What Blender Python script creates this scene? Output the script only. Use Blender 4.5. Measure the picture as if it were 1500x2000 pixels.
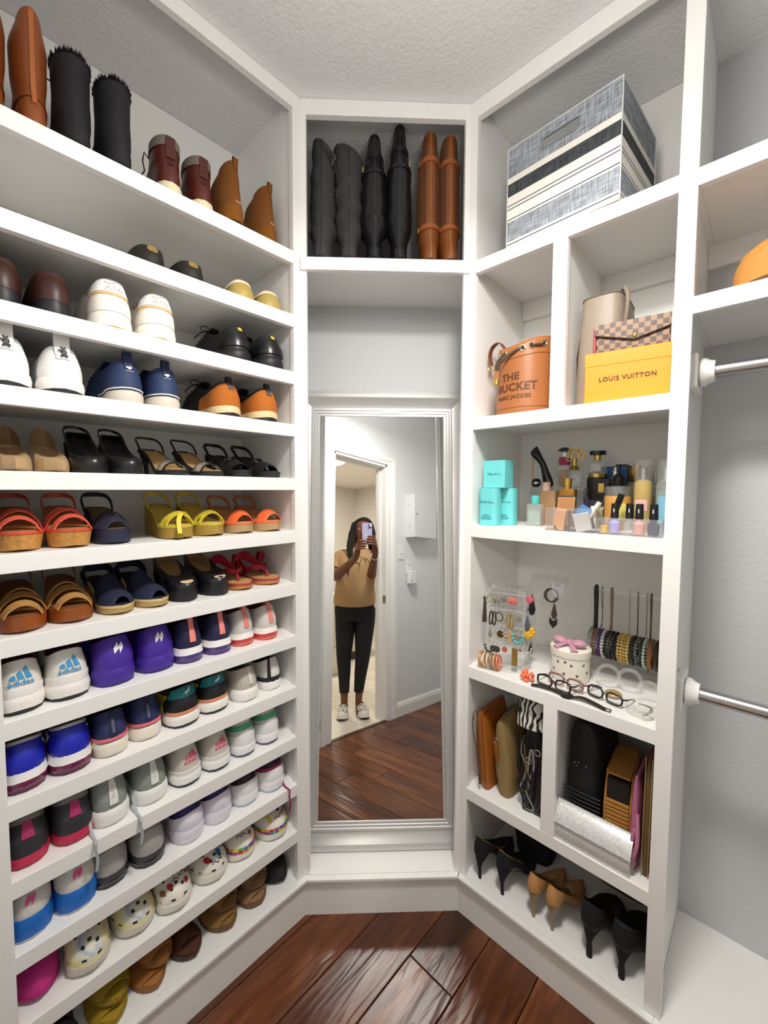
import bpy, bmesh, math, random
from mathutils import Vector, Matrix
random.seed(7)
for o in list(bpy.data.objects): bpy.data.objects.remove(o)
SC = bpy.context.scene
COL = SC.collection
PI = math.pi
RAD = math.radians
S2 = math.sqrt(.5)

# ---------------------------------------------------------------- camera
CAM = Vector((1.1021, -1.1643, 1.45))
def make_camera():
    yaw, pitch, roll = RAD(43.109), RAD(3.249), RAD(.279)
    fw = Vector((-math.sin(yaw)*math.cos(pitch), math.cos(yaw)*math.cos(pitch), -math.sin(pitch)))
    r = Vector((math.cos(yaw), math.sin(yaw), 0)); u = r.cross(fw)
    r2 = r*math.cos(roll)+u*math.sin(roll); u2 = u*math.cos(roll)-r*math.sin(roll)
    m = Matrix((r2, u2, -fw)).transposed().to_4x4(); m.translation = CAM
    c = bpy.data.cameras.new('camera'); o = bpy.data.objects.new('camera', c); COL.objects.link(o)
    o.matrix_world = m
    c.sensor_fit = 'HORIZONTAL'; c.sensor_width = 36; c.lens = 36*807/1500; c.clip_start = .004
    SC.camera = o
make_camera()
# ---------------------------------------------------------------- view, world
SC.view_settings.view_transform = 'Standard'; SC.view_settings.look = 'None'
SC.view_settings.gamma = 1; SC.view_settings.use_curve_mapping = False
SC.view_settings.exposure = 0.0
w = bpy.data.worlds.new('world'); SC.world = w; w.use_nodes = True
w.node_tree.nodes['Background'].inputs[0].default_value = (.8, .85, 1, 1)
w.node_tree.nodes['Background'].inputs[1].default_value = .3
# ---------------------------------------------------------------- lights of the place
def area(name, loc, size, power, col, rot=(0, 0, 0), shape='DISK'):
    l = bpy.data.lights.new(name, 'AREA'); l.shape = shape; l.size = size; l.energy = power; l.color = col
    o = bpy.data.objects.new(name, l); COL.objects.link(o); o.location = loc; o.rotation_euler = rot
    return o
LAMP_POS = (.86, -.63, 2.335)
LAMP_POWER = 18
BATH_POWER = 60

# ---------------------------------------------------------------- helpers
class MB:
    """collects geometry for ONE mesh object"""
    def __init__(s): s.v = []; s.f = []; s.mi = []; s.cur = 0; s.M = Matrix()
    def add(s, vs, fs):
        n = len(s.v); M = s.M
        s.v += [M @ Vector(p) for p in vs]
        for f in fs: s.f.append([i+n for i in f]); s.mi.append(s.cur)
        return s
    def box(s, x0, x1, y0, y1, z0, z1):
        return s.add([(x0,y0,z0),(x1,y0,z0),(x1,y1,z0),(x0,y1,z0),(x0,y0,z1),(x1,y0,z1),(x1,y1,z1),(x0,y1,z1)],
            [(3,2,1,0),(4,5,6,7),(0,1,5,4),(1,2,6,5),(2,3,7,6),(3,0,4,7)])
    def cbox(s, c, d): return s.box(c[0]-d[0]/2,c[0]+d[0]/2,c[1]-d[1]/2,c[1]+d[1]/2,c[2]-d[2]/2,c[2]+d[2]/2)
    def rings(s, R, close=True, cap0=True, cap1=True, loop=False):
        n = len(R[0]); vs = [p for r in R for p in r]; fs = []
        K = len(R); rng = K if loop else K-1
        for k in range(rng):
            a = k*n; b = ((k+1) % K)*n
            for i in range(n if close else n-1):
                j = (i+1) % n
                fs.append((a+i, a+j, b+j, b+i))
        if not loop:
            if cap0: fs.append(tuple(range(n))[::-1])
            if cap1: fs.append(tuple(range((K-1)*n, K*n)))
        return s.add(vs, fs)
    def lathe(s, prof, c=(0,0,0), n=20, sx=1, sy=1, cap=True):
        R = []
        for r, z in prof:
            R.append([(c[0]+sx*r*math.cos(2*PI*i/n), c[1]+sy*r*math.sin(2*PI*i/n), c[2]+z) for i in range(n)])
        return s.rings(R, True, cap, cap)
    def tube(s, pts, r, n=6, closed=False, flat=1.0, up=None):
        pts = [Vector(p) for p in pts]; m = len(pts); R = []
        rr = r if hasattr(r, '__len__') else [r]*m
        prev = None
        for k in range(m):
            if closed: t = pts[(k+1) % m]-pts[k-1]
            else: t = pts[min(k+1, m-1)]-pts[max(k-1, 0)]
            t = t.normalized() if t.length > 1e-9 else Vector((0,0,1))
            if up is not None: a = Vector(up)
            else: a = prev if prev is not None else (Vector((0,0,1)) if abs(t.z) < .9 else Vector((1,0,0)))
            b = t.cross(a); b = b.normalized() if b.length > 1e-6 else t.orthogonal().normalized()
            a = b.cross(t).normalized(); prev = a
            R.append([pts[k]+b*(rr[k]*math.cos(2*PI*i/n))+a*(rr[k]*flat*math.sin(2*PI*i/n)) for i in range(n)])
        return s.rings(R, True, not closed, not closed, loop=closed)
    def prism(s, poly, d0, d1, axis='z'):
        def P(a, b, d):
            return {'z': (a, b, d), 'y': (a, d, b), 'x': (d, a, b)}[axis]
        return s.rings([[P(a,b,d0) for a,b in poly],[P(a,b,d1) for a,b in poly]])
    def ball(s, c, r, n=10, m=7, sz=1):
        R = [[(c[0]+r*math.sin(PI*k/m)*math.cos(2*PI*i/n), c[1]+r*math.sin(PI*k/m)*math.sin(2*PI*i/n), c[2]-sz*r*math.cos(PI*k/m)) for i in range(n)] for k in range(1, m)]
        return s.rings(R)
    def grid(s, P):  # open grid of points
        n = len(P[0]); vs = [p for r in P for p in r]; fs = []
        for a in range(len(P)-1):
            for b in range(n-1): fs.append((a*n+b, a*n+b+1, (a+1)*n+b+1, (a+1)*n+b))
        return s.add(vs, fs)
    def build(s, name, mat, parent=None, smooth=False, bevel=0, label=None, ang=40):
        me = bpy.data.meshes.new(name); me.from_pydata([tuple(p) for p in s.v], [], s.f)
        mats = mat if isinstance(mat, (list, tuple)) else [mat]
        for m in mats: me.materials.append(m)
        if len(mats) > 1: me.polygons.foreach_set('material_index', s.mi)
        bm = bmesh.new(); bm.from_mesh(me)
        bmesh.ops.recalc_face_normals(bm, faces=bm.faces)
        bm.to_mesh(me); bm.free()
        if smooth:
            me.polygons.foreach_set('use_smooth', [True]*len(me.polygons))
            if ang < 180: me.set_sharp_from_angle(angle=RAD(ang))
        me.update()
        o = bpy.data.objects.new(name, me); COL.objects.link(o)
        if parent is not None: o.parent = parent
        if bevel:
            b = o.modifiers.new('bevel', 'BEVEL'); b.width = bevel; b.segments = 2; b.limit_method = 'ANGLE'; b.angle_limit = RAD(40)
        if label: o['label'] = label
        return o

def tag(o, label, cat, group=None, kind=None):
    o['label'] = label; o['category'] = cat
    if group: o['group'] = group
    if kind: o['kind'] = kind
    return o
def struct(o): o['kind'] = 'structure'; return o
def thing(name, label, cat, loc=(0,0,0), rotz=0, group=None):
    o = bpy.data.objects.new(name, None); COL.objects.link(o); o.empty_display_size = .02
    o.location = loc; o.rotation_euler = (0, 0, rotz)
    return tag(o, label, cat, group)
def copy_thing(root, loc, rotz, label=None, group=None):
    r = root.copy(); COL.objects.link(r); r.location = loc; r.rotation_euler = (root.rotation_euler[0], root.rotation_euler[1], rotz)
    if label: r['label'] = label
    if group: r['group'] = group
    for ch in list(root.children):
        c = ch.copy(); COL.objects.link(c); c.parent = r
        for g in list(ch.children):
            e = g.copy(); COL.objects.link(e); e.parent = c
    return r
def text_geo(txt, size, align='CENTER', bold=0, spacing=1.0, aligny='CENTER'):
    """flat lettering as (verts2d, faces)"""
    cu = bpy.data.curves.new('t', 'FONT'); cu.body = txt; cu.size = size; cu.align_x = align; cu.align_y = aligny
    cu.offset = bold; cu.space_character = spacing; cu.resolution_u = 2; cu.fill_mode = 'FRONT'
    o = bpy.data.objects.new('t', cu); COL.objects.link(o)
    me = o.to_mesh(); vs = [(v.co.x, v.co.y) for v in me.vertices]; fs = [tuple(p.vertices) for p in me.polygons]
    o.to_mesh_clear(); bpy.data.objects.remove(o); bpy.data.curves.remove(cu)
    return vs, fs

# ---------------------------------------------------------------- materials
_M = {}
def lin(c):
    return tuple(((x/12.92) if x <= .04045 else ((x+.055)/1.055)**2.4) for x in c)
def hexc(h): h = h.lstrip('#'); return lin(tuple(int(h[i:i+2], 16)/255 for i in (0, 2, 4)))
def _nodes(name):
    m = bpy.data.materials.new(name); m.use_nodes = True; nt = m.node_tree
    return m, nt, nt.nodes['Principled BSDF']
def N(nt, t, **kw):
    n = nt.nodes.new(t)
    for k, v in kw.items():
        if k in n.inputs: n.inputs[k].default_value = v
        else: setattr(n, k, v)
    return n
def MAT(color, rough=.5, kind='plain', metal=0.0, spec=.5, coat=0.0, alpha=1.0):
    """procedural material, cached. color is an sRGB hex string"""
    key = (color, rough, kind, metal, spec, coat, alpha)
    if key in _M: return _M[key]
    c = hexc(color); m, nt, b = _nodes(kind+'_'+color.lstrip('#'))
    b.inputs['Base Color'].default_value = (*c, 1); b.inputs['Roughness'].default_value = rough
    b.inputs['Metallic'].default_value = metal; b.inputs['Specular IOR Level'].default_value = spec
    b.inputs['Coat Weight'].default_value = coat
    tc = N(nt, 'ShaderNodeTexCoord')
    P = {'leather': (260, .25, .12, .0008), 'suede': (500, .5, .35, .0008), 'fabric': (900, .5, .18, .0006), 'knit': (420, .5, .22, .001),
         'plain': (60, .1, .05, 0), 'rubber': (150, .1, .06, .0002), 'gloss': (40, .1, .03, 0), 'felt': (700, .6, .2, .001),
         'cork': (160, .7, .6, .0006), 'paint': (35, .1, .03, .0004)}.get(kind)
    if P:
        sc, rv, cv, bd = P
        nz = N(nt, 'ShaderNodeTexNoise', Scale=sc, Detail=3.0)
        nt.links.new(tc.outputs['Object'], nz.inputs['Vector'])
        mx = N(nt, 'ShaderNodeMix', data_type='RGBA', blend_type='MIX')
        mx.inputs[6].default_value = (*[x*(1-cv) for x in c], 1); mx.inputs[7].default_value = (*[min(1, x*(1+cv)) for x in c], 1)
        nt.links.new(nz.outputs['Fac'], mx.inputs[0]); nt.links.new(mx.outputs[2], b.inputs['Base Color'])
        if bd:
            bp = N(nt, 'ShaderNodeBump', Strength=.6, Distance=bd)
            nt.links.new(nz.outputs['Fac'], bp.inputs['Height']); nt.links.new(bp.outputs[0], b.inputs['Normal'])
    if kind == 'jute':
        wv = N(nt, 'ShaderNodeTexWave', Scale=90.0, Distortion=3.0); wv.bands_direction = 'Z'; wv.inputs['Detail Scale'].default_value = 3
        nt.links.new(tc.outputs['Object'], wv.inputs['Vector'])
        mx = N(nt, 'ShaderNodeMix', data_type='RGBA'); mx.inputs[6].default_value = (*[x*.62 for x in c], 1); mx.inputs[7].default_value = (*[min(1, x*1.15) for x in c], 1)
        nt.links.new(wv.outputs['Fac'], mx.inputs[0]); nt.links.new(mx.outputs[2], b.inputs['Base Color'])
        bp = N(nt, 'ShaderNodeBump', Strength=.8, Distance=.0015); nt.links.new(wv.outputs['Fac'], bp.inputs['Height']); nt.links.new(bp.outputs[0], b.inputs['Normal'])
    if alpha < 1: b.inputs['Alpha'].default_value = alpha
    _M[key] = m; return m
def GLASS(color='#ffffff', rough=.03, key='glass', ior=1.45):
    k = (color, rough, key, ior)
    if k in _M: return _M[k]
    m, nt, b = _nodes(key+color); c = hexc(color)
    b.inputs['Base Color'].default_value = (*c, 1); b.inputs['Roughness'].default_value = rough
    b.inputs['Transmission Weight'].default_value = 1; b.inputs['IOR'].default_value = ior
    _M[k] = m; return m
def CLEAR(color='#ffffff', a=.10, rough=.06):
    """thin clear plastic: mostly see-through with glossy highlights"""
    k = ('clear', color, a, rough)
    if k in _M: return _M[k]
    m, nt, b = _nodes('clear_plastic'); c = hexc(color)
    b.inputs['Base Color'].default_value = (*c, 1); b.inputs['Roughness'].default_value = rough; b.inputs['Specular IOR Level'].default_value = .8
    tr = N(nt, 'ShaderNodeBsdfTransparent'); mx = N(nt, 'ShaderNodeMixShader'); mx.inputs[0].default_value = a
    gl = N(nt, 'ShaderNodeBsdfGlossy'); gl.inputs['Roughness'].default_value = rough; gl.inputs['Color'].default_value = (1, 1, 1, 1)
    m2 = N(nt, 'ShaderNodeMixShader'); lw0 = N(nt, 'ShaderNodeLayerWeight'); lw0.inputs['Blend'].default_value = .5
    pw = N(nt, 'ShaderNodeMath', operation='POWER'); pw.inputs[1].default_value = 4.0; nt.links.new(lw0.outputs['Facing'], pw.inputs[0])
    lw = N(nt, 'ShaderNodeMath', operation='MULTIPLY_ADD'); lw.inputs[1].default_value = .8; lw.inputs[2].default_value = .04; nt.links.new(pw.outputs[0], lw.inputs[0])
    nt.links.new(tr.outputs[0], mx.inputs[1]); nt.links.new(b.outputs[0], mx.inputs[2]); nt.links.new(lw.outputs[0], m2.inputs[0])
    nt.links.new(mx.outputs[0], m2.inputs[1]); nt.links.new(gl.outputs[0], m2.inputs[2]); nt.links.new(m2.outputs[0], nt.nodes['Material Output'].inputs['Surface'])
    _M[k] = m; return m
def METAL(color='#c9c9c9', rough=.25): return MAT(color, rough, 'gloss', metal=1.0)

def wall_mat(name, color, bump, scale, rough=.55):
    m, nt, b = _nodes(name); c = hexc(color)
    b.inputs['Roughness'].default_value = rough
    tc = N(nt, 'ShaderNodeTexCoord')
    n1 = N(nt, 'ShaderNodeTexNoise', Scale=scale, Detail=4.0, Roughness=.55); nt.links.new(tc.outputs['Object'], n1.inputs['Vector'])
    n2 = N(nt, 'ShaderNodeTexNoise', Scale=2.0, Detail=2.0); nt.links.new(tc.outputs['Object'], n2.inputs['Vector'])
    mx = N(nt, 'ShaderNodeMix', data_type='RGBA'); mx.inputs[6].default_value = (*[x*.97 for x in c], 1); mx.inputs[7].default_value = (*[min(1, x*1.03) for x in c], 1)
    nt.links.new(n2.outputs['Fac'], mx.inputs[0]); nt.links.new(mx.outputs[2], b.inputs['Base Color'])
    bp = N(nt, 'ShaderNodeBump', Strength=.7, Distance=bump); nt.links.new(n1.outputs['Fac'], bp.inputs['Height']); nt.links.new(bp.outputs[0], b.inputs['Normal'])
    return m
M_WALL = wall_mat('wall_gray_paint', '#c9ccce', .0022, 90)
M_WALL_LIT = wall_mat('wall_gray_paint_lit', '#e3e6e7', .0022, 90)  # same gray wall paint, color lightened to stand in for brighter light
M_CEIL = wall_mat('ceiling_texture_paint', '#e9e9ea', .005, 95, .85)
M_WHITE = wall_mat('white_trim_paint', '#f3f2ef', .0004, 45, .38)
M_BATH = wall_mat('bath_wall_paint', '#d9d3cb', .001, 90)

def wood_mat():
    m, nt, b = _nodes('hand_scraped_wood')
    oi = N(nt, 'ShaderNodeObjectInfo'); tc = N(nt, 'ShaderNodeTexCoord')
    ad = N(nt, 'ShaderNodeVectorMath', operation='ADD'); cb = N(nt, 'ShaderNodeCombineXYZ')
    ml = N(nt, 'ShaderNodeMath', operation='MULTIPLY'); ml.inputs[1].default_value = 37.0
    nt.links.new(oi.outputs['Random'], ml.inputs[0])
    for i in range(3): nt.links.new(ml.outputs[0], cb.inputs[i])
    nt.links.new(tc.outputs['Object'], ad.inputs[0]); nt.links.new(cb.outputs[0], ad.inputs[1])
    mp = N(nt, 'ShaderNodeMapping'); mp.inputs['Scale'].default_value = (1, .13, 1); nt.links.new(ad.outputs[0], mp.inputs['Vector'])
    g = N(nt, 'ShaderNodeTexNoise', Scale=38.0, Detail=6.0, Roughness=.6, Distortion=.6); nt.links.new(mp.outputs[0], g.inputs['Vector'])
    big = N(nt, 'ShaderNodeTexNoise', Scale=7.0, Detail=3.0, Distortion=1.2); nt.links.new(mp.outputs[0], big.inputs['Vector'])
    cr = N(nt, 'ShaderNodeValToRGB'); e = cr.color_ramp.elements
    e[0].position = .3; e[0].color = (*hexc('#2b170e'), 1); e[1].position = .72; e[1].color = (*hexc('#8a5530'), 1)
    x = cr.color_ramp.elements.new(.5); x.color = (*hexc('#5c3119'), 1)
    mx = N(nt, 'ShaderNodeMath', operation='MULTIPLY_ADD'); mx.inputs[1].default_value = .45; nt.links.new(g.outputs['Fac'], mx.inputs[0])
    m2 = N(nt, 'ShaderNodeMath', operation='MULTIPLY'); m2.inputs[1].default_value = .55; nt.links.new(big.outputs['Fac'], m2.inputs[0]); nt.links.new(m2.outputs[0], mx.inputs[2])
    nt.links.new(mx.outputs[0], cr.inputs[0])
    hs = N(nt, 'ShaderNodeHueSaturation'); mr = N(nt, 'ShaderNodeMapRange'); mr.inputs[3].default_value = .7; mr.inputs[4].default_value = 1.6
    nt.links.new(oi.outputs['Random'], mr.inputs[0]); nt.links.new(mr.outputs[0], hs.inputs['Value']); nt.links.new(cr.outputs[0], hs.inputs['Color'])
    nt.links.new(hs.outputs[0], b.inputs['Base Color']); b.inputs['Roughness'].default_value = .3
    wv = N(nt, 'ShaderNodeTexNoise', Scale=9.0, Detail=2.0, Distortion=.8); 
    mp2 = N(nt, 'ShaderNodeMapping'); mp2.inputs['Scale'].default_value = (3.2, .45, 1); nt.links.new(ad.outputs[0], mp2.inputs['Vector']); nt.links.new(mp2.outputs[0], wv.inputs['Vector'])
    s = N(nt, 'ShaderNodeMath', operation='MULTIPLY_ADD'); s.inputs[1].default_value = .35; nt.links.new(g.outputs['Fac'], s.inputs[0]); nt.links.new(wv.outputs['Fac'], s.inputs[2])
    bp = N(nt, 'ShaderNodeBump', Strength=.6, Distance=.0045); nt.links.new(s.outputs[0], bp.inputs['Height']); nt.links.new(bp.outputs[0], b.inputs['Normal'])
    return m
M_WOOD = wood_mat()

# ================================================================ THE ROOM
XL, XR, YB, YF, ZC = -.355, 2.17, .365, -1.265, 2.64     # left wall, right wall, back wall, door wall, ceiling
FD = -1.385                                              # bathroom side of the door wall
DX0, DX1, DZ = .82, 1.40, 2.03                           # door opening
BX0, BX1, BY = .2, 3.97, -4.42                           # bathroom
# --- floor: one sub-floor and single planks
fl = struct(MB().box(XL-.1, XR+.1, YF-.012, YB+.1, -.05, -.012).build('floor', MAT('#1d0d07', .8)))
PW = .1575
x = .026 - PW*3; col_i = 0
starts = [.31, .02, .55, -.2235-1.22, .40, -.75, .12, -.3]
while x < XR:
    x0, x1 = max(x, XL), min(x+PW, XR)
    if x1-x0 > .01:
        off = [.18, -.62, -.1, -1.0, -.95, -.2235, -.82, -.70, .22, -.5, -.95, .1, -.3, -.7, .2, -.05, -.6][col_i % 17]
        cuts = [YF-.012]+[c for c in sorted([off-1.25, off, off+1.25]) if YF+.02 < c < YB-.02]+[YB]
        for a, b in zip(cuts[:-1], cuts[1:]):
            p = MB().box(x0+.0012, x1-.0012, a+.001, b-.001, -.014, 0).build('plank', M_WOOD, fl, bevel=.0022)
    x += PW; col_i += 1
struct(MB().box(XL-.1, XR+.1, YF-.12, YB+.1, ZC, ZC+.05).build('ceiling', M_CEIL))
struct(MB().box(XL-.08, XL, YF, YB+.08, -.05, ZC).build('wall_left', M_WALL_LIT))
struct(MB().box(XL, XR, YB, YB+.08, -.05, ZC).build('wall_back', M_WALL))
struct(MB().box(XR, XR+.08, YF, YB+.08, -.05, ZC).build('wall_right', M_WALL_LIT))
m = MB(); m.box(XL-.08, DX0, FD, YF, -.05, ZC); m.box(DX1, BX1+.08, FD, YF, -.05, ZC); m.box(DX0, DX1, FD, YF, DZ, ZC)
struct(m.build('wall_front', M_WALL_LIT))
# baseboards of the door wall and right wall
def base_prof(h=.105, t=.014): return [(0,0),(t,0),(t,h-.03),(t-.003,h-.024),(t-.003,h-.016),(t-.008,h-.006),(t-.010,h),(0,h)]
def baseboard(name, x0, x1):
    return struct(MB().rings([[(xx, YF+a, z) for a, z in base_prof()] for xx in (x0, x1)]).build(name, M_WHITE))
baseboard('baseboard_front', DX1+.095, XR); baseboard('baseboard_left', XL, DX0-.06)
struct(MB().rings([[(XR-a, yy, z) for a, z in base_prof()] for yy in (YF, -.02)]).build('baseboard_right', M_WHITE))
# door casing (closet side), jambs, stop, strike plate
def casing_profile(): return [(0,0),(.0,.012),(.012,.012),(.016,.009),(.022,.009),(.034,.018),(.05,.021),(.06,.021),(.066,.014),(.066,0)]
cp = casing_profile()
def casing():
    m = MB(); rs = []
    for (x, z, sx, sz) in ((DX0, 0, -1, 0), (DX0, DZ, -1, 1), (DX1, DZ, 1, 1), (DX1, 0, 1, 0)):
        rs.append([(x+sx*(.004+a*1.35), YF+dd, z+sz*(.004+a)) for a, dd in cp])
    m.rings(rs, True); return m
dr = struct(casing().build('trim_1', M_WHITE))
m = MB(); m.box(DX0, DX0+.016, FD, YF, 0, DZ); m.box(DX1-.016, DX1, FD, YF, 0, DZ); m.box(DX0, DX1, FD, YF, DZ-.016, DZ)
jm = m.build('jamb', M_WHITE, dr)
m = MB(); m.box(DX0+.016, DX0+.028, FD+.02, FD+.06, 0, DZ-.016); m.box(DX1-.028, DX1-.016, FD+.02, FD+.06, 0, DZ-.016); m.box(DX0+.016, DX1-.016, FD+.02, FD+.06, DZ-.028, DZ-.016)
m.build('door_stop', M_WHITE, dr)
m = MB(); m.box(DX1-.0175, DX1-.0155, YF-.036, YF-.004, .89, .95); m.build('strike_plate', METAL('#8d8a84', .35), dr, label='brushed metal strike plate')
MB().box(DX0+.016, DX1-.016, YF-.022, YF+.006, .0002, .004).build('threshold', MAT('#4a3424', .4), dr)

# ================================================================ BATHROOM seen through the doorway in the mirror
bf = struct(MB().box(BX0-.08, BX1+.08, BY-.08, YF-.013, -.05, -.008).build('floor_bathroom', MAT('#8f887c', .8)))
ti = 0
TS = .33
tile_m = [MAT('#d8d0c2', .25, 'plain'), MAT('#d2cabb', .25, 'plain'), MAT('#dcd5c8', .25, 'plain')]
nx = int((BX1-BX0)/TS)+1; TY = YF-.013; ny = int((TY-BY)/TS)+1
for i in range(nx):
    for j in range(ny):
        x0 = BX0+i*TS; y1 = TY-j*TS
        MB().box(x0+.002, min(x0+TS, BX1)-.002, max(y1-TS, BY)+.002, y1-.002, -.008, 0).build('tile', tile_m[(i*7+j*3) % 3], bf)
struct(MB().box(BX0, BX1, BY-.08, BY, -.05, ZC).build('wall_bathroom_back', M_BATH))
struct(MB().box(BX1, BX1+.08, BY-.08, FD, -.05, ZC).build('wall_bathroom_right', M_BATH))
struct(MB().box(BX0-.08, BX0, BY-.08, FD, -.05, ZC).build('wall_bathroom_left', M_BATH))
struct(MB().box(BX0-.08, BX1+.08, BY-.08, FD+.02, ZC, ZC+.05).build('ceiling_bathroom', MAT('#efe9df', .7)))
# lamps
lm = thing('ceiling_lamp', 'pendant ceiling lamp with frosted drum shade in the closet', 'lamp', (LAMP_POS[0], LAMP_POS[1], 0))
MB().lathe([(.07, ZC-.0005), (.07, ZC-.02), (.06, ZC-.026)], n=28).build('canopy', METAL('#b8b8b8', .35), lm, True)
MB().lathe([(.012, ZC-.026), (.012, LAMP_POS[2]+.10)], n=14).build('stem', METAL('#b8b8b8', .35), lm, True)
mm, nt, bb = _nodes('lamp_glass'); bb.inputs['Emission Color'].default_value = (1, .95, .88, 1); bb.inputs['Emission Strength'].default_value = 2.2
MB().lathe([(.13, LAMP_POS[2]+.10), (.142, LAMP_POS[2]+.095), (.145, LAMP_POS[2]+.025), (.135, LAMP_POS[2]+.012), (.06, LAMP_POS[2]+.007), (.004, LAMP_POS[2]+.006)], n=32).build('lamp_shade', mm, lm, True)
area('closet_light', (LAMP_POS[0], LAMP_POS[1], LAMP_POS[2]), .26, LAMP_POWER, (1, .955, .9))
l2 = bpy.data.lights.new('closet_bulb', 'POINT'); l2.energy = LAMP_POWER*.55; l2.color = (1, .955, .9); l2.shadow_soft_size = .09
o2 = bpy.data.objects.new('closet_bulb', l2); COL.objects.link(o2); o2.location = (LAMP_POS[0], LAMP_POS[1], LAMP_POS[2]-.10)
bl = thing('ceiling_lamp', 'square frosted ceiling lamp of the bathroom beyond the doorway', 'lamp', (2.3, -3.2, 0))
MB().box(-.18, .18, -.18, .18, ZC-.05, ZC-.0005).build('lamp_shade', mm, bl, bevel=.01)
area('bathroom_light', (2.3, -3.2, ZC-.06), .34, BATH_POWER, (1, .93, .82), shape='SQUARE')

# ================================================================ BUILT-IN SHELVING
T = .038
def L_shelf(a0, a1, front, back, z, plane, name, parent, lip=T):
    """board 19 mm thick with a 38 mm front strip. plane 'L': runs along Y, 'R': runs along X"""
    prof = [(front, z), (front, z-lip), (front+(.019 if back > front else -.019), z-lip), (front+(.019 if back > front else -.019), z-.019), (back, z-.019), (back, z)]
    m = MB()
    if plane == 'L': m.rings([[(d, a, zz) for d, zz in prof] for a in (a0, a1)])
    else: m.rings([[(a, d, zz) for d, zz in prof] for a in (a0, a1)])
    return m.build(name, M_WHITE, parent, bevel=.0012)
ZL = [2.1778,1.9863,1.8121,1.6496,1.4816,1.3147,1.1454,.9751,.8049,.6372,.4734,.3103]
DECK = .1375
RAIL = 2.597
def cap_prof():  # toe-kick board with a stepped cap; (out, z)
    return [(0,0),(.006,0),(.006,.108),(.009,.110),(.009,.116),(.016,.121),(.016,.127),(.021,.130),(.021,.1374),(.0006,.1374),(.0006,0)]
# ---- left: shoe shelves
su = thing('shoe_shelf_unit', 'tall white built-in shoe shelving with twelve close-set shelves', 'shelving', (0, -.7, 0))
YA, YZ = -1.0975, -.4001
def sub(mb, name, **k):
    mb2 = MB(); mb2.v = [Vector((p[0]-su.location[0], p[1]-su.location[1], p[2])) for p in mb.v]; mb2.f = mb.f; mb2.mi = mb.mi
    return mb2.build(name, M_WHITE, su, **k)
for z in ZL:
    o = L_shelf(YA-.012, YZ+.006, -.0005, XL+.0045, z, 'L', 'shelf', su); o.location = (-su.location[0], -su.location[1], 0)
sub(MB().box(XL+.0005, 0, YA-.012, -.3766, .001, DECK), 'bottom_deck')
sub(MB().box(-.0195, .0004, YZ, -.367, DECK, RAIL), 'post', bevel=.0012)
sub(MB().box(-.0195, .0004, YA-.04, YA, .0, RAIL), 'post', bevel=.0012)
sub(MB().box(XL+.0005, -.0195, YZ+.005, YZ+.02, DECK, ZC-.0005), 'side_panel')
sub(MB().box(XL+.0005, -.0195, YA-.032, YA-.012, 0.001, ZC-.0005), 'side_panel')
sub(MB().box(-.0195, .0005, YA-.04, -.367, RAIL, ZC-.0005), 'top_rail', bevel=.0012)
sub(MB().rings([[(a, -1.1375, z) for a, z in cap_prof()], [(a, -.3704-a*.414, z) for a, z in cap_prof()]]), 'toe_kick')
sub(MB().box(XL+.0006, XL+.004, YA-.012, YZ+.006, DECK, ZC-.001), 'back_panel')
# ---- right: cubbies
ru = thing('cubby_shelf_unit', 'white built-in cubby shelving holding bags, perfume and jewelry', 'shelving', (.66, 0, 0))
def subr(mb, name, root=None, **k):
    root = root or ru
    mb2 = MB(); mb2.v = [Vector((p[0]-root.location[0], p[1]-root.location[1], p[2])) for p in mb.v]; mb2.f = mb.f; mb2.mi = mb.mi
    return mb2.build(name, M_WHITE, root, **k)
ZR = [2.1601,1.6757,1.3331,.8662,.4490]
XA, XB, XC = .3984, .9204, .9564
for z in ZR:
    o = L_shelf(XA-.006, XB+.004, -.0005, YB-.0045, z, 'R', 'shelf', ru); o.location = (-ru.location[0], 0, 0)
subr(MB().box(.3766, XB+.004, 0, YB-.0005, .001, DECK), 'bottom_deck')
subr(MB().box(.37, XA, -.0004, .0195, DECK, RAIL), 'post', bevel=.0012)
subr(MB().box(XB, XC, -.0006, .0195, DECK+.0, ZC-.0005), 'post', bevel=.0012)
subr(MB().box(XA-.02, XA-.005, .0195, YB-.0005, DECK, ZC-.0005), 'side_panel')
subr(MB().box(XB+.003, .9425, .0195, YB-.0005, .001, ZC-.0005), 'side_panel')
subr(MB().box(.37, XB, -.0005, .0195, RAIL-.01, ZC-.0005), 'top_rail', bevel=.0012)
subr(MB().box(.6395, .6785, -.0003, .0195, 1.6757, 2.1601-T), 'divider', bevel=.001)
subr(MB().box(.650, .668, .0195, YB-.0005, 1.6757, 2.1601-.019), 'divider_panel')
subr(MB().box(.647, .687, -.0003, .0195, .449, .8662-T), 'divider', bevel=.001)
subr(MB().box(.658, .676, .0195, YB-.0005, .449, .8662-.019), 'divider_panel')
subr(MB().box(XA-.004, .650, YB-.0225, YB-.0042, 2.077, 2.141), 'cleat')
subr(MB().box(.668, XB+.002, YB-.0225, YB-.0042, 2.077, 2.141), 'cleat')
subr(MB().rings([[(.3725+a*.414, -a, z) for a, z in cap_prof()], [(.9425, -a, z) for a, z in cap_prof()]]), 'toe_kick')
subr(MB().box(XA-.005, XB+.003, YB-.004, YB-.0008, DECK, ZC-.001), 'back_panel')
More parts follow.
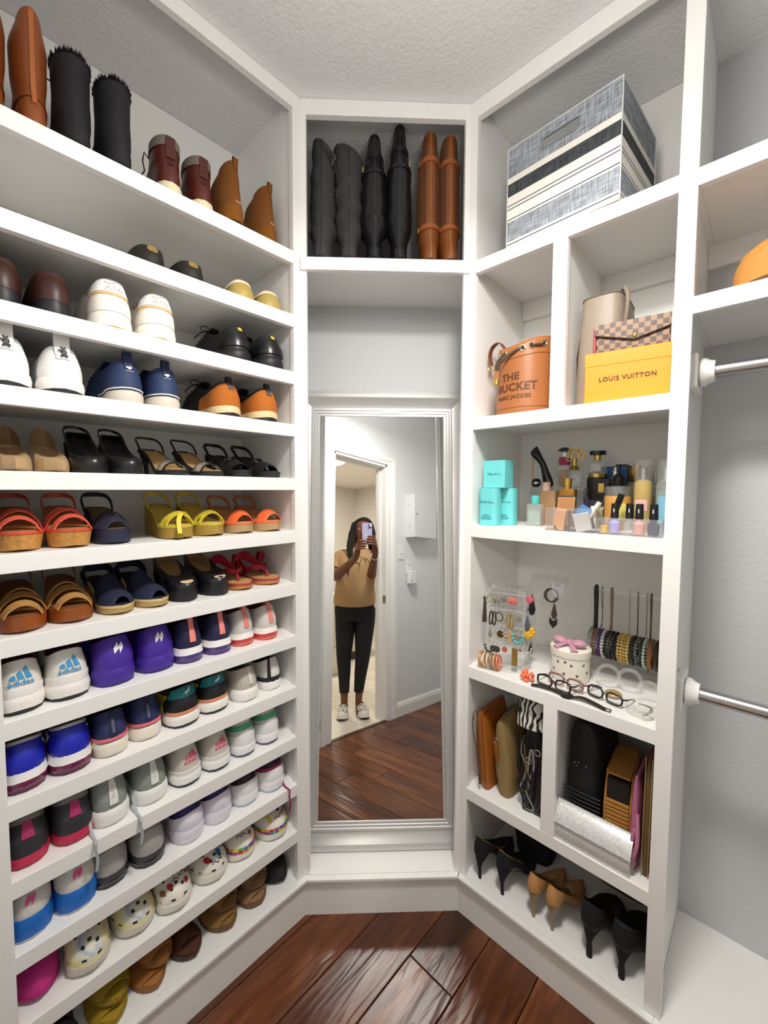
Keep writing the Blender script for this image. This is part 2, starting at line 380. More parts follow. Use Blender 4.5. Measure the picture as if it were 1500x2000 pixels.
# ---- corner niche
nu = thing('corner_niche', 'diagonal white corner niche with one boot shelf above the mirror', 'shelving', (.185, -.185, 0))
D0 = .371
def dg(t, k, z): # point on diagonal: t along the face, k = x-y
    return ((t*math.sqrt(2)+k)/2, (t*math.sqrt(2)-k)/2, z)
def dbox(t0, t1, k0, k1, z0, z1):
    q = [(t0,k0),(t1,k0),(t1,k1),(t0,k1)]
    return MB().rings([[dg(t,k,z0) for t,k in q],[dg(t,k,z1) for t,k in q]])
TL, TR = -.2615, .2665
subr(dbox(TL-.004, TL+.016, D0-.03, D0+.001, DECK, RAIL), 'post', nu, bevel=.0012)
subr(dbox(TR-.018, TR+.0, D0-.03, D0+.001, DECK, RAIL), 'post', nu, bevel=.0012)
subr(dbox(TL, TR, D0-.027, D0+.002, RAIL-.004, ZC-.0005), 'top_rail', nu, bevel=.0012)
pr = [(D0+.014, 2.1665), (D0+.014, 2.1285), (D0-.013, 2.1285), (D0-.013, 2.1475), (-.044, 2.1475), (-.044, 2.1665)]
def shelf_t(k, s):  # ends of the niche shelf follow the two side panels
    lim = {1: (2*.377-k)/math.sqrt(2), -1: -(2*.378-k)/math.sqrt(2)}[s]
    if k > D0-.02: return TR+.001 if s > 0 else TL-.001
    return lim
m = MB()
L = [(shelf_t(-.044,-1)+.16, -.044), (TL+.0165, D0-.03), (TL+.0165, D0+.001), (TL-.001, D0+.001), (TL-.001, D0+.014), (TR+.001, D0+.014), (TR+.001, D0+.001), (TR-.0185, D0+.001), (TR-.0185, D0-.03), (shelf_t(-.044,1)-.16, -.044)]
m.rings([[dg(t,k,2.1475) for t,k in L],[dg(t,k,2.1665) for t,k in L]])
subr(m, 'boot_shelf', nu)
subr(dbox(TL-.001, TR+.001, D0-.012, D0+.0145, 2.1285, 2.148), 'shelf_front', nu, bevel=.0012)
nb = dbox(-.46, .46, -.065, -.045, .001, ZC-.0005)
mb2 = MB(); mb2.v = [Vector((p[0]-nu.location[0], p[1]-nu.location[1], p[2])) for p in nb.v]; mb2.f = nb.f; mb2.mi = nb.mi
mb2.build('back_panel', M_WALL, nu, label='gray textured back wall of the niche')
m = MB(); q = [dg(-.4, -.045, 0)[:2], (-.206, -.3765), (0, -.3765), dg(TL, D0-.001, 0)[:2], dg(TR, D0-.001, 0)[:2], (.3765, 0), (.3765, .2), dg(.4, -.045, 0)[:2]]
m.prism(q, .001, DECK); subr(m, 'bottom_deck', nu)
m = MB(); m.rings([[Vector(dg(TL-.0, D0, z))+Vector((S2*a*1.0, -S2*a*1.0, 0))*1.0+Vector((S2, S2, 0))*(a*.414) for a, z in cap_prof()],
                   [Vector(dg(TR+.0, D0, z))+Vector((S2*a, -S2*a, 0))-Vector((S2, S2, 0))*(a*.414) for a, z in cap_prof()]])
subr(m, 'toe_kick', nu)
# ---- hanging section to the right
hu = thing('hanging_unit', 'white hanging section with two upper shelves and a low platform', 'shelving', (1.5, 0, 0))
for z in (2.158, 1.882):
    o = L_shelf(XC, XR-.0005, -.0005, YB-.0005, z, 'R', 'shelf', hu); o.location = (-hu.location[0], 0, 0)
    subr(MB().box(.9425, XC, .0195, YB-.0005, z-.019, z), 'shelf_end', hu)
subr(MB().box(.943, XR-.0005, 0, YB-.0005, .001, DECK), 'platform', hu)
subr(MB().box(XC, XR-.0005, -.0005, .0195, RAIL-.01, ZC-.0005), 'top_rail', hu, bevel=.0012)
subr(MB().box(.943, XR-.0005, YB-.0195, YB-.0006, 2.075, 2.139), 'cleat', hu)
subr(MB().rings([[(.943, -a, z) for a, z in cap_prof()], [(2.169, -a, z) for a, z in cap_prof()]]), 'toe_kick', hu)
def rod(z, label):
    r = thing('closet_rod', label, 'closet rod', (.9425, .12, z), 0, None)
    MB().box(.0005, .019, -.045, .05, -.042, .04).build('mounting_block', M_WHITE, r, bevel=.003)
    MB().lathe([(.028, 0), (.034, .004), (.034, .012), (.028, .02), (.025, .03), (.019, .03)], n=24).build('rod_cup', MAT('#f4f3f1', .35, 'gloss'), r, True)
    c = r.children[1]; c.rotation_euler = (0, PI/2, 0); c.location = (.019, 0, 0)
    MB().lathe([(.0165, 0), (.0165, XR-.9425-.03)], n=24).build('rod', METAL('#b5b6b8', .28), r, True)
    c = [q for q in r.children if q.name.startswith('rod') and 'cup' not in q.name][0]; c.rotation_euler = (0, PI/2, 0); c.location = (.03, 0, 0)
    return r
rod(1.737, 'upper brushed steel closet rod below the hat shelf'); rod(.937, 'lower brushed steel closet rod in a white end cup')

# ================================================================ MIRROR
TILT = RAD(5.8)
def mirror():
    r = thing('standing_mirror', 'tall silver framed mirror leaning in the corner niche', 'mirror')
    r.location = dg(0, .2270, .1378); r.rotation_euler = (-TILT, 0, PI/4); r.rotation_mode = 'XYZ'
    W2, H0, H1, FW = .237, .094, 1.596, .092
    # frame profile: (distance outward from the glass edge, depth; negative = toward the room)
    pf = [(0,.004),(0,-.004),(.008,-.004),(.010,-.007),(.018,-.007),(.020,-.010),(.028,-.010),(.032,-.006),(.045,-.009),(.058,-.016),(.068,-.022),(.080,-.024),(.092,-.021),(.092,.012),(0,.012)]
    cs = [(-W2, H0, -1, -1), (W2, H0, 1, -1), (W2, H1, 1, 1), (-W2, H1, -1, 1)]
    fm = MAT('#cfcfce', .36, 'gloss', metal=.5)
    for k, nm in enumerate(('bottom', 'right', 'top', 'left')):
        a, b = cs[k], cs[(k+1) % 4]
        MB().rings([[(c[0]+c[2]*o, dd, c[1]+c[3]*o*(1.0)) for o, dd in pf] for c in (a, b)]).build('frame_rail', fm, r, smooth=True, ang=20)
    mm, nt, bb = _nodes('mirror_silver'); bb.inputs['Base Color'].default_value = (.90, .91, .905, 1); bb.inputs['Metallic'].default_value = 1; bb.inputs['Roughness'].default_value = .0
    MB().box(-W2-.001, W2+.001, 0, .003, H0-.001, H1+.001).build('mirror_glass', mm, r)
    return r
mirror()

# ================================================================ SHOES: builders
NL = 32                      # points round a shoe outline; 0 = middle of the heel, 16 = toe tip
LAST = [(0,0),(.025,.19),(.09,.30),(.2,.335),(.4,.33),(.55,.385),(.68,.465),(.78,.47),(.88,.39),(.955,.22),(1.0,.03),
        (.965,-.17),(.90,-.33),(.80,-.46),(.68,-.50),(.55,-.46),(.4,-.40),(.2,-.345),(.09,-.30),(.025,-.19)]
def crom(pts, closed, per):
    out = []; n = len(pts)
    for i in range(n if closed else n-1):
        g = lambda k: pts[k % n] if closed else pts[min(max(k, 0), n-1)]
        p0, p1, p2, p3 = [Vector(g(i+k)) for k in (-1, 0, 1, 2)]
        for j in range(per):
            t = j/per
            out.append(.5*((2*p1)+(p2-p0)*t+(2*p0-5*p1+4*p2-p3)*t*t+(3*p1-p0-3*p2+p3)*t**3))
    if not closed: out.append(Vector(pts[-1]))
    return out
def resample(pl, n):
    d = [0]
    for a, b in zip(pl[:-1], pl[1:]): d.append(d[-1]+(b-a).length)
    out = []; k = 0
    for i in range(n):
        t = d[-1]*i/n
        while k < len(pl)-2 and d[k+1] < t: k += 1
        f = (t-d[k])/max(1e-9, d[k+1]-d[k]); out.append(pl[k].lerp(pl[k+1], f))
    return out
def interp(ctrl, u):
    if u <= ctrl[0][0]: return ctrl[0][1]
    for (a, x), (b, y) in zip(ctrl[:-1], ctrl[1:]):
        if u <= b:
            t = (u-a)/(b-a); t = t*t*(3-2*t); return x+(y-x)*t
    return ctrl[-1][1]
def outline(L, W, side=1, toe='round', heelw=1.0):
    pts = []
    for u, y in LAST:
        if toe == 'point' and u > .6: f = (u-.6)/.4; y *= 1-.42*f; 
        if toe == 'point' and u > .93: y *= .62
        if toe == 'square' and .85 < u < .99: y *= 1.25
        if toe == 'wide' and u > .8: y *= 1.18
        if u < .3: y *= heelw
        pts.append((u*L, y*W*side, 0))
    full = crom(pts, True, 6)
    h = 10*6
    a = resample(full[:h+1], NL//2); b = resample(full[h:]+[full[0]], NL//2)
    return a+b
def offs(loop, d):
    """push an outline outward by d"""
    n = len(loop); out = []
    c = sum(loop, Vector())/n
    for i in range(n):
        t = loop[(i+1) % n]-loop[i-1]; nn = Vector((t.y, -t.x, 0))
        if nn.length < 1e-9: out.append(loop[i].copy()); continue
        nn.normalize()
        if nn.dot(loop[i]-c) < 0: nn = -nn
        out.append(loop[i]+nn*d)
    return out
def band(mb, pts, w, th, wdir):
    pts = [Vector(p) for p in pts]; R = []; m = len(pts)
    for k in range(m):
        t = (pts[min(k+1, m-1)]-pts[max(k-1, 0)]).normalized()
        wd = Vector(wdir[k] if isinstance(wdir, list) else wdir); wd = (wd-t*wd.dot(t)).normalized()
        nn = t.cross(wd); ww = w[k] if hasattr(w, '__len__') else w
        R.append([pts[k]+wd*ww/2+nn*th/2, pts[k]-wd*ww/2+nn*th/2, pts[k]-wd*ww/2-nn*th/2, pts[k]+wd*ww/2-nn*th/2])
    mb.rings(R); return mb

class Upper:
    """closed skin lofted from the sole edge to the collar of the foot opening"""
    def __init__(s, loop, zs, coll, ht=.03, bulge=.004):
        # loop: outline, zs(u): height of the sole edge, coll(phi) -> collar point
        s.n = len(loop); s.B = []; s.T = []
        L = max(p.x for p in loop); s.L = L
        for i, p in enumerate(loop): s.B.append(Vector((p.x, p.y, zs(p.x/L)-.003)))
        D = [coll(2*PI*i/128) for i in range(129)]
        def rs(pl):
            fl = [Vector((q.x, q.y, 0)) for q in pl]; d = [0]
            for a, b in zip(fl[:-1], fl[1:]): d.append(d[-1]+(b-a).length)
            out = []; k = 0
            for i in range(s.n//2):
                t = d[-1]*i/(s.n//2)
                while k < len(pl)-2 and d[k+1] < t: k += 1
                out.append(pl[k].lerp(pl[k+1], (t-d[k])/max(1e-9, d[k+1]-d[k])))
            return out
        s.T = rs(D[:65])+rs(D[64:])
        O = offs(loop, 1.0); s.O = [(a-b) for a, b in zip(O, loop)]
        s.ht = ht; s.bulge = bulge
    def raw(s, i, k):
        B, T = s.B[i], s.T[i]; h = T.z-B.z; d = Vector((B.x-T.x, B.y-T.y, 0)); far = min(1, d.length/.06)
        p1 = B+Vector((0, 0, max(.42*h*(1-far), 0)+s.ht*1.15*far))+s.O[i]*s.bulge*(1-.5*far)
        p2 = T+d*(.25+.3*far)-Vector((0, 0, .34*h*(1-far)+.10*h*far))+s.O[i]*s.bulge*(1-far)*.6
        q = 1-k
        return B*q**3+p1*3*q*q*k+p2*3*q*k*k+T*k**3
    def P(s, i, k):
        i = i % s.n
        if i >= s.n: i -= s.n
        a = int(math.floor(i)); f = i-a
        if f < 1e-6: return s.raw(a, k)
        return s.raw(a, k).lerp(s.raw((a+1) % s.n, k), f)
    def Nn(s, i, k):
        du = s.P(i+.25, k)-s.P(i-.25, k); dv = s.P(i, min(1, k+.03))-s.P(i, max(0, k-.03))
        n = du.cross(dv)
        if n.length < 1e-12: return Vector((0, 0, 1))
        n.normalize()
        c = Vector((s.L*.45, 0, .03)); p = s.P(i, k)
        if n.dot(p-c) < 0: n = -n
        return n
    def skin(s, K=14):
        return MB().rings([[s.raw(i, k/K) for i in range(s.n)] for k in range(K+1)], True, False, False)
    def lining(s, th=.005):
        c = sum(s.T, Vector())/s.n
        def ins(p, d):
            v = Vector((c.x-p.x, c.y-p.y, 0)); v = v.normalized() if v.length > 1e-6 else v
            return p+v*d
        R = [[s.raw(i, 1.0) for i in range(s.n)], [ins(s.raw(i, 1.0), th*.5)+Vector((0, 0, th*.35)) for i in range(s.n)]]
        for k in (.97, .85, .65, .4, .12): R.append([ins(s.raw(i, k), th)-Vector((0, 0, .002)) for i in range(s.n)])
        return MB().rings(R, True, False, True)
    def patch(s, i0, i1, k0, k1, off=.0015, ni=8, nk=6, cheap=False):
        """thin overlay lying on the skin; k0/k1 may be functions of 0..1 across"""
        f0 = k0 if callable(k0) else (lambda a: k0); f1 = k1 if callable(k1) else (lambda a: k1)
        ni, nk = (ni, nk) if cheap else (max(ni, int(abs(i1-i0)*2)), max(nk, 10)); G = []
        for b in range(nk+1):
            row = []
            for a in range(ni+1):
                t = a/ni; i = i0+(i1-i0)*t; k = f0(t)+(f1(t)-f0(t))*b/nk
                row.append(s.P(i, k)+s.Nn(i, k)*off)
            G.append(row)
        # skirt
        def low(p, i, k): return s.P(i, k)-s.Nn(i, k)*.001
        m = MB(); m.grid(G)
        rim = []; lo = []
        for a in range(ni+1): t = a/ni; rim.append(G[0][a]); lo.append(low(None, i0+(i1-i0)*t, f0(t)))
        for b in range(1, nk+1): t = 1; rim.append(G[b][ni]); lo.append(low(None, i1, f0(1)+(f1(1)-f0(1))*b/nk))
        for a in range(ni-1, -1, -1): t = a/ni; rim.append(G[nk][a]); lo.append(low(None, i0+(i1-i0)*t, f1(t)))
        for b in range(nk-1, 0, -1): rim.append(G[b][0]); lo.append(low(None, i0, f0(0)+(f1(0)-f0(0))*b/nk))
        m.rings([rim, lo], True, False, False)
        return m
    def decal(s, geo, ic, kc, off=.0022, flip=1, rot=0):
        """flat 2-D geometry (metres) wrapped on the skin around index ic, height kc"""
        e = .5; du = (s.P(ic+e, kc)-s.P(ic-e, kc)).length/(2*e); dk = (s.P(ic, min(1, kc+.05))-s.P(ic, kc-.05)).length/(min(1, kc+.05)-kc+.05)
        vs = []; ca, sa = math.cos(rot), math.sin(rot)
        for x, y in geo[0]:
            x, y = x*ca-y*sa, x*sa+y*ca
            i = ic-flip*x/du; k = min(1, max(0, kc+y/dk)); vs.append(s.P(i, k)+s.Nn(i, k)*off)
        return MB().add(vs, geo[1])

def bars_geo(w):
    vs = []; fs = []
    for j in range(3):
        h = (.38+.31*j)*w*.75; x = (-.42+.33*j)*w; b = .24*w; sl = .2*w*(h/(w*.75))
        n = len(vs); vs += [(x+sl*.0, 0), (x+b, 0), (x+b-sl, h), (x-sl*.55, h*.72)]; fs.append((n, n+1, n+2, n+3))
    return [(a, b-.3*w) for a, b in vs], fs
def merge_geo(*gs):
    vs, fs = [], []
    for g, dx, dy in gs:
        n = len(vs); vs += [(a+dx, b+dy) for a, b in g[0]]; fs += [tuple(i+n for i in f) for f in g[1]]
    return vs, fs
def s_geo(w):   # slanted split-S mark
    return ([(-.35*w,.0),(-.05*w,.5*w),(.0,.15*w),(.0,-.1*w),(-.3*w,-.45*w), (.35*w,.0),(.05*w,-.5*w),(.02*w,-.15*w),(.02*w,.12*w),(.3*w,.45*w)], [(0,1,2,3,4),(5,6,7,8,9)])
def cat_geo(w): # leaping silhouette
    p = [(-.5,-.35),(-.3,-.1),(-.05,0),(.15,.12),(.35,.4),(.5,.42),(.45,.25),(.3,.05),(.35,-.2),(.2,-.15),(.05,-.15),(-.1,-.45),(-.2,-.2),(-.4,-.3)]
    return [(a*w, b*w) for a, b in p], [tuple(range(len(p)))]
def swoosh_geo(w):
    p = [(-.5,.12),(-.45,-.05),(-.3,-.14),(0,-.05),(.5,.2),(0,.04),(-.3,-.04),(-.42,.02)]
    return [(a*w, b*w) for a, b in p], [(0,1,7),(1,2,6,7),(2,3,5,6),(3,4,5)]
def disc_geo(r, n=10): return [(r*math.cos(2*PI*i/n), r*math.sin(2*PI*i/n)) for i in range(n)], [tuple(range(n))]
def rect_geo(w, h): return [(-w/2,-h/2),(w/2,-h/2),(w/2,h/2),(-w/2,h/2)], [(0,1,2,3)]
BAR_TXT = None
def adidas_geo(w):
    return merge_geo((bars_geo(w), 0, .12*w), (text_geo('adidas', w*.42, bold=.006*w), 0, -.36*w))

def sole_mesh(loop, levels):
    """levels: list of (outward offset, function of u giving z)"""
    L = max(p.x for p in loop); R = []
    for d, zf in levels:
        lp = offs(loop, d); R.append([Vector((p.x, p.y, zf(min(1, max(0, q.x/L))))) for p, q in zip(lp, loop)])
    return MB().rings(R)
def fb(loop, zf, inset, th=.002):
    return sole_mesh(loop, [(-inset, zf), (-inset, lambda u: zf(u)+th)])

def sneaker(label, cat='sneaker', side=1, L=.255, W=.094, sole=(.030, .022), flare=.003, heelz=.074, sidez=.052, frontz=.078, open_=(.33, .27, .56),
            out='#222222', mid='#eeeeee', up='#888888', lin='#555555', upk='fabric', heel=None, heelk='leather', tongue=None, lace=None, feats=(), toe='round',
            midk='rubber', out_h=.007, ht=.034, spring=.014, heelw=1.0, toecap=None, group=None, name='sneaker', collar=None, mid2=None, bow=False):
    r = thing(name, label, cat, group=group)
    lp = outline(L, W, side, toe, heelw)
    zb = lambda u: spring*max(0, (u-.7)/.3)**2+.004*max(0, (.07-u)/.07)**2
    zt = lambda u: zb(u)*.6+interp([(0, sole[0]), (.35, sole[0]*.95), (.75, sole[1]), (1, sole[1])], u)
    zo = lambda u: zb(u)+out_h
    sole_mesh(lp, [(-.004, zb), (flare*.6, lambda u: zb(u)+.001), (flare*.8, zo)]).build('outsole', MAT(out, .5, 'rubber'), r, True)
    zm = lambda u: zo(u)+(zt(u)-zo(u))*.45
    if mid2:   # two-tone midsole
        sole_mesh(lp, [(flare*.8, zo), (flare*1.25, lambda u: zo(u)+(zm(u)-zo(u))*.5), (flare, zm)]).build('air_unit', MAT(mid2, .2, 'gloss', coat=.5), r, True)
        sole_mesh(lp, [(flare, zm), (flare*.8, lambda u: zm(u)+.004), (flare*.3, zt), (-.004, zt)]).build('midsole', MAT(mid, .5, midk), r, True)
    else:
        sole_mesh(lp, [(flare*.8, zo), (flare*1.25, zm), (flare*.7, lambda u: zt(u)-.003), (flare*.2, zt), (-.006, zt)]).build('midsole', MAT(mid, .5, midk), r, True)
    cx, ca, cb = open_[0]*L, open_[1]*L, open_[2]*W*.72
    z0 = sole[0]
    def coll(ph):
        c, sn = math.cos(ph), math.sin(ph)
        z = z0+sidez+(heelz-sidez)*max(0, c)**1.6+(frontz-sidez)*max(0, -c)**1.3
        return Vector((cx-ca*c+.006*max(0, c), side*cb*math.copysign(abs(sn)**(.55 if c > 0 else 1), sn), z))
    U = Upper(lp, zt, coll, ht=ht)
    U.skin().build('upper', MAT(up, .65, upk), r, True, ang=180)
    U.lining().build('lining', MAT(lin, .8, 'fabric'), r, True, ang=180)
    if heel: U.patch(-5.2, 5.2, .02, lambda t: .42+.38*math.sin(PI*t), .0016, 12, 6).build('heel_counter', MAT(heel, .45, heelk), r, True, ang=60)
    if toecap: U.patch(10.5, 21.5, .0, lambda t: .16+.22*math.sin(PI*t), .0016, 12, 5).build('toe_cap', MAT(toecap, .5, 'rubber'), r, True, ang=60)
    if collar: U.patch(-9, 9, .86, 1.0, .002, 18, 3).build('collar_trim', MAT(collar, .6, 'fabric'), r, True, ang=60)
    # tongue and laces over the throat
    tm = MB(); h = coll(PI)
    band(tm, [(h.x+.05, 0, h.z-.022), (h.x+.02, 0, h.z-.002), (h.x-.002, 0, h.z+.006), (h.x-.010, 0, h.z+.013)], [.024, .030, .030, .022], .004, (0, 1, 0))
    tm.build('tongue', MAT(tongue or up, .7, 'fabric'), r, True, ang=60)
    if lace:
        lm = MB()
        for j in range(5):
            k = .52+.1*j; a = U.P(13.2, k)+U.Nn(13.2, k)*.002; b = U.P(18.8, k)+U.Nn(18.8, k)*.002; mid_ = (a+b)/2+Vector((0, 0, .006))
            lm.tube([a, a.lerp(mid_, .6)+Vector((0, 0, .002)), mid_, b.lerp(mid_, .6)+Vector((0, 0, .002)), b], .0022, 5)
        if bow:
            c = Vector((h.x+.006, 0, h.z+.006))
            for sg in (1, -1):
                lm.tube([c, c+Vector((.004, sg*.018, .014)), c+Vector((.012, sg*.034, .010)), c+Vector((.014, sg*.026, -.002)), c+Vector((.004, sg*.008, 0))], .0018, 5)
                lm.tube([c, c+Vector((.012, sg*.014, .004)), c+Vector((.02, sg*.034, -.01)), c+Vector((.022, sg*.046, -.026))], .0018, 5)
        lm.build('laces', MAT(lace, .7, 'fabric'), r, True)
    for f in feats:
        k = f[0]
        if k == 'patch': U.patch(f[1], f[2], f[3], f[4], f[5] if len(f) > 5 and f[5] else .0022, 10, 6).build(f[7] if len(f) > 7 else 'overlay', f[6], r, True, ang=60)
        elif k == 'decal': U.decal(f[1], f[2], f[3], f[4] if len(f) > 4 and f[4] else .003, side, f[7] if len(f) > 7 else 0).build(f[6] if len(f) > 6 else 'logo', f[5], r)
        elif k == 'tab':
            p = U.P(0, .8); m = MB(); w, hh, mt = f[1], f[2], f[3]
            p1 = coll(0)
            band(m, [p+Vector((-.004, 0, -.008)), p1+Vector((-.004, 0, hh*.3)), p1+Vector((-.003, 0, hh*.8)), p1+Vector((.003, 0, hh)), p1+Vector((.008, 0, hh*.7)), p1+Vector((.008, 0, -.004))], w, .002, (0, 1, 0))
            m.build('pull_tab', mt, r, True, ang=60)
    return r

def boot(label, cat='boot', side=1, L=.26, W=.092, sole=(.03, .014), ank=.10, shaft=(), up='#111111', upk='leather', rough=.5, out='#111111', mid=None, toe='round', group=None,
         lin='#222222', extra=None, heelblock=True, name='boot', ht=.04, crease=0, seed=0, cuff=None, ang=180, opa=.30):
    """shaft: list of (z, x_centre, half_len, half_width)"""
    r = thing(name, label, cat, group=group)
    lp = outline(L, W, side, toe)
    zt = lambda u: interp([(0, sole[0]), (.28, sole[0]), (.45, sole[1]), (1, sole[1]+.004)], u)
    zb0 = lambda u: .008*max(0, (u-.75)/.25)**2
    zmid = lambda u: max(zb0(u)+.004, zt(u)-.012) if heelblock else zb0(u)
    if heelblock:
        hz = [p for p in lp if p.x < .30*L]
        hz = sorted(hz, key=lambda p: p.y)
        xs = [p for p in hz]
        poly0 = [(p.x, p.y) for p in sorted(hz, key=lambda p: math.atan2(p.y, p.x-.15*L))]
        # rear block: outline of the heel closed by a straight breast
        c = .16*L
        poly = sorted(poly0, key=lambda q: math.atan2(q[1], q[0]-c))
        MB().rings([[(c+(x-c)*.92, y*.9, 0) for x, y in poly], [(x, y, sole[0]-.004) for x, y in poly]]).build('heel', MAT(out, .45, 'rubber'), r, True)
        sole_mesh(lp, [(-.002, lambda u: max(zb0(u), zt(u)-.008) if u < .62 else max(zb0(u), zt(u)-.014)), (.003, lambda u: zt(u)-.004), (.002, zt), (-.004, zt)]).build('sole', MAT(mid or out, .5, 'rubber'), r, True)
    else:
        sole_mesh(lp, [(-.003, zb0), (.003, lambda u: zb0(u)+.003), (.005, lambda u: zt(u)-.004), (.003, zt), (-.004, zt)]).build('sole', MAT(mid or out, .5, 'rubber'), r, True)
    s0 = shaft[0]
    def coll(ph): return Vector((s0[1]-s0[2]*math.cos(ph), side*s0[3]*math.sin(ph), s0[0]))
    U = Upper(lp, zt, coll, ht=ht)
    rnd = random.Random(seed)
    R = [[U.raw(i, k/9) for i in range(NL)] for k in range(10)]
    ctrl = list(shaft); zs = [c[0] for c in ctrl]
    K = 26; ph = [rnd.uniform(0, 6.28) for _ in range(6)]
    for k in range(1, K+1):
        z = zs[0]+(zs[-1]-zs[0])*k/K
        xc = interp([(c[0], c[1]) for c in ctrl], z); a = interp([(c[0], c[2]) for c in ctrl], z); b = interp([(c[0], c[3]) for c in ctrl], z)
        ring = []
        for i in range(NL):
            t = 2*PI*i/NL
            w = 1+crease*(.7-1.5*abs(math.sin(z*38+ph[0]+1.5*math.sin(t+ph[1])))**.5+.5*math.sin(z*95+ph[2]+2.6*math.sin(t+ph[3])))*(1.15-.75*k/K)*min(1, k/4)
            dz = 0
            if k == K and cuff: dz = cuff(t)
            elif cuff and k > K*.6: dz = cuff(t)*((k-K*.6)/(K*.4))**1.5
            ring.append(Vector((xc-a*w*math.cos(t), side*b*w*math.sin(t), z+dz)))
        R.append(ring)
    MB().rings(R, True, False, False).build('shaft', MAT(up, rough, upk), r, True, ang=ang)
    top = R[-1]; c = sum(top, Vector())/NL
    dn = R[-8]; c2 = sum(dn, Vector())/NL
    MB().rings([top, [p.lerp(c, .06)+Vector((0, 0, .002)) for p in top], [p.lerp(c2, .1) for p in dn]], True, False, True).build('lining', MAT(lin, .9, 'fabric'), r, True)
    if extra: extra(r, U, R, side)
    return r

def heel_spike(lp, L, hh, tip=.004, xt=.035, u1=.2, w=.8, mt=None, r=None, blk=False):
    """slim heel from the seat to the ground"""
    n = 14; c = .115*L; seat = []
    for i in range(n):
        t = 2*PI*i/n; seat.append((c-.10*L*math.cos(t), .30*.085*w*math.sin(t)*1.25))
    def ring(f, z, dx=0): return [Vector((c+(x-c)*f+dx, y*f, z)) for x, y in seat]
    if blk: R = [ring(.75, 0, -.004), ring(.78, hh*.4, -.003), ring(.95, hh*.85), ring(1.0, hh+.004)]
    else: R = [ring(tip/.022, 0, -.004), ring(tip/.021, hh*.30, -.006), ring(.26, hh*.48, -.008), ring(.42, hh*.66, -.007), ring(.72, hh*.86, -.002), ring(.95, hh*.99), ring(.9, hh+.006)]
    return MB().rings(R).build('heel', mt, r, True)
def pump(label, cat='pump', side=1, L=.235, W=.080, hh=.095, plat=.004, up='#111111', upk='suede', rough=.7, lin='#b08d62', out='#1a1410', toe='point', heelc=None,
         sidez=.030, heelz=.055, frontu=.72, group=None, name='high_heel', blk=False, clear_mid=False, peep=False, extra=None, ht=.03, tip=.0045, heelmat=None):
    r = thing(name, label, cat, group=group)
    lp = outline(L, W, side, toe, .92)
    zs = lambda u: plat+interp([(0, hh), (.16, hh*.97), (.68, 0), (1, .004)], u)
    zbm = lambda u: (0 if u > .64 else interp([(0, hh-.002), (.16, hh*.97-.002), (.64, 0)], u)) if plat > .008 else zs(u)-.0045
    sole_mesh(lp, [(-.004, zbm), (-.001, lambda u: zbm(u)+.002), (0, zs), (-.004, zs)]).build('sole', MAT(out, .5, 'leather'), r, True)
    heel_spike(lp, L, hh-.002, tip=tip, mt=heelmat or MAT(heelc or up, rough, upk), r=r, blk=blk)
    cx, ca, cb = frontu*L*.5+.004, frontu*L*.5-.004, W*.32
    def coll(ph):
        c, sn = math.cos(ph), math.sin(ph); x = cx-ca*c
        z = zs(max(0, x/L))+sidez*(.62+.38*abs(c))+(heelz-sidez)*max(0, c)**2
        return Vector((x, side*cb*sn*(1.0 if c > -.3 else .95), z))
    U = Upper(lp, lambda u: zs(u)+.002, coll, ht=ht, bulge=.003)
    if clear_mid:
        N2 = NL
        R = [[U.raw(i, k/9) for i in range(NL)] for k in range(10)]
        m = MB()
        for k in range(9):
            for i in range(NL):
                j = (i+1) % NL; cl = (4 <= i < 11) or (20 <= i < 28)
                m.cur = 1 if cl else 0
                m.add([R[k][i], R[k][j], R[k+1][j], R[k+1][i]], [(0, 1, 2, 3)])
        m.build('upper', [MAT(up, rough, upk), CLEAR('#e8e2d8', .12)], r, True, ang=180)
    else:
        U.skin().build('upper', MAT(up, rough, upk), r, True, ang=180)
        U.lining(.003).build('lining', MAT(lin, .6, 'leather'), r, True, ang=180)
    fb(lp, lambda u: zs(u)+.001, .003).build('insole', MAT(lin, .6, 'leather'), r, True)
    if peep: U.decal(([(.017*math.cos(t), .006*math.sin(t)) for t in [2*PI*i/12 for i in range(12)]], [tuple(range(12))]), 16, .30, .0016).build('peep_toe', MAT('#c9b38e', .6, 'leather'), r)
    if extra: extra(r, lp, zs, U)
    return r

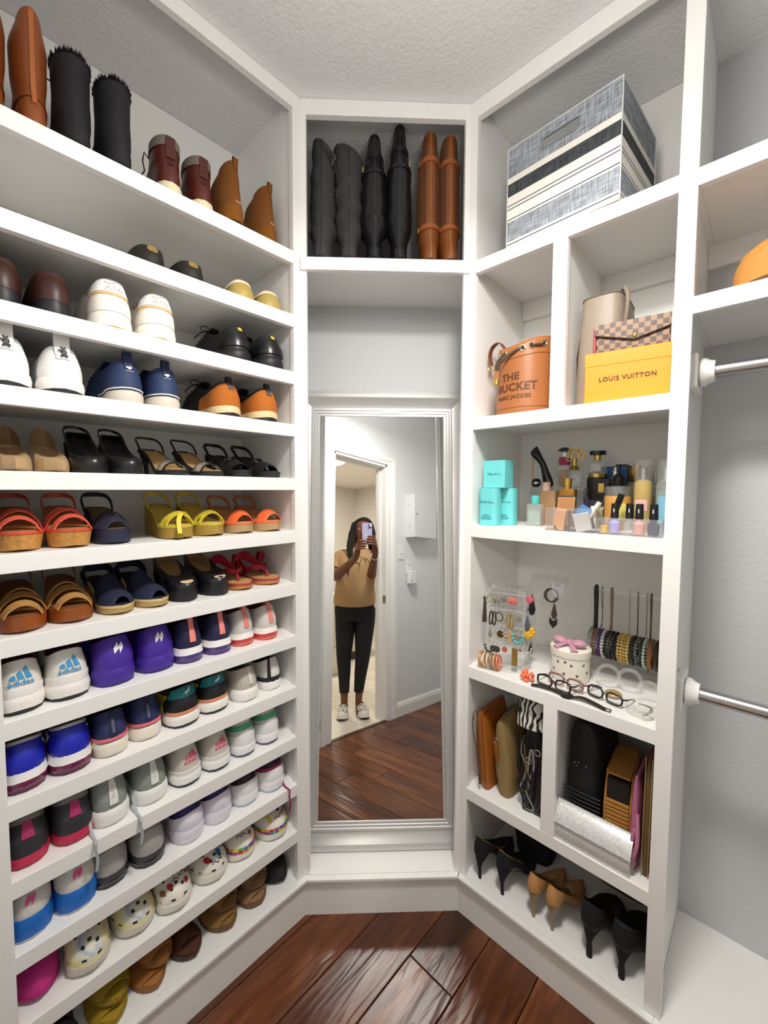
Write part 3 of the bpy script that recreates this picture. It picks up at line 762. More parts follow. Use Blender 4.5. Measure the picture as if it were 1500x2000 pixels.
def arch(lp, L, u, zf, h, side=1, n=11, lean=0.0, edge=1.0):
    """points across the foot at u, rising h above the footbed"""
    def y_at(sgn):
        best = None
        for p, q in zip(lp, lp[1:]+lp[:1]):
            if (p.x-u*L)*(q.x-u*L) <= 0 and (p.y+q.y)*sgn > 0:
                t = 0 if abs(q.x-p.x) < 1e-9 else (u*L-p.x)/(q.x-p.x); y = p.y+(q.y-p.y)*t
                best = y if best is None or abs(y) > abs(best) else best
        return best if best is not None else sgn*.03
    a, b = y_at(1)*edge, y_at(-1)*edge; z = zf(u); out = []
    for k in range(n):
        t = k/(n-1); out.append(Vector((u*L+lean*math.sin(PI*t), a+(b-a)*t, z+h*math.sin(PI*t)**.62)))
    return out
def sandal(label, cat='sandal', side=1, L=.245, W=.088, heel=.02, fore=.016, sole='#333333', solek='rubber', bed='#b58b5e', bedk='leather', straps=(), toe='round', ankle=None,
           group=None, name='sandal', rim=None, thong=None, spike=None, solid=True, extra=None, taper=0.0, rough=.5):
    """straps: (u, height, width, material, name[, lean])"""
    r = thing(name, label, cat, group=group)
    lp = outline(L, W, side, toe)
    zt = lambda u: interp([(0, heel), (.18, heel*.98), (.66, fore), (1, fore+.003)], u)
    zb = lambda u: .006*max(0, (u-.75)/.25)**2
    sm = MAT(sole, rough, solek)
    if spike: zb = lambda u: (zt(u)-.006) if u < .6 else max(0, zt(u)-fore)
    sole_mesh(lp, [(-.003-taper, zb), (-taper, lambda u: zb(u)+.002), (0.0, lambda u: zt(u)-.003), (-.001, zt), (-.005, zt)]).build('sole', sm, r, True)
    if spike: heel_spike(lp, L, heel-.004, tip=spike[0], mt=spike[1], r=r, blk=spike[2] if len(spike) > 2 else False)
    if rim: sole_mesh(lp, [(.0005, lambda u: zt(u)-.006), (.0012, lambda u: zt(u)-.003), (.0005, zt), (-.002, zt)]).build('welt', MAT(rim, .5, 'leather'), r, True)
    fb(lp, zt, .004, .0025).build('footbed', MAT(bed, .7, bedk), r, True)
    for st in straps:
        u, h, w, mt, nm = st[:5]; m = MB()
        if w >= .03:
            R1 = []; R2 = []
            for q in range(7):
                f = q/6-.5; uu = min(.965, max(.08, u+f*w/L)); hh_ = h*(1-.42*f-.25*f*f)
                R1.append(arch(lp, L, uu, zt, hh_, side, 13, edge=1.01)); R2.append(arch(lp, L, uu, zt, hh_-.003, side, 13, edge=.97))
            m.rings([a_+b_[::-1] for a_, b_ in zip(R1, R2)]); m.build(nm, mt, r, True, ang=60)
        else:
            pts = arch(lp, L, u, zt, h, side, lean=st[5] if len(st) > 5 else 0)
            band(m, pts, w, .0026, (1, 0, -.25 if u > .6 else .1)); m.build(nm, mt, r, True, ang=60)
    if thong:
        mt, u0 = thong[0], .80; m = MB(); z = zt(u0)
        m.tube([(u0*L, side*.004, z-.002), (u0*L-.006, side*.004, z+.016), (u0*L-.02, side*.003, z+.028)], .004, 6)
        for sg in (1, -1):
            pts = [Vector((u0*L-.018, side*.003, z+.027)), Vector((.66*L, sg*.022, zt(.66)+.034)), Vector((.52*L, sg*.033, zt(.52)+.020)), Vector((.46*L, sg*.034, zt(.46)+.001))]
            band(m, crom(pts, False, 4), .013, .004, (0, 0, 1))
        m.build('thong_strap', mt, r, True, ang=60)
    if ankle:
        mt, h, w = ankle; m = MB(); zz = zt(.05)
        pts = [(.27*L, .031, zt(.27)), (.19*L, .0325, zz+h*.45), (.10*L, .028, zz+h*.85), (.035*L, .016, zz+h*.98), (.02*L, 0, zz+h)]
        pts = [Vector(p) for p in pts]; pts = pts+[Vector((p.x, -p.y, p.z)) for p in pts[-2::-1]]
        pts = crom(pts, False, 4); wd = [Vector((.9*abs(p.y)/.032, 0, 1-.6*abs(p.y)/.032)) for p in pts]
        band(m, pts, w, .0022, wd)
        m.build('ankle_strap', mt, r, True, ang=60)
    if extra: extra(r, lp, zt)
    return r

def clog(label, side=1, L=.25, W=.102, col='#eee8da', col2=None, holes=True, charms=(), band_cols=None, group=None, mt=None, bandless=False, name='clog'):
    r = thing(name, label, 'clog', group=group); m_ = mt or MAT(col, .55, 'rubber')
    lp = outline(L, W, side, 'wide')
    zb = lambda u: .012*max(0, (u-.72)/.28)**2; zt = lambda u: .026+zb(u)*.5
    sole_mesh(lp, [(-.006, zb), (.001, lambda u: zb(u)+.002), (.003, lambda u: zb(u)+.014), (.001, zt), (-.006, zt)]).build('sole', MAT(col2, .55, 'rubber') if col2 else m_, r, True)
    def coll(ph):
        c, sn = math.cos(ph), math.sin(ph)
        return Vector((.27*L-.25*L*c, side*W*.34*sn, .026+.024+.034*max(0, -c)**1.1))
    U = Upper(lp, zt, coll, ht=.034, bulge=.006)
    U.skin().build('upper', m_, r, True, ang=180)
    U.lining(.005).build('lining', m_, r, True, ang=180)
    if holes:
        m = MB(); dk = disc_geo(.0046, 9)
        for (i, k) in ((16,.62),(16,.46),(14.2,.56),(17.8,.56),(14.5,.72),(17.5,.72),(15.1,.36),(16.9,.36),(13.0,.68),(19.0,.68),(16,.80)):
            d = U.decal(dk, i, k, .0007); m.add(d.v, d.f)
        sq = rect_geo(.010, .005)
        for i in (11.2, 13.0, 15.1, 16.9, 19.0, 20.8):
            d = U.decal(sq, i, .12, .0007); m.add(d.v, d.f)
        o = m.build('vent_holes', MAT('#2a2622', .9), r); o['kind'] = 'stuff'
    m = MB(); pts = []
    for k in range(15):
        t = PI*(k/14-.5)*1.5; pts.append(Vector((.20*L-.22*L*math.cos(t), W*.42*math.sin(t), .052+.012*math.cos(t))))
    band(m, pts, .016, .004, (0, 0, 1)); m.build('heel_strap', m_, r, True, ang=60)
    if band_cols:
        n = len(band_cols)
        for row in (0, 1):
            for j in range(18):
                i = 8.2+j*.87; k0 = .015+row*.075
                U.patch(i, i+.74, k0, k0+.062, .0026, 1, 1, True).build('color_block', band_cols[(j+row*3) % n], r)
    for c in charms:
        geo, i, k, mm = c[:4]; g = U.decal(geo, i, k, .0028, -side); g.build('charm', mm, r)
    return r

def put(root, Y, z, front=.02, heel_out=True, yaw=0.0, L=None, tilt=0.0):
    """stand a shoe on a left-hand shelf: Y along the shelf, front = gap to the shelf edge"""
    L = L or .25
    if heel_out: root.location = (-front-.004, Y, z); root.rotation_euler = (0, 0, PI+yaw)
    else: root.location = (-front-L*math.cos(yaw), Y-L*.5*math.sin(yaw), z); root.rotation_euler = (0, 0, yaw)
    return root

# ================================================================ SHOES on the left-hand shelves
Z1,Z2,Z3,Z4,Z5,Z6,Z7,Z8,Z9,Z10,Z11,Z12 = ZL
NB = {  # what each shoe of a pair stands next to, besides its mate
 'tan leather ankle boots': ('the black winter boots', 'the end panel'), 'black winter boots': ('the tan boots', 'the wool-collar boots'),
 'brown wool-collar boots': ('the black winter boots', 'the suede boots'), 'brown suede ankle boots': ('the wool-collar boots', 'the corner post'),
 'black slip-on clogs': ('bare shelf', 'the olive slip-ons'), 'olive canvas slip-ons': ('the black clogs', 'the corner post'),
 'brown dress shoes': ('the end panel', 'the white sneakers'), 'white leather sneakers': ('the brown shoes', 'the black sneakers'),
 'black lace-up sneakers': ('the white sneakers', 'the corner post'), 'white high-tab sneakers': ('the end panel', 'the navy shoes'),
 'navy suede shoes': ('the white sneakers', 'the rust sneakers'), 'rust suede sneakers': ('the navy shoes', 'the corner post'),
 'nude clear-sided pumps': ('the end panel', 'the slingbacks'), 'black slingback pumps': ('the nude pumps', 'the clear-band sandals'),
 'clear-band heeled sandals': ('the slingbacks', 'the patent sandals'), 'black patent sandals': ('the clear-band sandals', 'the corner post'),
 'coral wedge sandals': ('the end panel', 'the navy wedge'), 'orange jute sandals': ('the yellow wedges', 'the corner post'),
 'wooden platform sandals': ('the end panel', 'the espadrilles'), 'navy espadrilles': ('the wooden platforms', 'the peep-toes'),
 'black peep-toe platforms': ('the espadrilles', 'the red flip-flops'), 'red ribbon flip-flops': ('the black peep-toes', 'the corner post'),
 'cream running shoes': ('the end panel', 'the purple sneakers'), 'purple sneakers': ('the cream shoes', 'the navy sneakers'),
 'navy and pink sneakers': ('the purple sneakers', 'the gray-coral pair'), 'gray and coral sneakers': ('the navy pair', 'the corner post'),
 'royal blue running shoes': ('the end panel', 'the navy knit pair'), 'navy knit running shoes': ('the royal blue pair', 'the multicolor pair'),
 'multicolor sneakers': ('the navy knit pair', 'the gray knit shoe'), 'charcoal running shoes': ('the end panel', 'the sage pair'),
 'sage gray running shoes': ('the charcoal pair', 'the beige pair'), 'beige running shoes': ('the sage pair', 'the green-banded pair'),
 'white and green running shoes': ('the beige pair', 'the corner post'), 'white and blue sneakers': ('the end panel', 'the silver pair'),
 'silver running shoes': ('the blue-soled pair', 'the lavender pair'), 'lavender-heeled sneakers': ('the silver pair', 'the pink pair'),
 'tie-dye clogs': ('the magenta slipper', 'the white charm clogs'), 'black knee boots': ('the charcoal boots', 'the cognac boots'), 'cognac riding boots': ('the black boots', 'the niche post')}
def near(label, group, j): return label+', beside '+NB[group][j] if group in NB else label
def pair(fn, Y, z, label, group, front=.02, heel_out=True, yaw=(0, 0), tilt=0, **kw):
    """two mirror-image shoes of one pair; only their place tells them apart, so they share a label"""
    L = kw.get('L', .25)
    for j, y in enumerate(Y):
        sd = (1 if j == 0 else -1)*(1 if heel_out else -1)
        r = fn(near(label, group, j), side=sd, group=group, **kw)
        put(r, y, z, front[j] if hasattr(front, '__len__') else front, heel_out, yaw[j], L)
    return r
black = MAT('#15141a', .55, 'leather'); tan = MAT('#a87c4a', .55, 'leather')
SN = dict(W=.084, L=.25, heelw=1.22)

# ---- top shelf: boots
def tan_extra(r, U, R, side):
    m = MB(); pts = [R[k][0]+Vector((-.0015, 0, 0)) for k in range(4, len(R), 3)]
    band(m, pts, .008, .002, (0, 1, 0)); m.build('back_seam', MAT('#b3652f', .45, 'leather'), r, True, ang=60)
    m = MB(); pts = [U.P(i, .62)+U.Nn(i, .62)*.001 for i in [x*.5 for x in range(-16, 17)]]; m.tube(pts, .0014, 5); m.build('stitching', MAT('#5e2c12', .6), r, True)
pair(boot, (-1.004, -1.072), Z1, 'tan leather ankle boot with a tall slanted collar', 'tan leather ankle boots', front=.03, L=.235, W=.067, sole=(.02, .012),
     shaft=[(.10, .070, .054, .027), (.15, .072, .058, .031), (.20, .070, .058, .032), (.25, .050, .040, .022)], up='#8f4c22', rough=.38, out='#3a1f12', extra=tan_extra, cuff=lambda t: -.05*(.5-.5*math.cos(t)), lin='#7a451f')
def fur(r, U, R, side):
    top = R[-1]; rnd = random.Random(3); m = MB(); c = sum(top, Vector())/len(top)
    for k in range(260):
        i = rnd.randrange(len(top)); p = top[i].lerp(top[(i+1) % len(top)], rnd.random()); o = (p-c); o.z = 0; o.normalize()
        q = p+o*rnd.uniform(-.004, .006)+Vector((0, 0, rnd.uniform(.002, .012))); s_ = .0018
        m.add([p+Vector((s_, 0, -.004)), p+Vector((-s_, s_, -.004)), q], [(0, 1, 2)])
        m.add([p+Vector((0, s_, -.004)), p+Vector((0, -s_, -.004)), q], [(0, 1, 2)])
    o = m.build('fur_trim', MAT('#121114', .95, 'felt'), r); o['kind'] = 'stuff'
    m = MB()
    for k in range(13, len(R)-2, 4):
        a, b = R[k][13], R[k][19]; m.tube([a, (a+b)/2+Vector((.006, 0, .003)), b], .003, 5)
    e = R[-4][12]; m.tube([e, e+Vector((.006, side*.010, .004)), e+Vector((.004, side*.016, -.012)), e+Vector((0, side*.015, -.03))], .0018, 5)
    m.build('laces', MAT('#141318', .7, 'fabric'), r, True)
pair(boot, (-.930, -.848), Z1, 'black winter boot with fur-trimmed collar and thick rubber foot', 'black winter boots', front=.03, L=.25, W=.078, sole=(.028, .022), heelblock=False,
     shaft=[(.095, .075, .066, .036), (.15, .07, .06, .035), (.215, .068, .058, .036)], up='#1b1a20', upk='fabric', rough=.75, out='#15151a', extra=fur, lin='#1a191d', crease=.015)
def wool(r, U, R, side):
    c = R[-1]; m = MB(); k0 = len(R)-9
    m.rings([[p+Vector((p.x-.07, p.y*1.0, 0)).normalized()*.002 for p in R[k]] for k in range(k0-2, len(R))]+[[p+Vector((0, 0, .003)) for p in R[-1]]], True, False, False)
    m.build('wool_collar', MAT('#7d7468', .95, 'felt'), r, True, ang=180)
    m = MB(); band(m, [R[k][0]+Vector((-.003, 0, 0)) for k in (10, 16, 22, 28, 34)], .022, .002, (0, 1, 0)); m.build('heel_strip', MAT('#4d1c12', .4, 'leather'), r, True, ang=60)
    d = U.decal(rect_geo(.012, .01), 0, .8, .003); d.build('heel_label', MAT('#3a140d', .4, 'leather'), r)
    m = MB()
    for k in range(12, len(R)-2, 4):
        a, b = R[k][13], R[k][19]; m.tube([a, (a+b)/2+Vector((.005, 0, .003)), b], .0024, 5)
    e = R[-10][11]; m.tube([e, e+Vector((0, side*.012, .012)), e+Vector((.002, side*.016, -.01)), e+Vector((0, side*.012, -.035)), e+Vector((0, side*.02, -.05))], .0018, 5)
    m.build('laces', MAT('#3a2622', .7, 'fabric'), r, True)
pair(boot, (-.738, -.652), Z1, 'brown leather lace-up boot with gray wool collar and cream sole', 'brown wool-collar boots', front=(.03, .035), L=.245, W=.082, sole=(.040, .028), heelblock=False,
     shaft=[(.10, .07, .060, .034), (.135, .066, .055, .033), (.155, .062, .052, .033)], up='#5a241a', rough=.35, mid='#ece2bd', out='#ece2bd', extra=wool, yaw=(-.08, -.05), lin='#7d7468')
def suede_tab(r, U, R, side):
    U.decal(rect_geo(.016, .008), 0, .72, .003).build('heel_label', MAT('#b87a4c', .5, 'leather'), r)
    m = MB(); t = R[-1][0]; band(m, [t+Vector((-.002, 0, -.02)), t+Vector((-.005, 0, .006)), t+Vector((.001, 0, .012)), t+Vector((.006, 0, -.01))], .014, .002, (0, 1, 0)); m.build('pull_tab', MAT('#7a4612', .9, 'suede'), r, True, ang=60)
    m = MB(); m.tube([R[k][6 if side > 0 else 6]+Vector((0, 0, 0)) for k in range(8, len(R))], .0014, 5); m.build('side_seam', MAT('#5a330d', .8), r, True)
    U.patch(-7, 7, .05, lambda t: .25+.35*math.sin(PI*t), .0018, 12, 5).build('heel_counter', MAT('#84500f', .95, 'suede'), r, True, ang=60)
pair(boot, (-.560, -.440), Z1, 'brown suede ankle boot with slanted top and small heel label', 'brown suede ankle boots', front=(.03, .045), L=.24, W=.088, sole=(.026, .012), toe='point',
     shaft=[(.10, .072, .066, .034), (.14, .068, .058, .030), (.185, .05, .036, .022)], up='#7d4a17', upk='suede', rough=.95, out='#2d1d12', extra=suede_tab, yaw=(.1, .12), cuff=lambda t: .012*math.cos(t), lin='#5d3a14')

# ---- second shelf
pair(sneaker, (-.782, -.682), Z2, 'black leather slip-on clog with tan footbed', 'black slip-on clogs', front=(.04, .04), name='clog', cat='shoe', L=.24, W=.084, heelw=1.2, sole=(.022, .018), heelz=.044, sidez=.036, frontz=.056,
     out='#18140f', mid='#1b1511', up='#211a15', lin='#9a7442', upk='leather', flare=.002, open_=(.30, .27, .62), ht=.04, feats=[('decal', disc_geo(.012, 12), 0, .80, .0016, MAT('#9a7a3c', .6, 'leather'), 'heel_patch')])
pair(sneaker, (-.538, -.446), Z2, 'olive canvas slip-on with cream heel edge and peach trim', 'olive canvas slip-ons', front=(.03, .03), name='slip_on_shoe', cat='shoe', L=.24, W=.086, heelw=1.3, sole=(.012, .012), heelz=.056, sidez=.036, frontz=.05,
     out='#e8dcc0', mid='#eadcb9', up='#6c6238', lin='#4a452c', heel='#b39c52', heelk='fabric', flare=.002, feats=[('patch', -6, 6, .78, .93, .003, MAT('#f2e3cd', .6, 'rubber'), 'edge_trim'), ('patch', -6, 6, .93, 1.0, .0028, MAT('#e3a878', .6, 'fabric'), 'peach_trim')])

# ---- third shelf
pair(sneaker, (-1.067, -.984), Z3, 'dark brown polished leather shoe with thick black sole', 'brown dress shoes', front=.03, name='dress_shoe', cat='shoe', L=.25, W=.08, heelw=1.15, sole=(.036, .02), heelz=.066, sidez=.05, frontz=.07,
     out='#121216', mid='#17171c', midk='gloss', up='#43211a', lin='#2a1610', upk='gloss', heel='#3a1c15', heelk='gloss', lace='#1a0f0c', flare=.002)
air = merge_geo((text_geo('AIR', .016, bold=.0003, spacing=1.3), 0, -.010), (swoosh_geo(.034), 0, .005), (text_geo('NIKE', .010, spacing=1.1), 0, .014))
for_white = MAT('#fbfaf6', .4, 'leather')
pair(sneaker, (-.873, -.772), Z3, 'white leather sneaker with peach-edged oval heel panel and gum sole', 'white leather sneakers', front=.022, **{**SN, 'heelw': 1.36, 'W': .088}, sole=(.040, .028), heelz=.080, sidez=.05, frontz=.085,
     out='#b9924e', mid='#f4f0e4', up='#f3efe6', upk='leather', lin='#cbc5b8', lace='#f6f3ec', flare=.004, yaw=(.05, .04),
     feats=[('patch', -5, 5, lambda t: .62-.16*math.sin(PI*t), 1.0, .0024, MAT('#e7bd85', .5, 'leather'), 'heel_trim'), ('patch', -4.4, 4.4, lambda t: .68-.15*math.sin(PI*t), 1.0, .0036, for_white, 'heel_panel'),
            ('decal', air, 0, .80, .0046, MAT('#c9c6c0', .5), 'logo'), ('patch', -6.5, 6.5, .05, lambda t: .22+.2*math.sin(PI*t), .002, MAT('#efebe2', .45, 'leather'), 'heel_foxing')])
pair(sneaker, (-.552, -.450), Z3, 'black leather lace-up sneaker with small yellow heel tag', 'black lace-up sneakers', front=(.03, .02), **{**SN, 'heelw': 1.3, 'W': .09}, sole=(.036, .024), heelz=.070, sidez=.05, frontz=.078,
     out='#111114', mid='#17171a', midk='gloss', up='#1a1a1d', lin='#101012', upk='leather', heel='#141416', lace='#0f0f12', bow=True, flare=.006, yaw=(.12, .08),
     feats=[('decal', rect_geo(.013, .011), 0, .86, .003, MAT('#e0c23a', .5), 'heel_tag'), ('patch', -4.5, 4.5, .12, lambda t: .3+.14*math.sin(PI*t), .006, MAT('#131316', .3, 'gloss'), 'heel_bumper')])

# ---- fourth shelf
ad_v = text_geo('adidas', .020, bold=.0004)
for side_ in (0,):
    pair(sneaker, (-1.067, -.974), Z4, 'white canvas high-tab sneaker with printed heel loop and black outsole', 'white high-tab sneakers', front=(.02, .02), **{**SN, 'W': .088, 'heelw': 1.3}, sole=(.036, .024), heelz=.070, sidez=.045, frontz=.075, out='#1d1c20', mid='#f1eeea', up='#f5f3ef', lin='#c7c2ba', lace='#f2f0ec', flare=.004, out_h=.009,
         feats=[('patch', -.75, .75, .50, 1.0, .0035, MAT('#f6f3ea', .6, 'fabric'), 'heel_loop'), ('tab', .027, .030, MAT('#f6f3ea', .6, 'fabric')), ('decal', text_geo('adidas', .017, bold=.0004), 0, .86, .0062, MAT('#17171c', .6), 'logo', PI/2)])
shield = ([(-.006,.007),(.006,.007),(.006,-.002),(0,-.008),(-.006,-.002)], [(0,1,2,3,4)])
pair(sneaker, (-.845, -.758), Z4, 'navy suede shoe with gray sole, red-lined tab and white shield mark', 'navy suede shoes', front=(.025, .03), **{**SN, 'W': .086, 'heelw': 1.25}, sole=(.030, .022), heelz=.076, sidez=.055, frontz=.08, out='#cfc6b8', mid='#d0c7ba', up='#23355c', upk='suede', lin='#1a2036', lace='#1b2338', flare=.003, yaw=(.07, .03),
     feats=[('decal', shield, 0, .72, .003, MAT('#e9ebee', .5), 'logo'), ('decal', rect_geo(.016, .0012), 0, .58, .003, MAT('#c9ced6', .5), 'lettering'), ('tab', .018, .022, MAT('#1f2b52', .7, 'fabric')), ('patch', -8, 8, .07, .10, .0022, MAT('#e6e0d4', .7, 'fabric'), 'stitch_line')])
pair(sneaker, (-.585, -.468), Z4, 'rust suede sneaker with black forefoot and tan midsole', 'rust suede sneakers', front=(.03, .02), **{**SN, 'W': .092, 'heelw': 1.25}, sole=(.034, .024), heelz=.068, sidez=.048, frontz=.074, out='#1c1815', mid='#e0c79a', up='#1e1d1f', lin='#17171a', lace='#121214', bow=True, flare=.003, yaw=(.12, .08), out_h=.012,
     feats=[('patch', -8, 8, .02, lambda t: .45+.5*math.sin(PI*t), .002, MAT('#b4651c', .9, 'suede'), 'heel_counter'), ('patch', -.55, .55, .62, 1.0, .004, MAT('#55524f', .7, 'fabric'), 'heel_tag'), ('tab', .015, .018, MAT('#2a292b', .7, 'fabric'))])

# ---- fifth shelf: flats and heels, toes out
pair(pump, (-1.060, -.994), Z5, 'nude pointed pump with clear side panels', 'nude clear-sided pumps', front=.012, heel_out=False, L=.235, W=.078, hh=.062, up='#b99b74', upk='leather', rough=.45, lin='#c6a67c', out='#b08f66', clear_mid=True, sidez=.03, heelz=.05, frontu=.62, ht=.026)
def sling(r, lp, zs, U):
    m = MB(); z = zs(.02)
    pts = [Vector((.30*.235, .026, zs(.3)+.012)), Vector((.14*.235, .026, z+.02)), Vector((.02*.235, .016, z+.032)), Vector((0, 0, z+.035)), Vector((.02*.235, -.016, z+.032)), Vector((.14*.235, -.026, z+.02)), Vector((.30*.235, -.026, zs(.3)+.012))]
    band(m, crom(pts, False, 4), .007, .002, (0, 0, 1)); m.build('sling_strap', MAT('#121215', .35, 'leather'), r, True, ang=60)
pair(pump, (-.925, -.851), Z5, 'black slingback pump with glossy capped toe and high heel', 'black slingback pumps', front=(.015, .015), heel_out=False, L=.225, W=.078, hh=.078, plat=.012, up='#17171a', upk='leather', rough=.3, lin='#141416', out='#101012', toe='round', heelz=.02, sidez=.024, frontu=.66, extra=sling, blk=True, heelc='#141416', ht=.034)
blk_patent = MAT('#131317', .2, 'gloss', coat=.4); clear_b = CLEAR('#d9d2c4', .2)
pair(sandal, (-.748, -.655), Z5, 'black high-heeled sandal with clear toe band and tan insole', 'clear-band heeled sandals', front=(.015, .012), heel_out=False, name='heeled_sandal', L=.225, W=.076, heel=.075, fore=.012, sole='#15141a', bed='#c29b63', spike=(.0045, blk_patent), yaw=(.12, .14),
     straps=[(.76, .026, .028, clear_b, 'clear_band'), (.70, .030, .006, blk_patent, 'strap'), (.83, .022, .006, blk_patent, 'strap')], ankle=(MAT('#19181c', .5, 'leather'), .036, .006), rim='#17161a')
pair(sandal, (-.560, -.466), Z5, 'black patent heeled sandal with wide toe strap and ankle strap', 'black patent sandals', front=(.02, .02), heel_out=False, name='heeled_sandal', L=.215, W=.078, heel=.072, fore=.016, sole='#131317', bed='#1c1a1a', spike=(.009, blk_patent, True), yaw=(.1, .16),
     straps=[(.74, .034, .040, blk_patent, 'toe_strap'), (.56, .040, .014, blk_patent, 'strap')], ankle=(MAT('#131317', .35, 'leather'), .034, .010), rim='#131317', extra=lambda r, lp, zt: MB().cbox((.01, .034, zt(.05)+.034), (.012, .003, .014)).build('buckle', METAL('#c9b26a', .25), r))

# ---- sixth shelf: wedges, toes out
coral = MAT('#e0604a', .5, 'leather'); coral2 = MAT('#d4523f', .55, 'leather')
pair(sandal, (-1.057, -.968), Z6, 'coral platform wedge sandal with burled cork sole', 'coral wedge sandals', front=.012, heel_out=False, name='wedge_sandal', L=.225, W=.088, heel=.085, fore=.040, sole='#c08a44', solek='cork', bed='#a8713e', rim='#d9503c', straps=[(.86, .030, .022, coral, 'toe_strap'), (.66, .046, .018, coral2, 'cross_strap', .02), (.55, .040, .014, coral, 'cross_strap', -.02)], ankle=(coral, .030, .012), taper=.006)
navy = MAT('#20233c', .75, 'fabric')
r = sandal('navy fabric peep-toe wedge with ankle strap, standing alone', side=-1, L=.225, W=.080, name='wedge_sandal', heel=.080, fore=.034, sole='#20233f', solek='fabric', bed='#6b5638', straps=[(.85, .028, .036, navy, 'toe_strap'), (.68, .040, .016, navy, 'strap')], ankle=(navy, .036, .012))
put(r, -.884, Z6, .02, False, .03, .225)
yel = MAT('#d8c53a', .5, 'leather')
def yel_x(r, lp, zt):
    m = MB(); band(m, crom([Vector((.80*.225, .036, zt(.8)+.002)), Vector((.84*.225, .010, zt(.8)+.033)), Vector((.94*.225, -.012, zt(.9)+.014)), Vector((1.03*.225, -.018, zt(1)-.020))], False, 4), .011, .0022, (0, 1, 0)); m.build('loose_strap', yel, r, True, ang=60)
    MB().cbox((1.035*.225, -.018, zt(1)-.026), (.004, .014, .010)).build('buckle', METAL('#cdb04a', .3), r)
for j, (yy, ex) in enumerate(((-.738, yel_x), (-.648, None))):
    lab = 'yellow wedge sandal with a strap hanging over its woven sole' if j == 0 else 'yellow wedge sandal with woven sole, buckle tucked away'
    r = sandal(lab, side=-1 if j == 0 else 1, group='yellow wedge sandals', name='wedge_sandal', L=.225, W=.084, heel=.086, fore=.034, sole='#b8963f', solek='jute', bed='#c3aa52', rim='#cdbb3c', straps=[(.84, .030, .012, yel, 'toe_strap'), (.74, .036, .012, yel, 'cross_strap', .02)], ankle=(yel, .030, .010), extra=ex)
    put(r, yy, Z6, .012+.01*j, False, .05, .225)
org = MAT('#ee6a34', .5, 'leather')
pair(sandal, (-.551, -.460), Z6, 'orange sandal with wide toe strap on a layered jute platform', 'orange jute sandals', front=(.025, .02), heel_out=False, name='wedge_sandal', L=.225, W=.086, heel=.072, fore=.030, sole='#c7a573', solek='jute', bed='#c08a5c', rim='#e0714a', yaw=(.03, .05),
     straps=[(.84, .034, .034, org, 'toe_strap')], ankle=(MAT('#c9805a', .5, 'leather'), .034, .012))

# ---- seventh shelf
tn = MAT('#b98a4c', .6, 'leather'); tn2 = MAT('#a5783c', .6, 'leather')
pair(sandal, (-1.057, -.970), Z7, 'tan strapped sandal on a glossy wooden platform', 'wooden platform sandals', front=(.012, .018), heel_out=False, name='platform_sandal', L=.235, W=.088, heel=.075, fore=.032, sole='#8e4a1c', solek='gloss', rough=.22, bed='#7a4a22', straps=[(.88, .026, .026, tn, 'toe_strap'), (.72, .040, .024, tn2, 'strap'), (.58, .044, .018, tn, 'strap')], ankle=(tn2, .03, .014))
nv2 = MAT('#1d2340', .8, 'fabric')
def esp(r, lp, zt):
    m = MB(); m.cbox((.235*.97, .036, .012), (.006, .004, .022)); m.build('zip_pull', METAL('#8f8f92', .35), r) if r.get('zip') else None
pair(sandal, (-.884, -.806), Z7, 'navy fabric open-toe espadrille with braided jute sole', 'navy espadrilles', front=(.014, .014), heel_out=False, name='espadrille', L=.235, W=.080, heel=.060, fore=.020, sole='#c9a869', solek='jute', bed='#1d1f33', bedk='fabric', yaw=(.06, .08),
     straps=[(.82, .032, .060, nv2, 'vamp'), (.58, .044, .050, nv2, 'vamp_back')], ankle=(nv2, .03, .03), rim='#d8be86')
bk = MAT('#151419', .3, 'leather', coat=.2)
pair(pump, (-.722, -.634), Z7, 'black patent peep-toe platform shoe with tan insole', 'black peep-toe platforms', front=(.018, .018), heel_out=False, name='peep_toe_shoe', L=.23, W=.084, hh=.05, plat=.028, up='#17161b', upk='leather', rough=.25, lin='#b08f5f', out='#131217', toe='round', peep=True, sidez=.026, heelz=.034, frontu=.60, ht=.032, blk=True)
red = MAT('#a3122e', .65, 'fabric')
def ribbon(r, lp, zt):
    rnd = random.Random(5); m = MB(); L = .235
    for sg in (1, -1):
        for q in range(3):
            pts = [Vector((.60*L+rnd.uniform(-.01, .01), 0, zt(.6)+.034)), Vector((.5*L+rnd.uniform(-.015, .015), sg*.02, zt(.5)+.06+rnd.uniform(-.008, .01))), Vector((.40*L+rnd.uniform(-.02, .02), sg*.038, zt(.4)+.044+rnd.uniform(-.01, .01))), Vector((.46*L, sg*.030, zt(.45)+.020))]
            band(m, crom(pts, False, 5), [.012+.010*math.sin(PI*k/15) for k in range(16)], .002, (0.3, 0, 1))
    m.build('ribbon_bow', red, r, True, ang=60)
pair(sandal, (-.555, -.468), Z7, 'cork flip-flop with crimson ribbon straps', 'red ribbon flip-flops', front=(.022, .022), heel_out=False, name='flip_flop', L=.235, W=.086, heel=.026, fore=.018, sole='#b07a3e', solek='cork', bed='#bd935a', bedk='cork', rim='#a8313a', thong=(red,), extra=ribbon, yaw=(.02, .1))

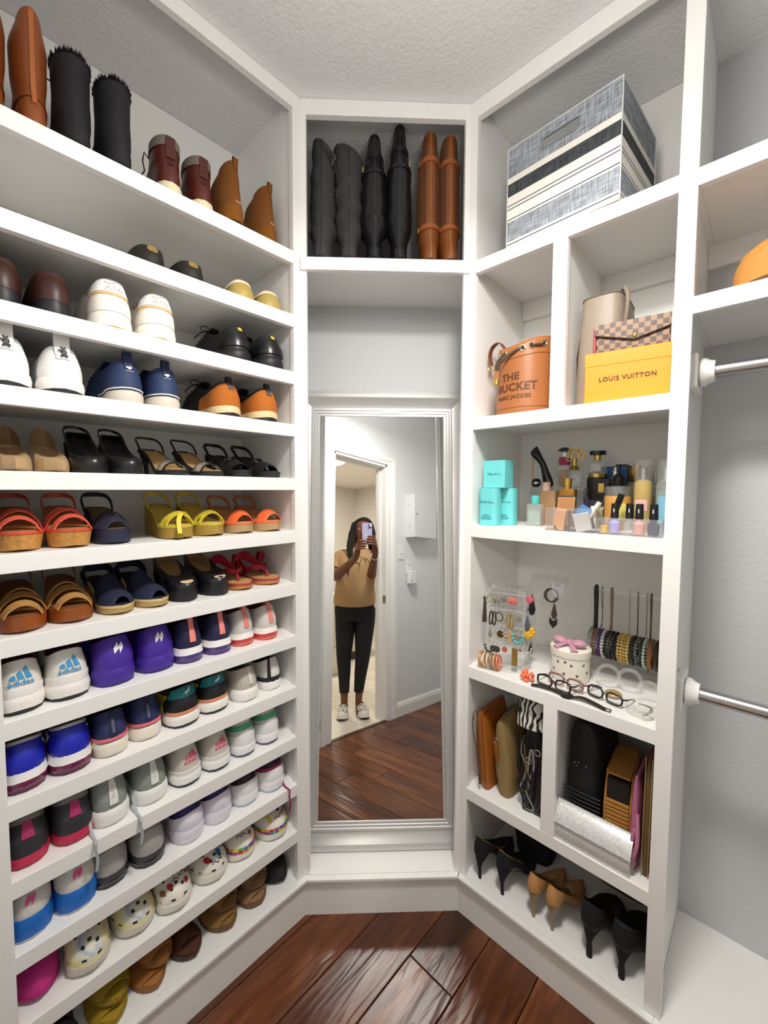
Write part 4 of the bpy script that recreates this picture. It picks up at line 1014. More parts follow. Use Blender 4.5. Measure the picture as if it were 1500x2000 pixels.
# ---- eighth shelf: sneakers, heels out
ad = adidas_geo(.036)
pair(sneaker, (-1.067, -.984), Z8, 'cream running shoe with blue striped heel logo and white sole', 'cream running shoes', front=.018, **{**SN, 'heelw': 1.32}, sole=(.036, .024), heelz=.074, sidez=.05, frontz=.078, out='#17171b', mid='#eee9e4', up='#ece8e1', lin='#8a2f38', lace='#f0ece6', flare=.005,
     feats=[('decal', ad, 0, .52, .003, MAT('#3a92c4', .5), 'logo'), ('patch', -7, 7, .02, lambda t: .16+.06*math.sin(PI*t), .002, MAT('#f3efec', .45, 'rubber'), 'heel_clip')])
pair(sneaker, (-.888, -.795), Z8, 'bright purple sneaker with white split mark on the heel', 'purple sneakers', front=(.02, .026), **{**SN, 'W': .094, 'heelw': 1.3}, sole=(.040, .028), heelz=.074, sidez=.05, frontz=.078, out='#3a1f86', mid='#452797', up='#4a2a9e', lin='#2c1a5e', lace='#4326a0', flare=.004, upk='leather', heel='#45279b', yaw=(.1, .02),
     feats=[('decal', s_geo(.028), 0, .60, .004, MAT('#eeeaf4', .5), 'logo')])
pair(sneaker, (-.715, -.632), Z8, 'navy sneaker with pink heel tab, white midsole and purple air sole', 'navy and pink sneakers', front=(.022, .022), **{**SN, 'W': .082, 'heelw': 1.26}, sole=(.040, .026), heelz=.072, sidez=.048, frontz=.076, out='#5a3a86', mid='#f4f2ef', mid2='#4c3a78', up='#1e1d44', lin='#2a2740', lace='#20204a', flare=.005,
     feats=[('patch', -.42, .42, .20, 1.0, .0035, MAT('#f08a7e', .6, 'fabric'), 'heel_strip'), ('tab', .013, .014, MAT('#f08a7e', .6, 'fabric'))])
pair(sneaker, (-.553, -.474), Z8, 'pale gray sneaker with coral heel strip and red clear sole', 'gray and coral sneakers', front=(.03, .022), **{**SN, 'W': .078, 'heelw': 1.26}, sole=(.036, .024), heelz=.070, sidez=.048, frontz=.072, out='#e8715a', mid='#f2efea', mid2='#c53c44', up='#d3cfca', lin='#c97064', lace='#9a9793', bow=True, flare=.005,
     feats=[('patch', -.36, .36, .22, 1.0, .0035, MAT('#ef8577', .6, 'fabric'), 'heel_strip'), ('tab', .012, .010, MAT('#ef8577', .6, 'fabric'))])

# ---- ninth shelf
eye = ([(-.011,.006),(-.002,-.008),(.011,-.006),(.004,.004)], [(0,1,2,3)])
pair(sneaker, (-1.067, -.984), Z9, 'royal blue running shoe with glossy heel and maroon air sole', 'royal blue running shoes', front=.018, **{**SN, 'heelw': 1.3}, sole=(.044, .028), heelz=.062, sidez=.044, frontz=.070, out='#5e1c3c', mid='#f3f1ef', mid2='#6b2148', up='#2029a8', upk='gloss', lin='#b7b2aa', lace='#d8d4cc', flare=.005, heel='#1d25b4', heelk='gloss',
     feats=[('patch', -5.5, 5.5, .90, 1.0, .0026, MAT('#c8c4bd', .3, 'gloss'), 'collar_edge'), ('patch', 4.4, 7.4, .36, .62, .003, MAT('#e9e7e2', .4), 'side_flash'), ('patch', -7.4, -4.4, .36, .62, .003, MAT('#e9e7e2', .4), 'side_flash'), ('patch', 6.2, 8.4, .50, .80, .003, MAT('#56607e', .35, 'gloss'), 'gray_flash'), ('patch', -8.4, -6.2, .50, .80, .003, MAT('#56607e', .35, 'gloss'), 'gray_flash')])
pair(sneaker, (-.905, -.825), Z9, 'navy knit running shoe with pink line and cream midsole', 'navy knit running shoes', front=(.02, .03), **{**SN, 'heelw': 1.24}, sole=(.034, .024), heelz=.070, sidez=.048, frontz=.074, out='#d8cfc0', mid='#ece4d6', up='#26305c', upk='knit', lin='#1b2140', lace='#e6e2dc', bow=True, flare=.004, 
     feats=[('patch', -9, 9, .07, .15, .003, MAT('#ef7c84', .5, 'rubber'), 'pink_line'), ('patch', -.42, .42, .16, .94, .003, MAT('#1a2148', .6, 'fabric'), 'heel_strip'), ('decal', text_geo('SAUCONY', .0062, spacing=1.1), 0, .5, .0042, MAT('#aab2cc', .5), 'lettering', PI/2)])
teal = MAT('#177f86', .6, 'fabric'); yl = MAT('#d6c23e', .6, 'fabric')
pair(sneaker, (-.728, -.640), Z9, 'multicolor sneaker with teal heel patch, black clip and yellow sides', 'multicolor sneakers', front=(.022, .03), **{**SN, 'W': .09, 'heelw': 1.28}, sole=(.034, .026), heelz=.068, sidez=.048, frontz=.072, out='#1d1b1e', mid='#efece6', up='#1f1e22', lin='#5a5334', lace='#efe9d0', flare=.006, yaw=(.14, .12),
     feats=[('patch', -3.6, 3.6, .60, 1.0, .003, teal, 'heel_patch'), ('decal', cat_geo(.020), 0, .80, .005, MAT('#f2f2f2', .5), 'logo'), ('patch', -4.4, 4.4, .10, .60, .0036, MAT('#131215', .6, 'rubber'), 'heel_clip'), ('patch', 4.4, 10, .25, .8, .0026, yl, 'side_panel'), ('patch', -10, -4.4, .25, .8, .0026, yl, 'side_panel'),
            ('patch', 5, 8, .02, .24, .005, MAT('#a7cf86', .5, 'rubber'), 'green_fin'), ('patch', -3.4, 3.4, .06, .14, .004, MAT('#ee9a6a', .5, 'rubber'), 'peach_line')])
r = sneaker('light gray knit running shoe with white rubber heel and loose laces', side=1, **{**SN, 'heelw': 1.26}, sole=(.036, .026), heelz=.062, sidez=.044, frontz=.068, out='#dedbd6', mid='#f4f2ef', up='#c3bcb2', upk='knit', lin='#8d877f', lace='#e4e0da', bow=True, flare=.006, feats=[('patch', -.35, .35, .2, 1.0, .003, MAT('#ddd8cf', .5, 'rubber'), 'heel_strip')])
put(r, -.545, Z9, .022, True, .1)
r = sneaker('white mesh running shoe with black stripe up the heel', side=-1, **{**SN, 'W': .08}, sole=(.030, .022), heelz=.068, sidez=.046, frontz=.068, out='#e7e4e0', mid='#f3f1ef', up='#e6e3de', upk='knit', lin='#1e1c1d', lace='#efece8', flare=.004, feats=[('patch', -3.8, 3.8, .0, .16, .003, MAT('#1c1b1d', .5, 'rubber'), 'black_band'), ('patch', -1.5, -.9, .16, 1.0, .003, MAT('#1c1b1d', .5, 'rubber'), 'heel_stripe')])
put(r, -.455, Z9, .03, True, .08)

# ---- tenth shelf
mag = MAT('#b02a66', .6, 'fabric')
pair(sneaker, (-1.067, -.984), Z10, 'charcoal running shoe with magenta pull tab and red sole edge', 'charcoal running shoes', front=.02, **{**SN, 'heelw': 1.3}, sole=(.026, .020), heelz=.076, sidez=.05, frontz=.078, out='#b02046', mid='#c2274f', up='#3b393f', lin='#77736f', lace='#4a3040', flare=.003,
     feats=[('patch', -.62, .62, .42, .86, .004, mag, 'heel_tab'), ('patch', -7, 7, .84, 1.0, .002, MAT('#8a867f', .7, 'knit'), 'collar_trim'), ('patch', -6.5, 6.5, .0, .34, .0015, MAT('#2c2b30', .6, 'rubber'), 'heel_counter')])
def dangle(r, fr, y, z, dz, col, w=.006):
    """lace end that runs over the shelf edge (fr in front of the heel) and hangs down"""
    e = -(fr+.009); m = MB(); pts = crom([Vector((.05, y*.75, z)), Vector((.012, y, z*.55)), Vector((-.008, y, .004)), Vector((e, y, .002)), Vector((e-.001, y+.002, -.012)), Vector((e, y-.002, -dz*.6)), Vector((e, y+.001, -dz))], False, 5)
    band(m, pts, w, .0014, (0, 1, 0)); m.build('loose_lace', MAT(col, .7, 'fabric'), r, True, ang=60)
for j, (yy, fr) in enumerate(((-.910, .018), (-.818, .022))):
    r = sneaker(near('sage gray running shoe with a lace end over the shelf edge', 'sage gray running shoes', j), side=1-2*j, group='sage gray running shoes', **{**SN, 'W': .088, 'heelw': 1.28}, sole=(.038, .026), heelz=.070, sidez=.048, frontz=.074, out='#dcdad6', mid='#efeeea', up='#8f9890', upk='knit', lin='#6f746e', lace='#bcc2be', flare=.005,
        feats=[('patch', -.48, .48, .16, .98, .0035, MAT('#e6e7e3', .4, 'rubber'), 'heel_strip'), ('decal', text_geo('BOOST', .008, spacing=1.2), 0, .55, .005, MAT('#c6c8c4', .4), 'lettering', PI/2)])
    put(r, yy, Z10, fr, True, .04)
    dangle(r, fr+.004, .043*(1-2*j) if 0 else .046, .040, .066 if j == 0 else .060, '#a9afb3')
adp = adidas_geo(.031)
pair(sneaker, (-.725, -.640), Z10, 'beige running shoe with pink striped heel logo', 'beige running shoes', front=(.02, .02), **{**SN, 'heelw': 1.26}, sole=(.034, .024), heelz=.070, sidez=.046, frontz=.07, out='#23233f', mid='#f1efec', up='#d2cbc0', upk='knit', lin='#a8a094', lace='#ddd7cd', flare=.005, yaw=(.12, .1),
     feats=[('decal', adp, 0, .56, .003, MAT('#e0527a', .5), 'logo'), ('patch', -5, 5, .0, .13, .003, MAT('#eceae6', .45, 'rubber'), 'heel_clip')])
gr = MAT('#52b07e', .6, 'fabric')
pair(sneaker, (-.556, -.472), Z10, 'white running shoe with green ankle band and gray mesh', 'white and green running shoes', front=(.022, .022), **{**SN, 'W': .082}, sole=(.036, .024), heelz=.068, sidez=.046, frontz=.07, out='#55527a', mid='#eeedef', up='#d6d8d4', upk='knit', lin='#b8bab6', lace='#ecece8', bow=True, flare=.005, yaw=(.06, .06),
     feats=[('patch', -7, 7, .58, .82, .0025, gr, 'green_band'), ('patch', -5.5, 5.5, .0, lambda t: .2+.25*math.sin(PI*t), .003, MAT('#eeedee', .45, 'rubber'), 'heel_cup')])

# ---- eleventh shelf
pair(sneaker, (-1.067, -.984), Z11, 'white sneaker with thick bright blue sole and pink split mark', 'white and blue sneakers', front=.02, **{**SN, 'heelw': 1.34}, sole=(.050, .034), heelz=.058, sidez=.044, frontz=.064, out='#d9d6d3', mid='#1668bd', midk='gloss', up='#ddd8d3', upk='leather', lin='#7a2c48', lace='#e8e4e0', flare=.004, out_h=.004,
     feats=[('decal', s_geo(.024), 0, .55, .0035, MAT('#e2568c', .5), 'logo'), ('decal', ([(-.035,.0),(-.02,.006),(.0,.002),(.02,.006),(.035,.0),(.035,.0012),(.02,.0072),(.0,.0032),(-.02,.0072),(-.035,.0012)], [(0,1,8,9),(1,2,7,8),(2,3,6,7),(3,4,5,6)]), 0, .78, .003, MAT('#5a566a', .6), 'stitch_line')])
pair(sneaker, (-.910, -.826), Z11, 'silver mesh running shoe with black clear sole', 'silver running shoes', front=(.03, .022), **{**SN, 'W': .086, 'heelw': 1.26}, sole=(.032, .024), heelz=.066, sidez=.046, frontz=.07, out='#1b1b1d', mid='#3a3a3c', mid2='#1f1f21', up='#9a9794', upk='knit', lin='#5e5c5a', lace='#c4c1bd', flare=.004, yaw=(.06, .04), heel='#a8a5a2', heelk='knit',
     feats=[('patch', 4.8, 6.4, .30, .86, .004, MAT('#1e1e20', .4, 'rubber'), 'black_ring'), ('patch', -6.4, -4.8, .30, .86, .004, MAT('#1e1e20', .4, 'rubber'), 'black_ring'), ('patch', 5.1, 6.1, .40, .76, .005, MAT('#8f8c89', .6, 'knit'), 'ring_fill'), ('patch', -6.1, -5.1, .40, .76, .005, MAT('#8f8c89', .6, 'knit'), 'ring_fill')])
pair(sneaker, (-.722, -.636), Z11, 'purple sneaker with flared lavender-white heel cup and orange edge', 'lavender-heeled sneakers', front=(.02, .026), **{**SN, 'heelw': 1.3}, sole=(.044, .026), heelz=.050, sidez=.036, frontz=.058, out='#dcd8e4', mid='#e6e2ee', up='#352a6e', upk='knit', lin='#241d49', lace='#3a7fc0', flare=.006, yaw=(.14, .14),
     feats=[('patch', -6, 6, .0, lambda t: .15+.5*math.sin(PI*t), .005, MAT('#e4e0ee', .45, 'rubber'), 'heel_cup'), ('patch', 6, 10, .3, .42, .003, MAT('#e8793e', .5), 'orange_edge'), ('patch', -10, -6, .3, .42, .003, MAT('#e8793e', .5), 'orange_edge')])
for j, (yy, fr) in enumerate(((-.548, .03), (-.458, .022))):
    r = sneaker('pink and white sneaker with molded white heel, plain' if j == 0 else 'pink and white sneaker with magenta lace hanging off the shelf', side=1-2*j, group='pink and white sneakers', **{**SN, 'W': .084, 'heelw': 1.3}, sole=(.040, .026), heelz=.054, sidez=.040, frontz=.064, out='#b9c2da', mid='#f1eff0', up='#c41f7e' if j else '#3a2030', upk='knit', lin='#1c1a1d', lace='#8a1850', flare=.006,
        feats=[('patch', -6, 6, .0, lambda t: .2+.3*math.sin(PI*t), .005, MAT('#f3f1f2', .4, 'rubber'), 'heel_cup'), ('patch', -5, 5, .62, .9, .0025, MAT('#1a181b', .6, 'knit'), 'heel_band')])
    put(r, yy, Z11, fr, True, .06)
    if j: dangle(r, fr+.004, -.022, .040, .070, '#8f1a52', .005)

# ---- twelfth shelf: clogs, toes out
r = sneaker('magenta felt slipper beside the pastel tie-dye clog', 'slipper', side=1, L=.24, W=.088, name='slipper', sole=(.014, .014), heelz=.03, sidez=.03, frontz=.06, out='#a31b6a', mid='#c02380', up='#cc2a88', upk='felt', lin='#8a1858', flare=.002, ht=.05, open_=(.28, .25, .6)); put(r, -1.060, Z12, .03, False, .0, .24)
def tiedye():
    m, nt, b = _nodes('tie_dye'); tc = N(nt, 'ShaderNodeTexCoord'); nz = N(nt, 'ShaderNodeTexNoise', Scale=11.0, Detail=3.0, Distortion=1.4); nt.links.new(tc.outputs['Object'], nz.inputs['Vector'])
    cr = N(nt, 'ShaderNodeValToRGB'); e = cr.color_ramp.elements; e[0].position = .32; e[0].color = (*hexc('#a9b6c2'), 1); e[1].position = .70; e[1].color = (*hexc('#d9c3c8'), 1)
    for p, c in ((.42, '#dfdcd2'), (.52, '#e9e2a4'), (.60, '#e4de8c')): x = cr.color_ramp.elements.new(p); x.color = (*hexc(c), 1)
    nt.links.new(nz.outputs['Fac'], cr.inputs[0]); nt.links.new(cr.outputs[0], b.inputs['Base Color']); b.inputs['Roughness'].default_value = .5; return m
TD = tiedye()
for j, (yy, fr, sd, yw) in enumerate(((-.965, .008, -1, .02), (-.866, .02, 1, .05))):
    put(clog(near('pastel tie-dye clog with round vent holes', 'tie-dye clogs', j), sd, mt=TD, group='tie-dye clogs', col2='#d9d2c4', L=.245, W=.092), yy, Z12, fr, False, yw, .245)
rd, bl, br_, gn, blk_ = MAT('#b3202c', .4, 'gloss'), MAT('#2f6aa8', .4, 'gloss'), MAT('#8a5a3c', .5, 'gloss'), MAT('#3f8a4c', .5, 'gloss'), MAT('#1a191c', .5)
star = ([(.008*(1 if k % 2 == 0 else .45)*math.sin(PI*k/5), .008*(1 if k % 2 == 0 else .45)*math.cos(PI*k/5)) for k in range(10)], [tuple(range(10))])
wave = ([(-.014,-.003),(-.007,.004),(0,-.003),(.007,.004),(.014,-.003),(.014,-.006),(.007,.001),(0,-.006),(-.007,.001),(-.014,-.006)], [(0,1,8,9),(1,2,7,8),(2,3,6,7),(3,4,5,6)])
ch1 = [(disc_geo(.008), 15, .42, rd), (disc_geo(.007), 17.6, .34, rd), (rect_geo(.015, .013), 13.8, .32, br_), (wave, 16.4, .52, blk_), (star, 18.4, .46, rd)]
ch2 = [(disc_geo(.009), 15.2, .44, bl), (disc_geo(.009), 17.4, .40, rd), (wave, 16, .30, blk_), (star, 14, .48, MAT('#8d7fb0', .5)), (rect_geo(.014, .012), 18, .54, MAT('#6b2a3a', .5))]
put(clog('white clog with red and brown charms on the toe', -1, col='#ece7db', charms=ch1, group='white charm clogs', L=.245, W=.094), -.772, Z12, .008, False, .05, .245)
put(clog('white clog with blue disc and dark wave charms', 1, col='#ece7db', charms=ch2, group='white charm clogs', L=.245, W=.094), -.672, Z12, .016, False, .1, .245)
rb = [MAT(c, .5, 'rubber') for c in ('#d8332e', '#e8842a', '#eadb3c', '#5aa84a', '#2f8fc0', '#5a3f9a', '#b03f8e')]
ch3 = [(wave, 15.4, .46, blk_), (disc_geo(.006), 17.2, .38, rd), (wave, 17, .56, blk_)]
ch4 = [(rect_geo(.009, .03), 17.8, .46, MAT('#e2cf3e', .5)), (wave, 16, .42, rd), (disc_geo(.006), 15.2, .54, blk_), (rect_geo(.012, .010), 14.4, .40, MAT('#d9574a', .5))]
put(clog('white clog with rainbow block band and black wave charms', -1, col='#efe9da', charms=ch3, band_cols=rb, group='rainbow band clogs', L=.235, W=.094, holes=False), -.572, Z12, .022, False, .1, .235)
put(clog('white clog with rainbow block band and yellow charm', 1, col='#efe9da', charms=ch4, band_cols=rb, group='rainbow band clogs', L=.235, W=.094, holes=False), -.466, Z12, .012, False, .14, .235)

# ---- bottom deck: slides and sandals, toes out
slide = lambda label, side, group, **k: sandal(label, 'slide', side, name='slide', group=group, **k)
gy = MAT('#3d3a38', .5, 'leather')
put(sandal('black strapped sandal under the pink slipper shelf', side=1, L=.24, W=.08, heel=.014, fore=.012, sole='#26231f', bed='#2c2926', straps=[(.78, .03, .02, gy, 'strap'), (.62, .036, .02, gy, 'strap')]), -1.028, DECK, .012, False, 0, .24)
mus = MAT('#a08420', .45, 'leather')
for j, (yy, zz, fr) in enumerate(((-.930, DECK, .008), (-.926, DECK+.034, .022))):
    put(slide('mustard yellow slide lying %s its mate' % ('under', 'on top of')[j], 1, 'mustard slides', L=.24, W=.088, heel=.014, fore=.012, sole='#8d7418', bed='#a98c24', straps=[(.74, .03 if j else .018, .07, mus, 'vamp_strap')]), yy, zz, fr, False, .04+.08*j, .24)
for j, (yy, zz, fr) in enumerate(((-.838, DECK, .012), (-.822, DECK+.036, .026))):
    put(slide('caramel leather slide lying %s its mate' % ('under', 'on top of')[j], 1, 'caramel slides', L=.24, W=.088, heel=.016, fore=.014, sole='#8b5a2b', bed='#a9743a', straps=[(.73, .03 if j else .018, .08, MAT('#a2672c', .5, 'leather'), 'vamp_strap')]), yy, zz, fr, False, .06+.08*j, .24)
put(slide('dark brown leather slide with crossed straps', 1, None, L=.24, W=.09, heel=.018, fore=.015, sole='#3a1f14', bed='#54301f', straps=[(.78, .03, .034, MAT('#4a2418', .4, 'leather'), 'strap'), (.64, .034, .034, MAT('#4a2418', .4, 'leather'), 'strap', .02)]), -.742, DECK, .014, False, .08, .24)
for j, (yy, zz, fr) in enumerate(((-.638, DECK, .014), (-.630, DECK+.036, .035))):
    put(slide('tan suede slide lying %s its mate' % ('under', 'on top of')[j], 1, 'tan suede slides', L=.24, W=.098, heel=.018, fore=.016, sole='#6b4a26', bed='#8d6a3a', bedk='suede', straps=[(.74, .03 if j else .018, .085, MAT('#8a6534', .9, 'suede'), 'vamp_strap')]), yy, zz, fr, False, .1+.06*j, .24)
for j, (yy, zz, fr) in enumerate(((-.540, DECK, .014), (-.532, DECK+.040, .03))):
    put(sandal('taupe ring-strap sandal lying %s its mate' % ('under', 'on top of')[j], 'sandal', 1, L=.235, W=.09, heel=.018, fore=.016, sole='#6a4c34', bed='#9a7552', group='taupe ring sandals', straps=[(.80, .026 if j else .019, .05, MAT('#8e6a49', .55, 'leather'), 'toe_strap')], toe='wide'), yy, zz, fr, False, .1+.05*j, .235)
r = sneaker('black fabric gathered flat in the corner of the bottom deck', 'shoe', side=-1, L=.23, W=.086, name='ballet_flat', sole=(.008, .008), heelz=.04, sidez=.032, frontz=.05, out='#121214', mid='#141416', up='#17171a', upk='fabric', lin='#0f0f11', flare=.001, ht=.045, open_=(.34, .30, .6)); put(r, -.446, DECK, .025, False, .1, .23)

# ---- tall boots in the corner niche
def nput(r, t, k=.335, yaw=0.0):
    p = dg(t, k, 2.1667); r.location = p; r.rotation_euler = (0, 0, RAD(135)+yaw)   # heel toward the room
def back_seam(col, shiny=False, studs=None):
    def f(r, U, R, side):
        m = MB(); m.tube([U.P(0, k/6)+Vector((-.0005, 0, 0)) for k in range(6)]+[R[k][0]+Vector((-.0005, 0, 0)) for k in range(9, len(R), 2)], .0013, 5); m.build('back_seam', MAT(col, .5), r, True)
        if studs: studs(r, U, R, side)
    return f
def zip_(r, U, R, side):
    m = MB(); p = [R[k][27] for k in range(len(R)-14, len(R))]; band(m, [q+Vector((0, side*-.001, 0)) for q in p], .006, .002, (1, 0, 0)); m.build('zipper', METAL('#5c5c5e', .4), r, True)
    MB().cbox((R[-3][27].x, R[-3][27].y-side*.004, R[-3][27].z-.012), (.004, .004, .02)).build('zip_pull', METAL('#8a8a8c', .3), r)
for j, (t, tw, sh) in enumerate(((-.205, .0, [(.075,.062,.048,.030),(.14,.08,.058,.045),(.26,.08,.055,.043),(.40,.09,.046,.036)]), (-.115, .05, [(.075,.062,.048,.027),(.14,.085,.06,.046),(.27,.085,.056,.046),(.39,.092,.042,.050)]))):
    b = boot('charcoal suede over-knee boot with a zip, %s' % ('rounded top' if j == 0 else 'wide flat top'), side=1-2*j, L=.235, W=.076, sole=(.026, .012), shaft=sh, up='#3d3d3c', upk='suede', rough=.9, out='#26241f', crease=.12, seed=11+j, group='charcoal tall boots', name='tall_boot', lin='#2a2a2a', extra=back_seam('#2c2c2b', studs=zip_), cuff=(lambda t, sg=1-2*j: .022*sg*math.sin(t)+.012*math.cos(t)))
    nput(b, t, yaw=tw)
def straps(r, U, R, side):
    for kk, w in ((len(R)-6, .014), (len(R)-10, .010)):
        m = MB(); rg = R[kk]; c = sum(rg, Vector())/len(rg); band(m, [c+(p-c)*1.04 for p in rg]+[c+(rg[0]-c)*1.04], w, .003, (0, 0, 1)); m.build('strap', MAT('#15151a', .3, 'leather'), r, True, ang=60)
    p = R[len(R)-8][7]; MB().cbox((p.x, p.y*1.08, p.z), (.014, .004, .018)).build('buckle', METAL('#c9ae5a', .25), r)
for j, (t, tw, sh) in enumerate(((-.032, .03, [(.08,.062,.046,.026),(.16,.085,.062,.050),(.27,.08,.058,.044),(.43,.085,.030,.022)]), (.047, -.02, [(.08,.062,.046,.028),(.16,.08,.06,.046),(.28,.075,.056,.042),(.452,.07,.028,.020)]))):
    b = boot(near('glossy black leather knee boot with buckled top straps', 'black knee boots', j), side=1-2*j, L=.235, W=.074, sole=(.028, .012), shaft=sh, up='#17181b', rough=.22, out='#1b1a18', crease=.05, seed=21+j, group='black knee boots', name='tall_boot', extra=back_seam('#3a3b3f', studs=straps), cuff=lambda t: .012*math.cos(t))
    nput(b, t, yaw=tw)
def tan_straps(r, U, R, side):
    for kk in (12, len(R)-7):
        m = MB(); rg = R[kk]; c = sum(rg, Vector())/len(rg); band(m, [c+(p-c)*1.05 for p in rg]+[c+(rg[0]-c)*1.05], .014, .003, (0, 0, 1)); m.build('strap', MAT('#975227', .45, 'leather'), r, True, ang=60)
        p = R[kk][6]; MB().cbox((p.x, p.y*1.1, p.z), (.014, .004, .016)).build('buckle', METAL('#9a7a3c', .3), r)
    m = MB()
    for i0, i1 in ((2, 5), (NL-5, NL-2)):
        rows = [[(sum(R[k], Vector())/NL)+(R[k][i]-(sum(R[k], Vector())/NL))*1.012 for i in range(i0, i1+1)] for k in range(13, len(R))]
        m.grid(rows)
    m.build('stretch_panel', MAT('#5c3418', .85, 'suede'), r, True, ang=180)
for j, (t, sh) in enumerate(((.148, [(.095,.066,.05,.034),(.17,.072,.056,.040),(.28,.075,.056,.040),(.415,.07,.04,.026)]), (.213, [(.095,.066,.05,.033),(.17,.07,.054,.037),(.28,.072,.052,.037),(.405,.07,.042,.028)]))):
    b = boot(near('cognac leather riding boot with ankle strap and dark stretch panels', 'cognac riding boots', j), side=1-2*j, L=.23, W=.072, sole=(.024, .012), shaft=sh, up='#7c451f', rough=.35, out='#33241a', seed=31+j, group='cognac riding boots', name='tall_boot', extra=back_seam('#b07a48', studs=tan_straps), cuff=lambda t: .02*math.cos(t), lin='#6d3f1d')
    nput(b, t)

# ================================================================ RIGHT-HAND SHELVES (local axes: x along the shelf, y toward the back wall, z up)
def flat_text(root, txt, size, loc, mat, name='lettering', rot=0, bold=0, spacing=1.0, tilt=0):
    """lettering on an upright face that looks toward -y"""
    vs, fs = text_geo(txt, size, bold=bold, spacing=spacing); m = MB(); ca, sa = math.cos(rot), math.sin(rot)
    m.add([(loc[0]+a*ca-b*sa, loc[1], loc[2]+a*sa+b*ca) for a, b in vs], fs); return m.build(name, mat, root)
def stripes(r, w, h, bands, d, mats):
    """printed bands on a box: each band a thin skin on the four sides"""
    pass
# ---- storage box
def storage_box():
    r = thing('storage_box', 'gray and cream striped fabric storage box with cut-out handle', 'box', (.494, .014, ZR[0]), RAD(-4))
    W_, D_, H_ = .308, .27, .285
    lin_ = bpy.data.materials.new('linen_gray')
    def linen(col):
        k = 'linen'+col
        if k in _M: return _M[k]
        m, nt, b = _nodes(k); c = hexc(col); tc = N(nt, 'ShaderNodeTexCoord')
        hs = []
        for sc in ((900, 900, 60), (60, 60, 900)):
            mp = N(nt, 'ShaderNodeMapping'); mp.inputs['Scale'].default_value = tuple(x*.35 for x in sc); nt.links.new(tc.outputs['Object'], mp.inputs['Vector'])
            nz = N(nt, 'ShaderNodeTexNoise', Scale=1.0, Detail=2.0); nt.links.new(mp.outputs[0], nz.inputs['Vector']); hs.append(nz)
        ad = N(nt, 'ShaderNodeMath', operation='ADD'); nt.links.new(hs[0].outputs['Fac'], ad.inputs[0]); nt.links.new(hs[1].outputs['Fac'], ad.inputs[1])
        mr = N(nt, 'ShaderNodeMapRange'); mr.inputs[1].default_value = .75; mr.inputs[2].default_value = 1.25; nt.links.new(ad.outputs[0], mr.inputs[0])
        mx = N(nt, 'ShaderNodeMix', data_type='RGBA'); mx.inputs[6].default_value = (*[x*.55 for x in c], 1); mx.inputs[7].default_value = (*[min(1, x*1.5+.03) for x in c], 1)
        nt.links.new(mr.outputs[0], mx.inputs[0]); nt.links.new(mx.outputs[2], b.inputs['Base Color']); b.inputs['Roughness'].default_value = .9
        _M[k] = m; return m
    bpy.data.materials.remove(lin_)
    cr, gy, bk = MAT('#e9e6dd', .85, 'fabric'), linen('#8a9098'), linen('#33383c')
    lv = [(0, cr), (.012, bk), (.015, cr), (.022, gy), (.078, cr), (.083, bk), (.086, cr), (.112, MAT('#77747c', .85, 'fabric')), (.116, cr), (.122, MAT('#77747c', .85, 'fabric')), (.126, cr), (.150, bk), (.186, cr), (.203, gy), (H_, None)]
    mats = []; m = MB()
    hz0, hz1, hx0, hx1 = .228, .256, .105, .205
    for (z0, mt), (z1, _) in zip(lv[:-1], lv[1:]):
        if mt not in mats: mats.append(mt)
        m.cur = mats.index(mt); t = .004
        if z0 >= .2:   # top band carries the handle cut-out
            for a, b, c, d in ((0, hx0, z0, z1), (hx1, W_, z0, z1), (hx0, hx1, z0, hz0), (hx0, hx1, hz1, z1)): m.box(a, b, 0, t, c, d)
            m.box(0, W_, D_-t, D_, z0, z1); m.box(0, t, t, D_-t, z0, z1); m.box(W_-t, W_, t, D_-t, z0, z1)
        else:
            for q in ((0, W_, 0, t), (0, W_, D_-t, D_), (0, t, t, D_-t), (W_-t, W_, t, D_-t)): m.box(*q, z0, z1)
    m.cur = 0; m.box(.004, W_-.004, .004, D_-.004, .001, .006)
    m.build('body', mats, r)
    m = MB(); p = []
    for k in range(28):
        t = 2*PI*k/28; sx, sz = (hx1-hx0)/2, (hz1-hz0)/2; c_, s_ = math.cos(t), math.sin(t)
        p.append(((hx0+hx1)/2+math.copysign(min(abs(c_)*1.35, 1), c_)*sx, -.001, (hz0+hz1)/2+math.copysign(min(abs(s_)*1.35, 1), s_)*sz))
    m.tube(p, .0022, 6, closed=True); m.build('handle_rim', MAT('#7d838a', .6, 'fabric'), r, True)
    m = MB()
    for q in ((0, 0), (W_, 0), (0, D_), (W_, D_)): m.tube([(q[0], q[1], .001), (q[0], q[1], H_)], .0018, 6)
    m.tube([(0, 0, H_), (W_, 0, H_), (W_, D_, H_), (0, D_, H_)], .002, 6, closed=True)
    m.build('seam_piping', MAT('#c8cacb', .8, 'fabric'), r, True)
    return r
storage_box()

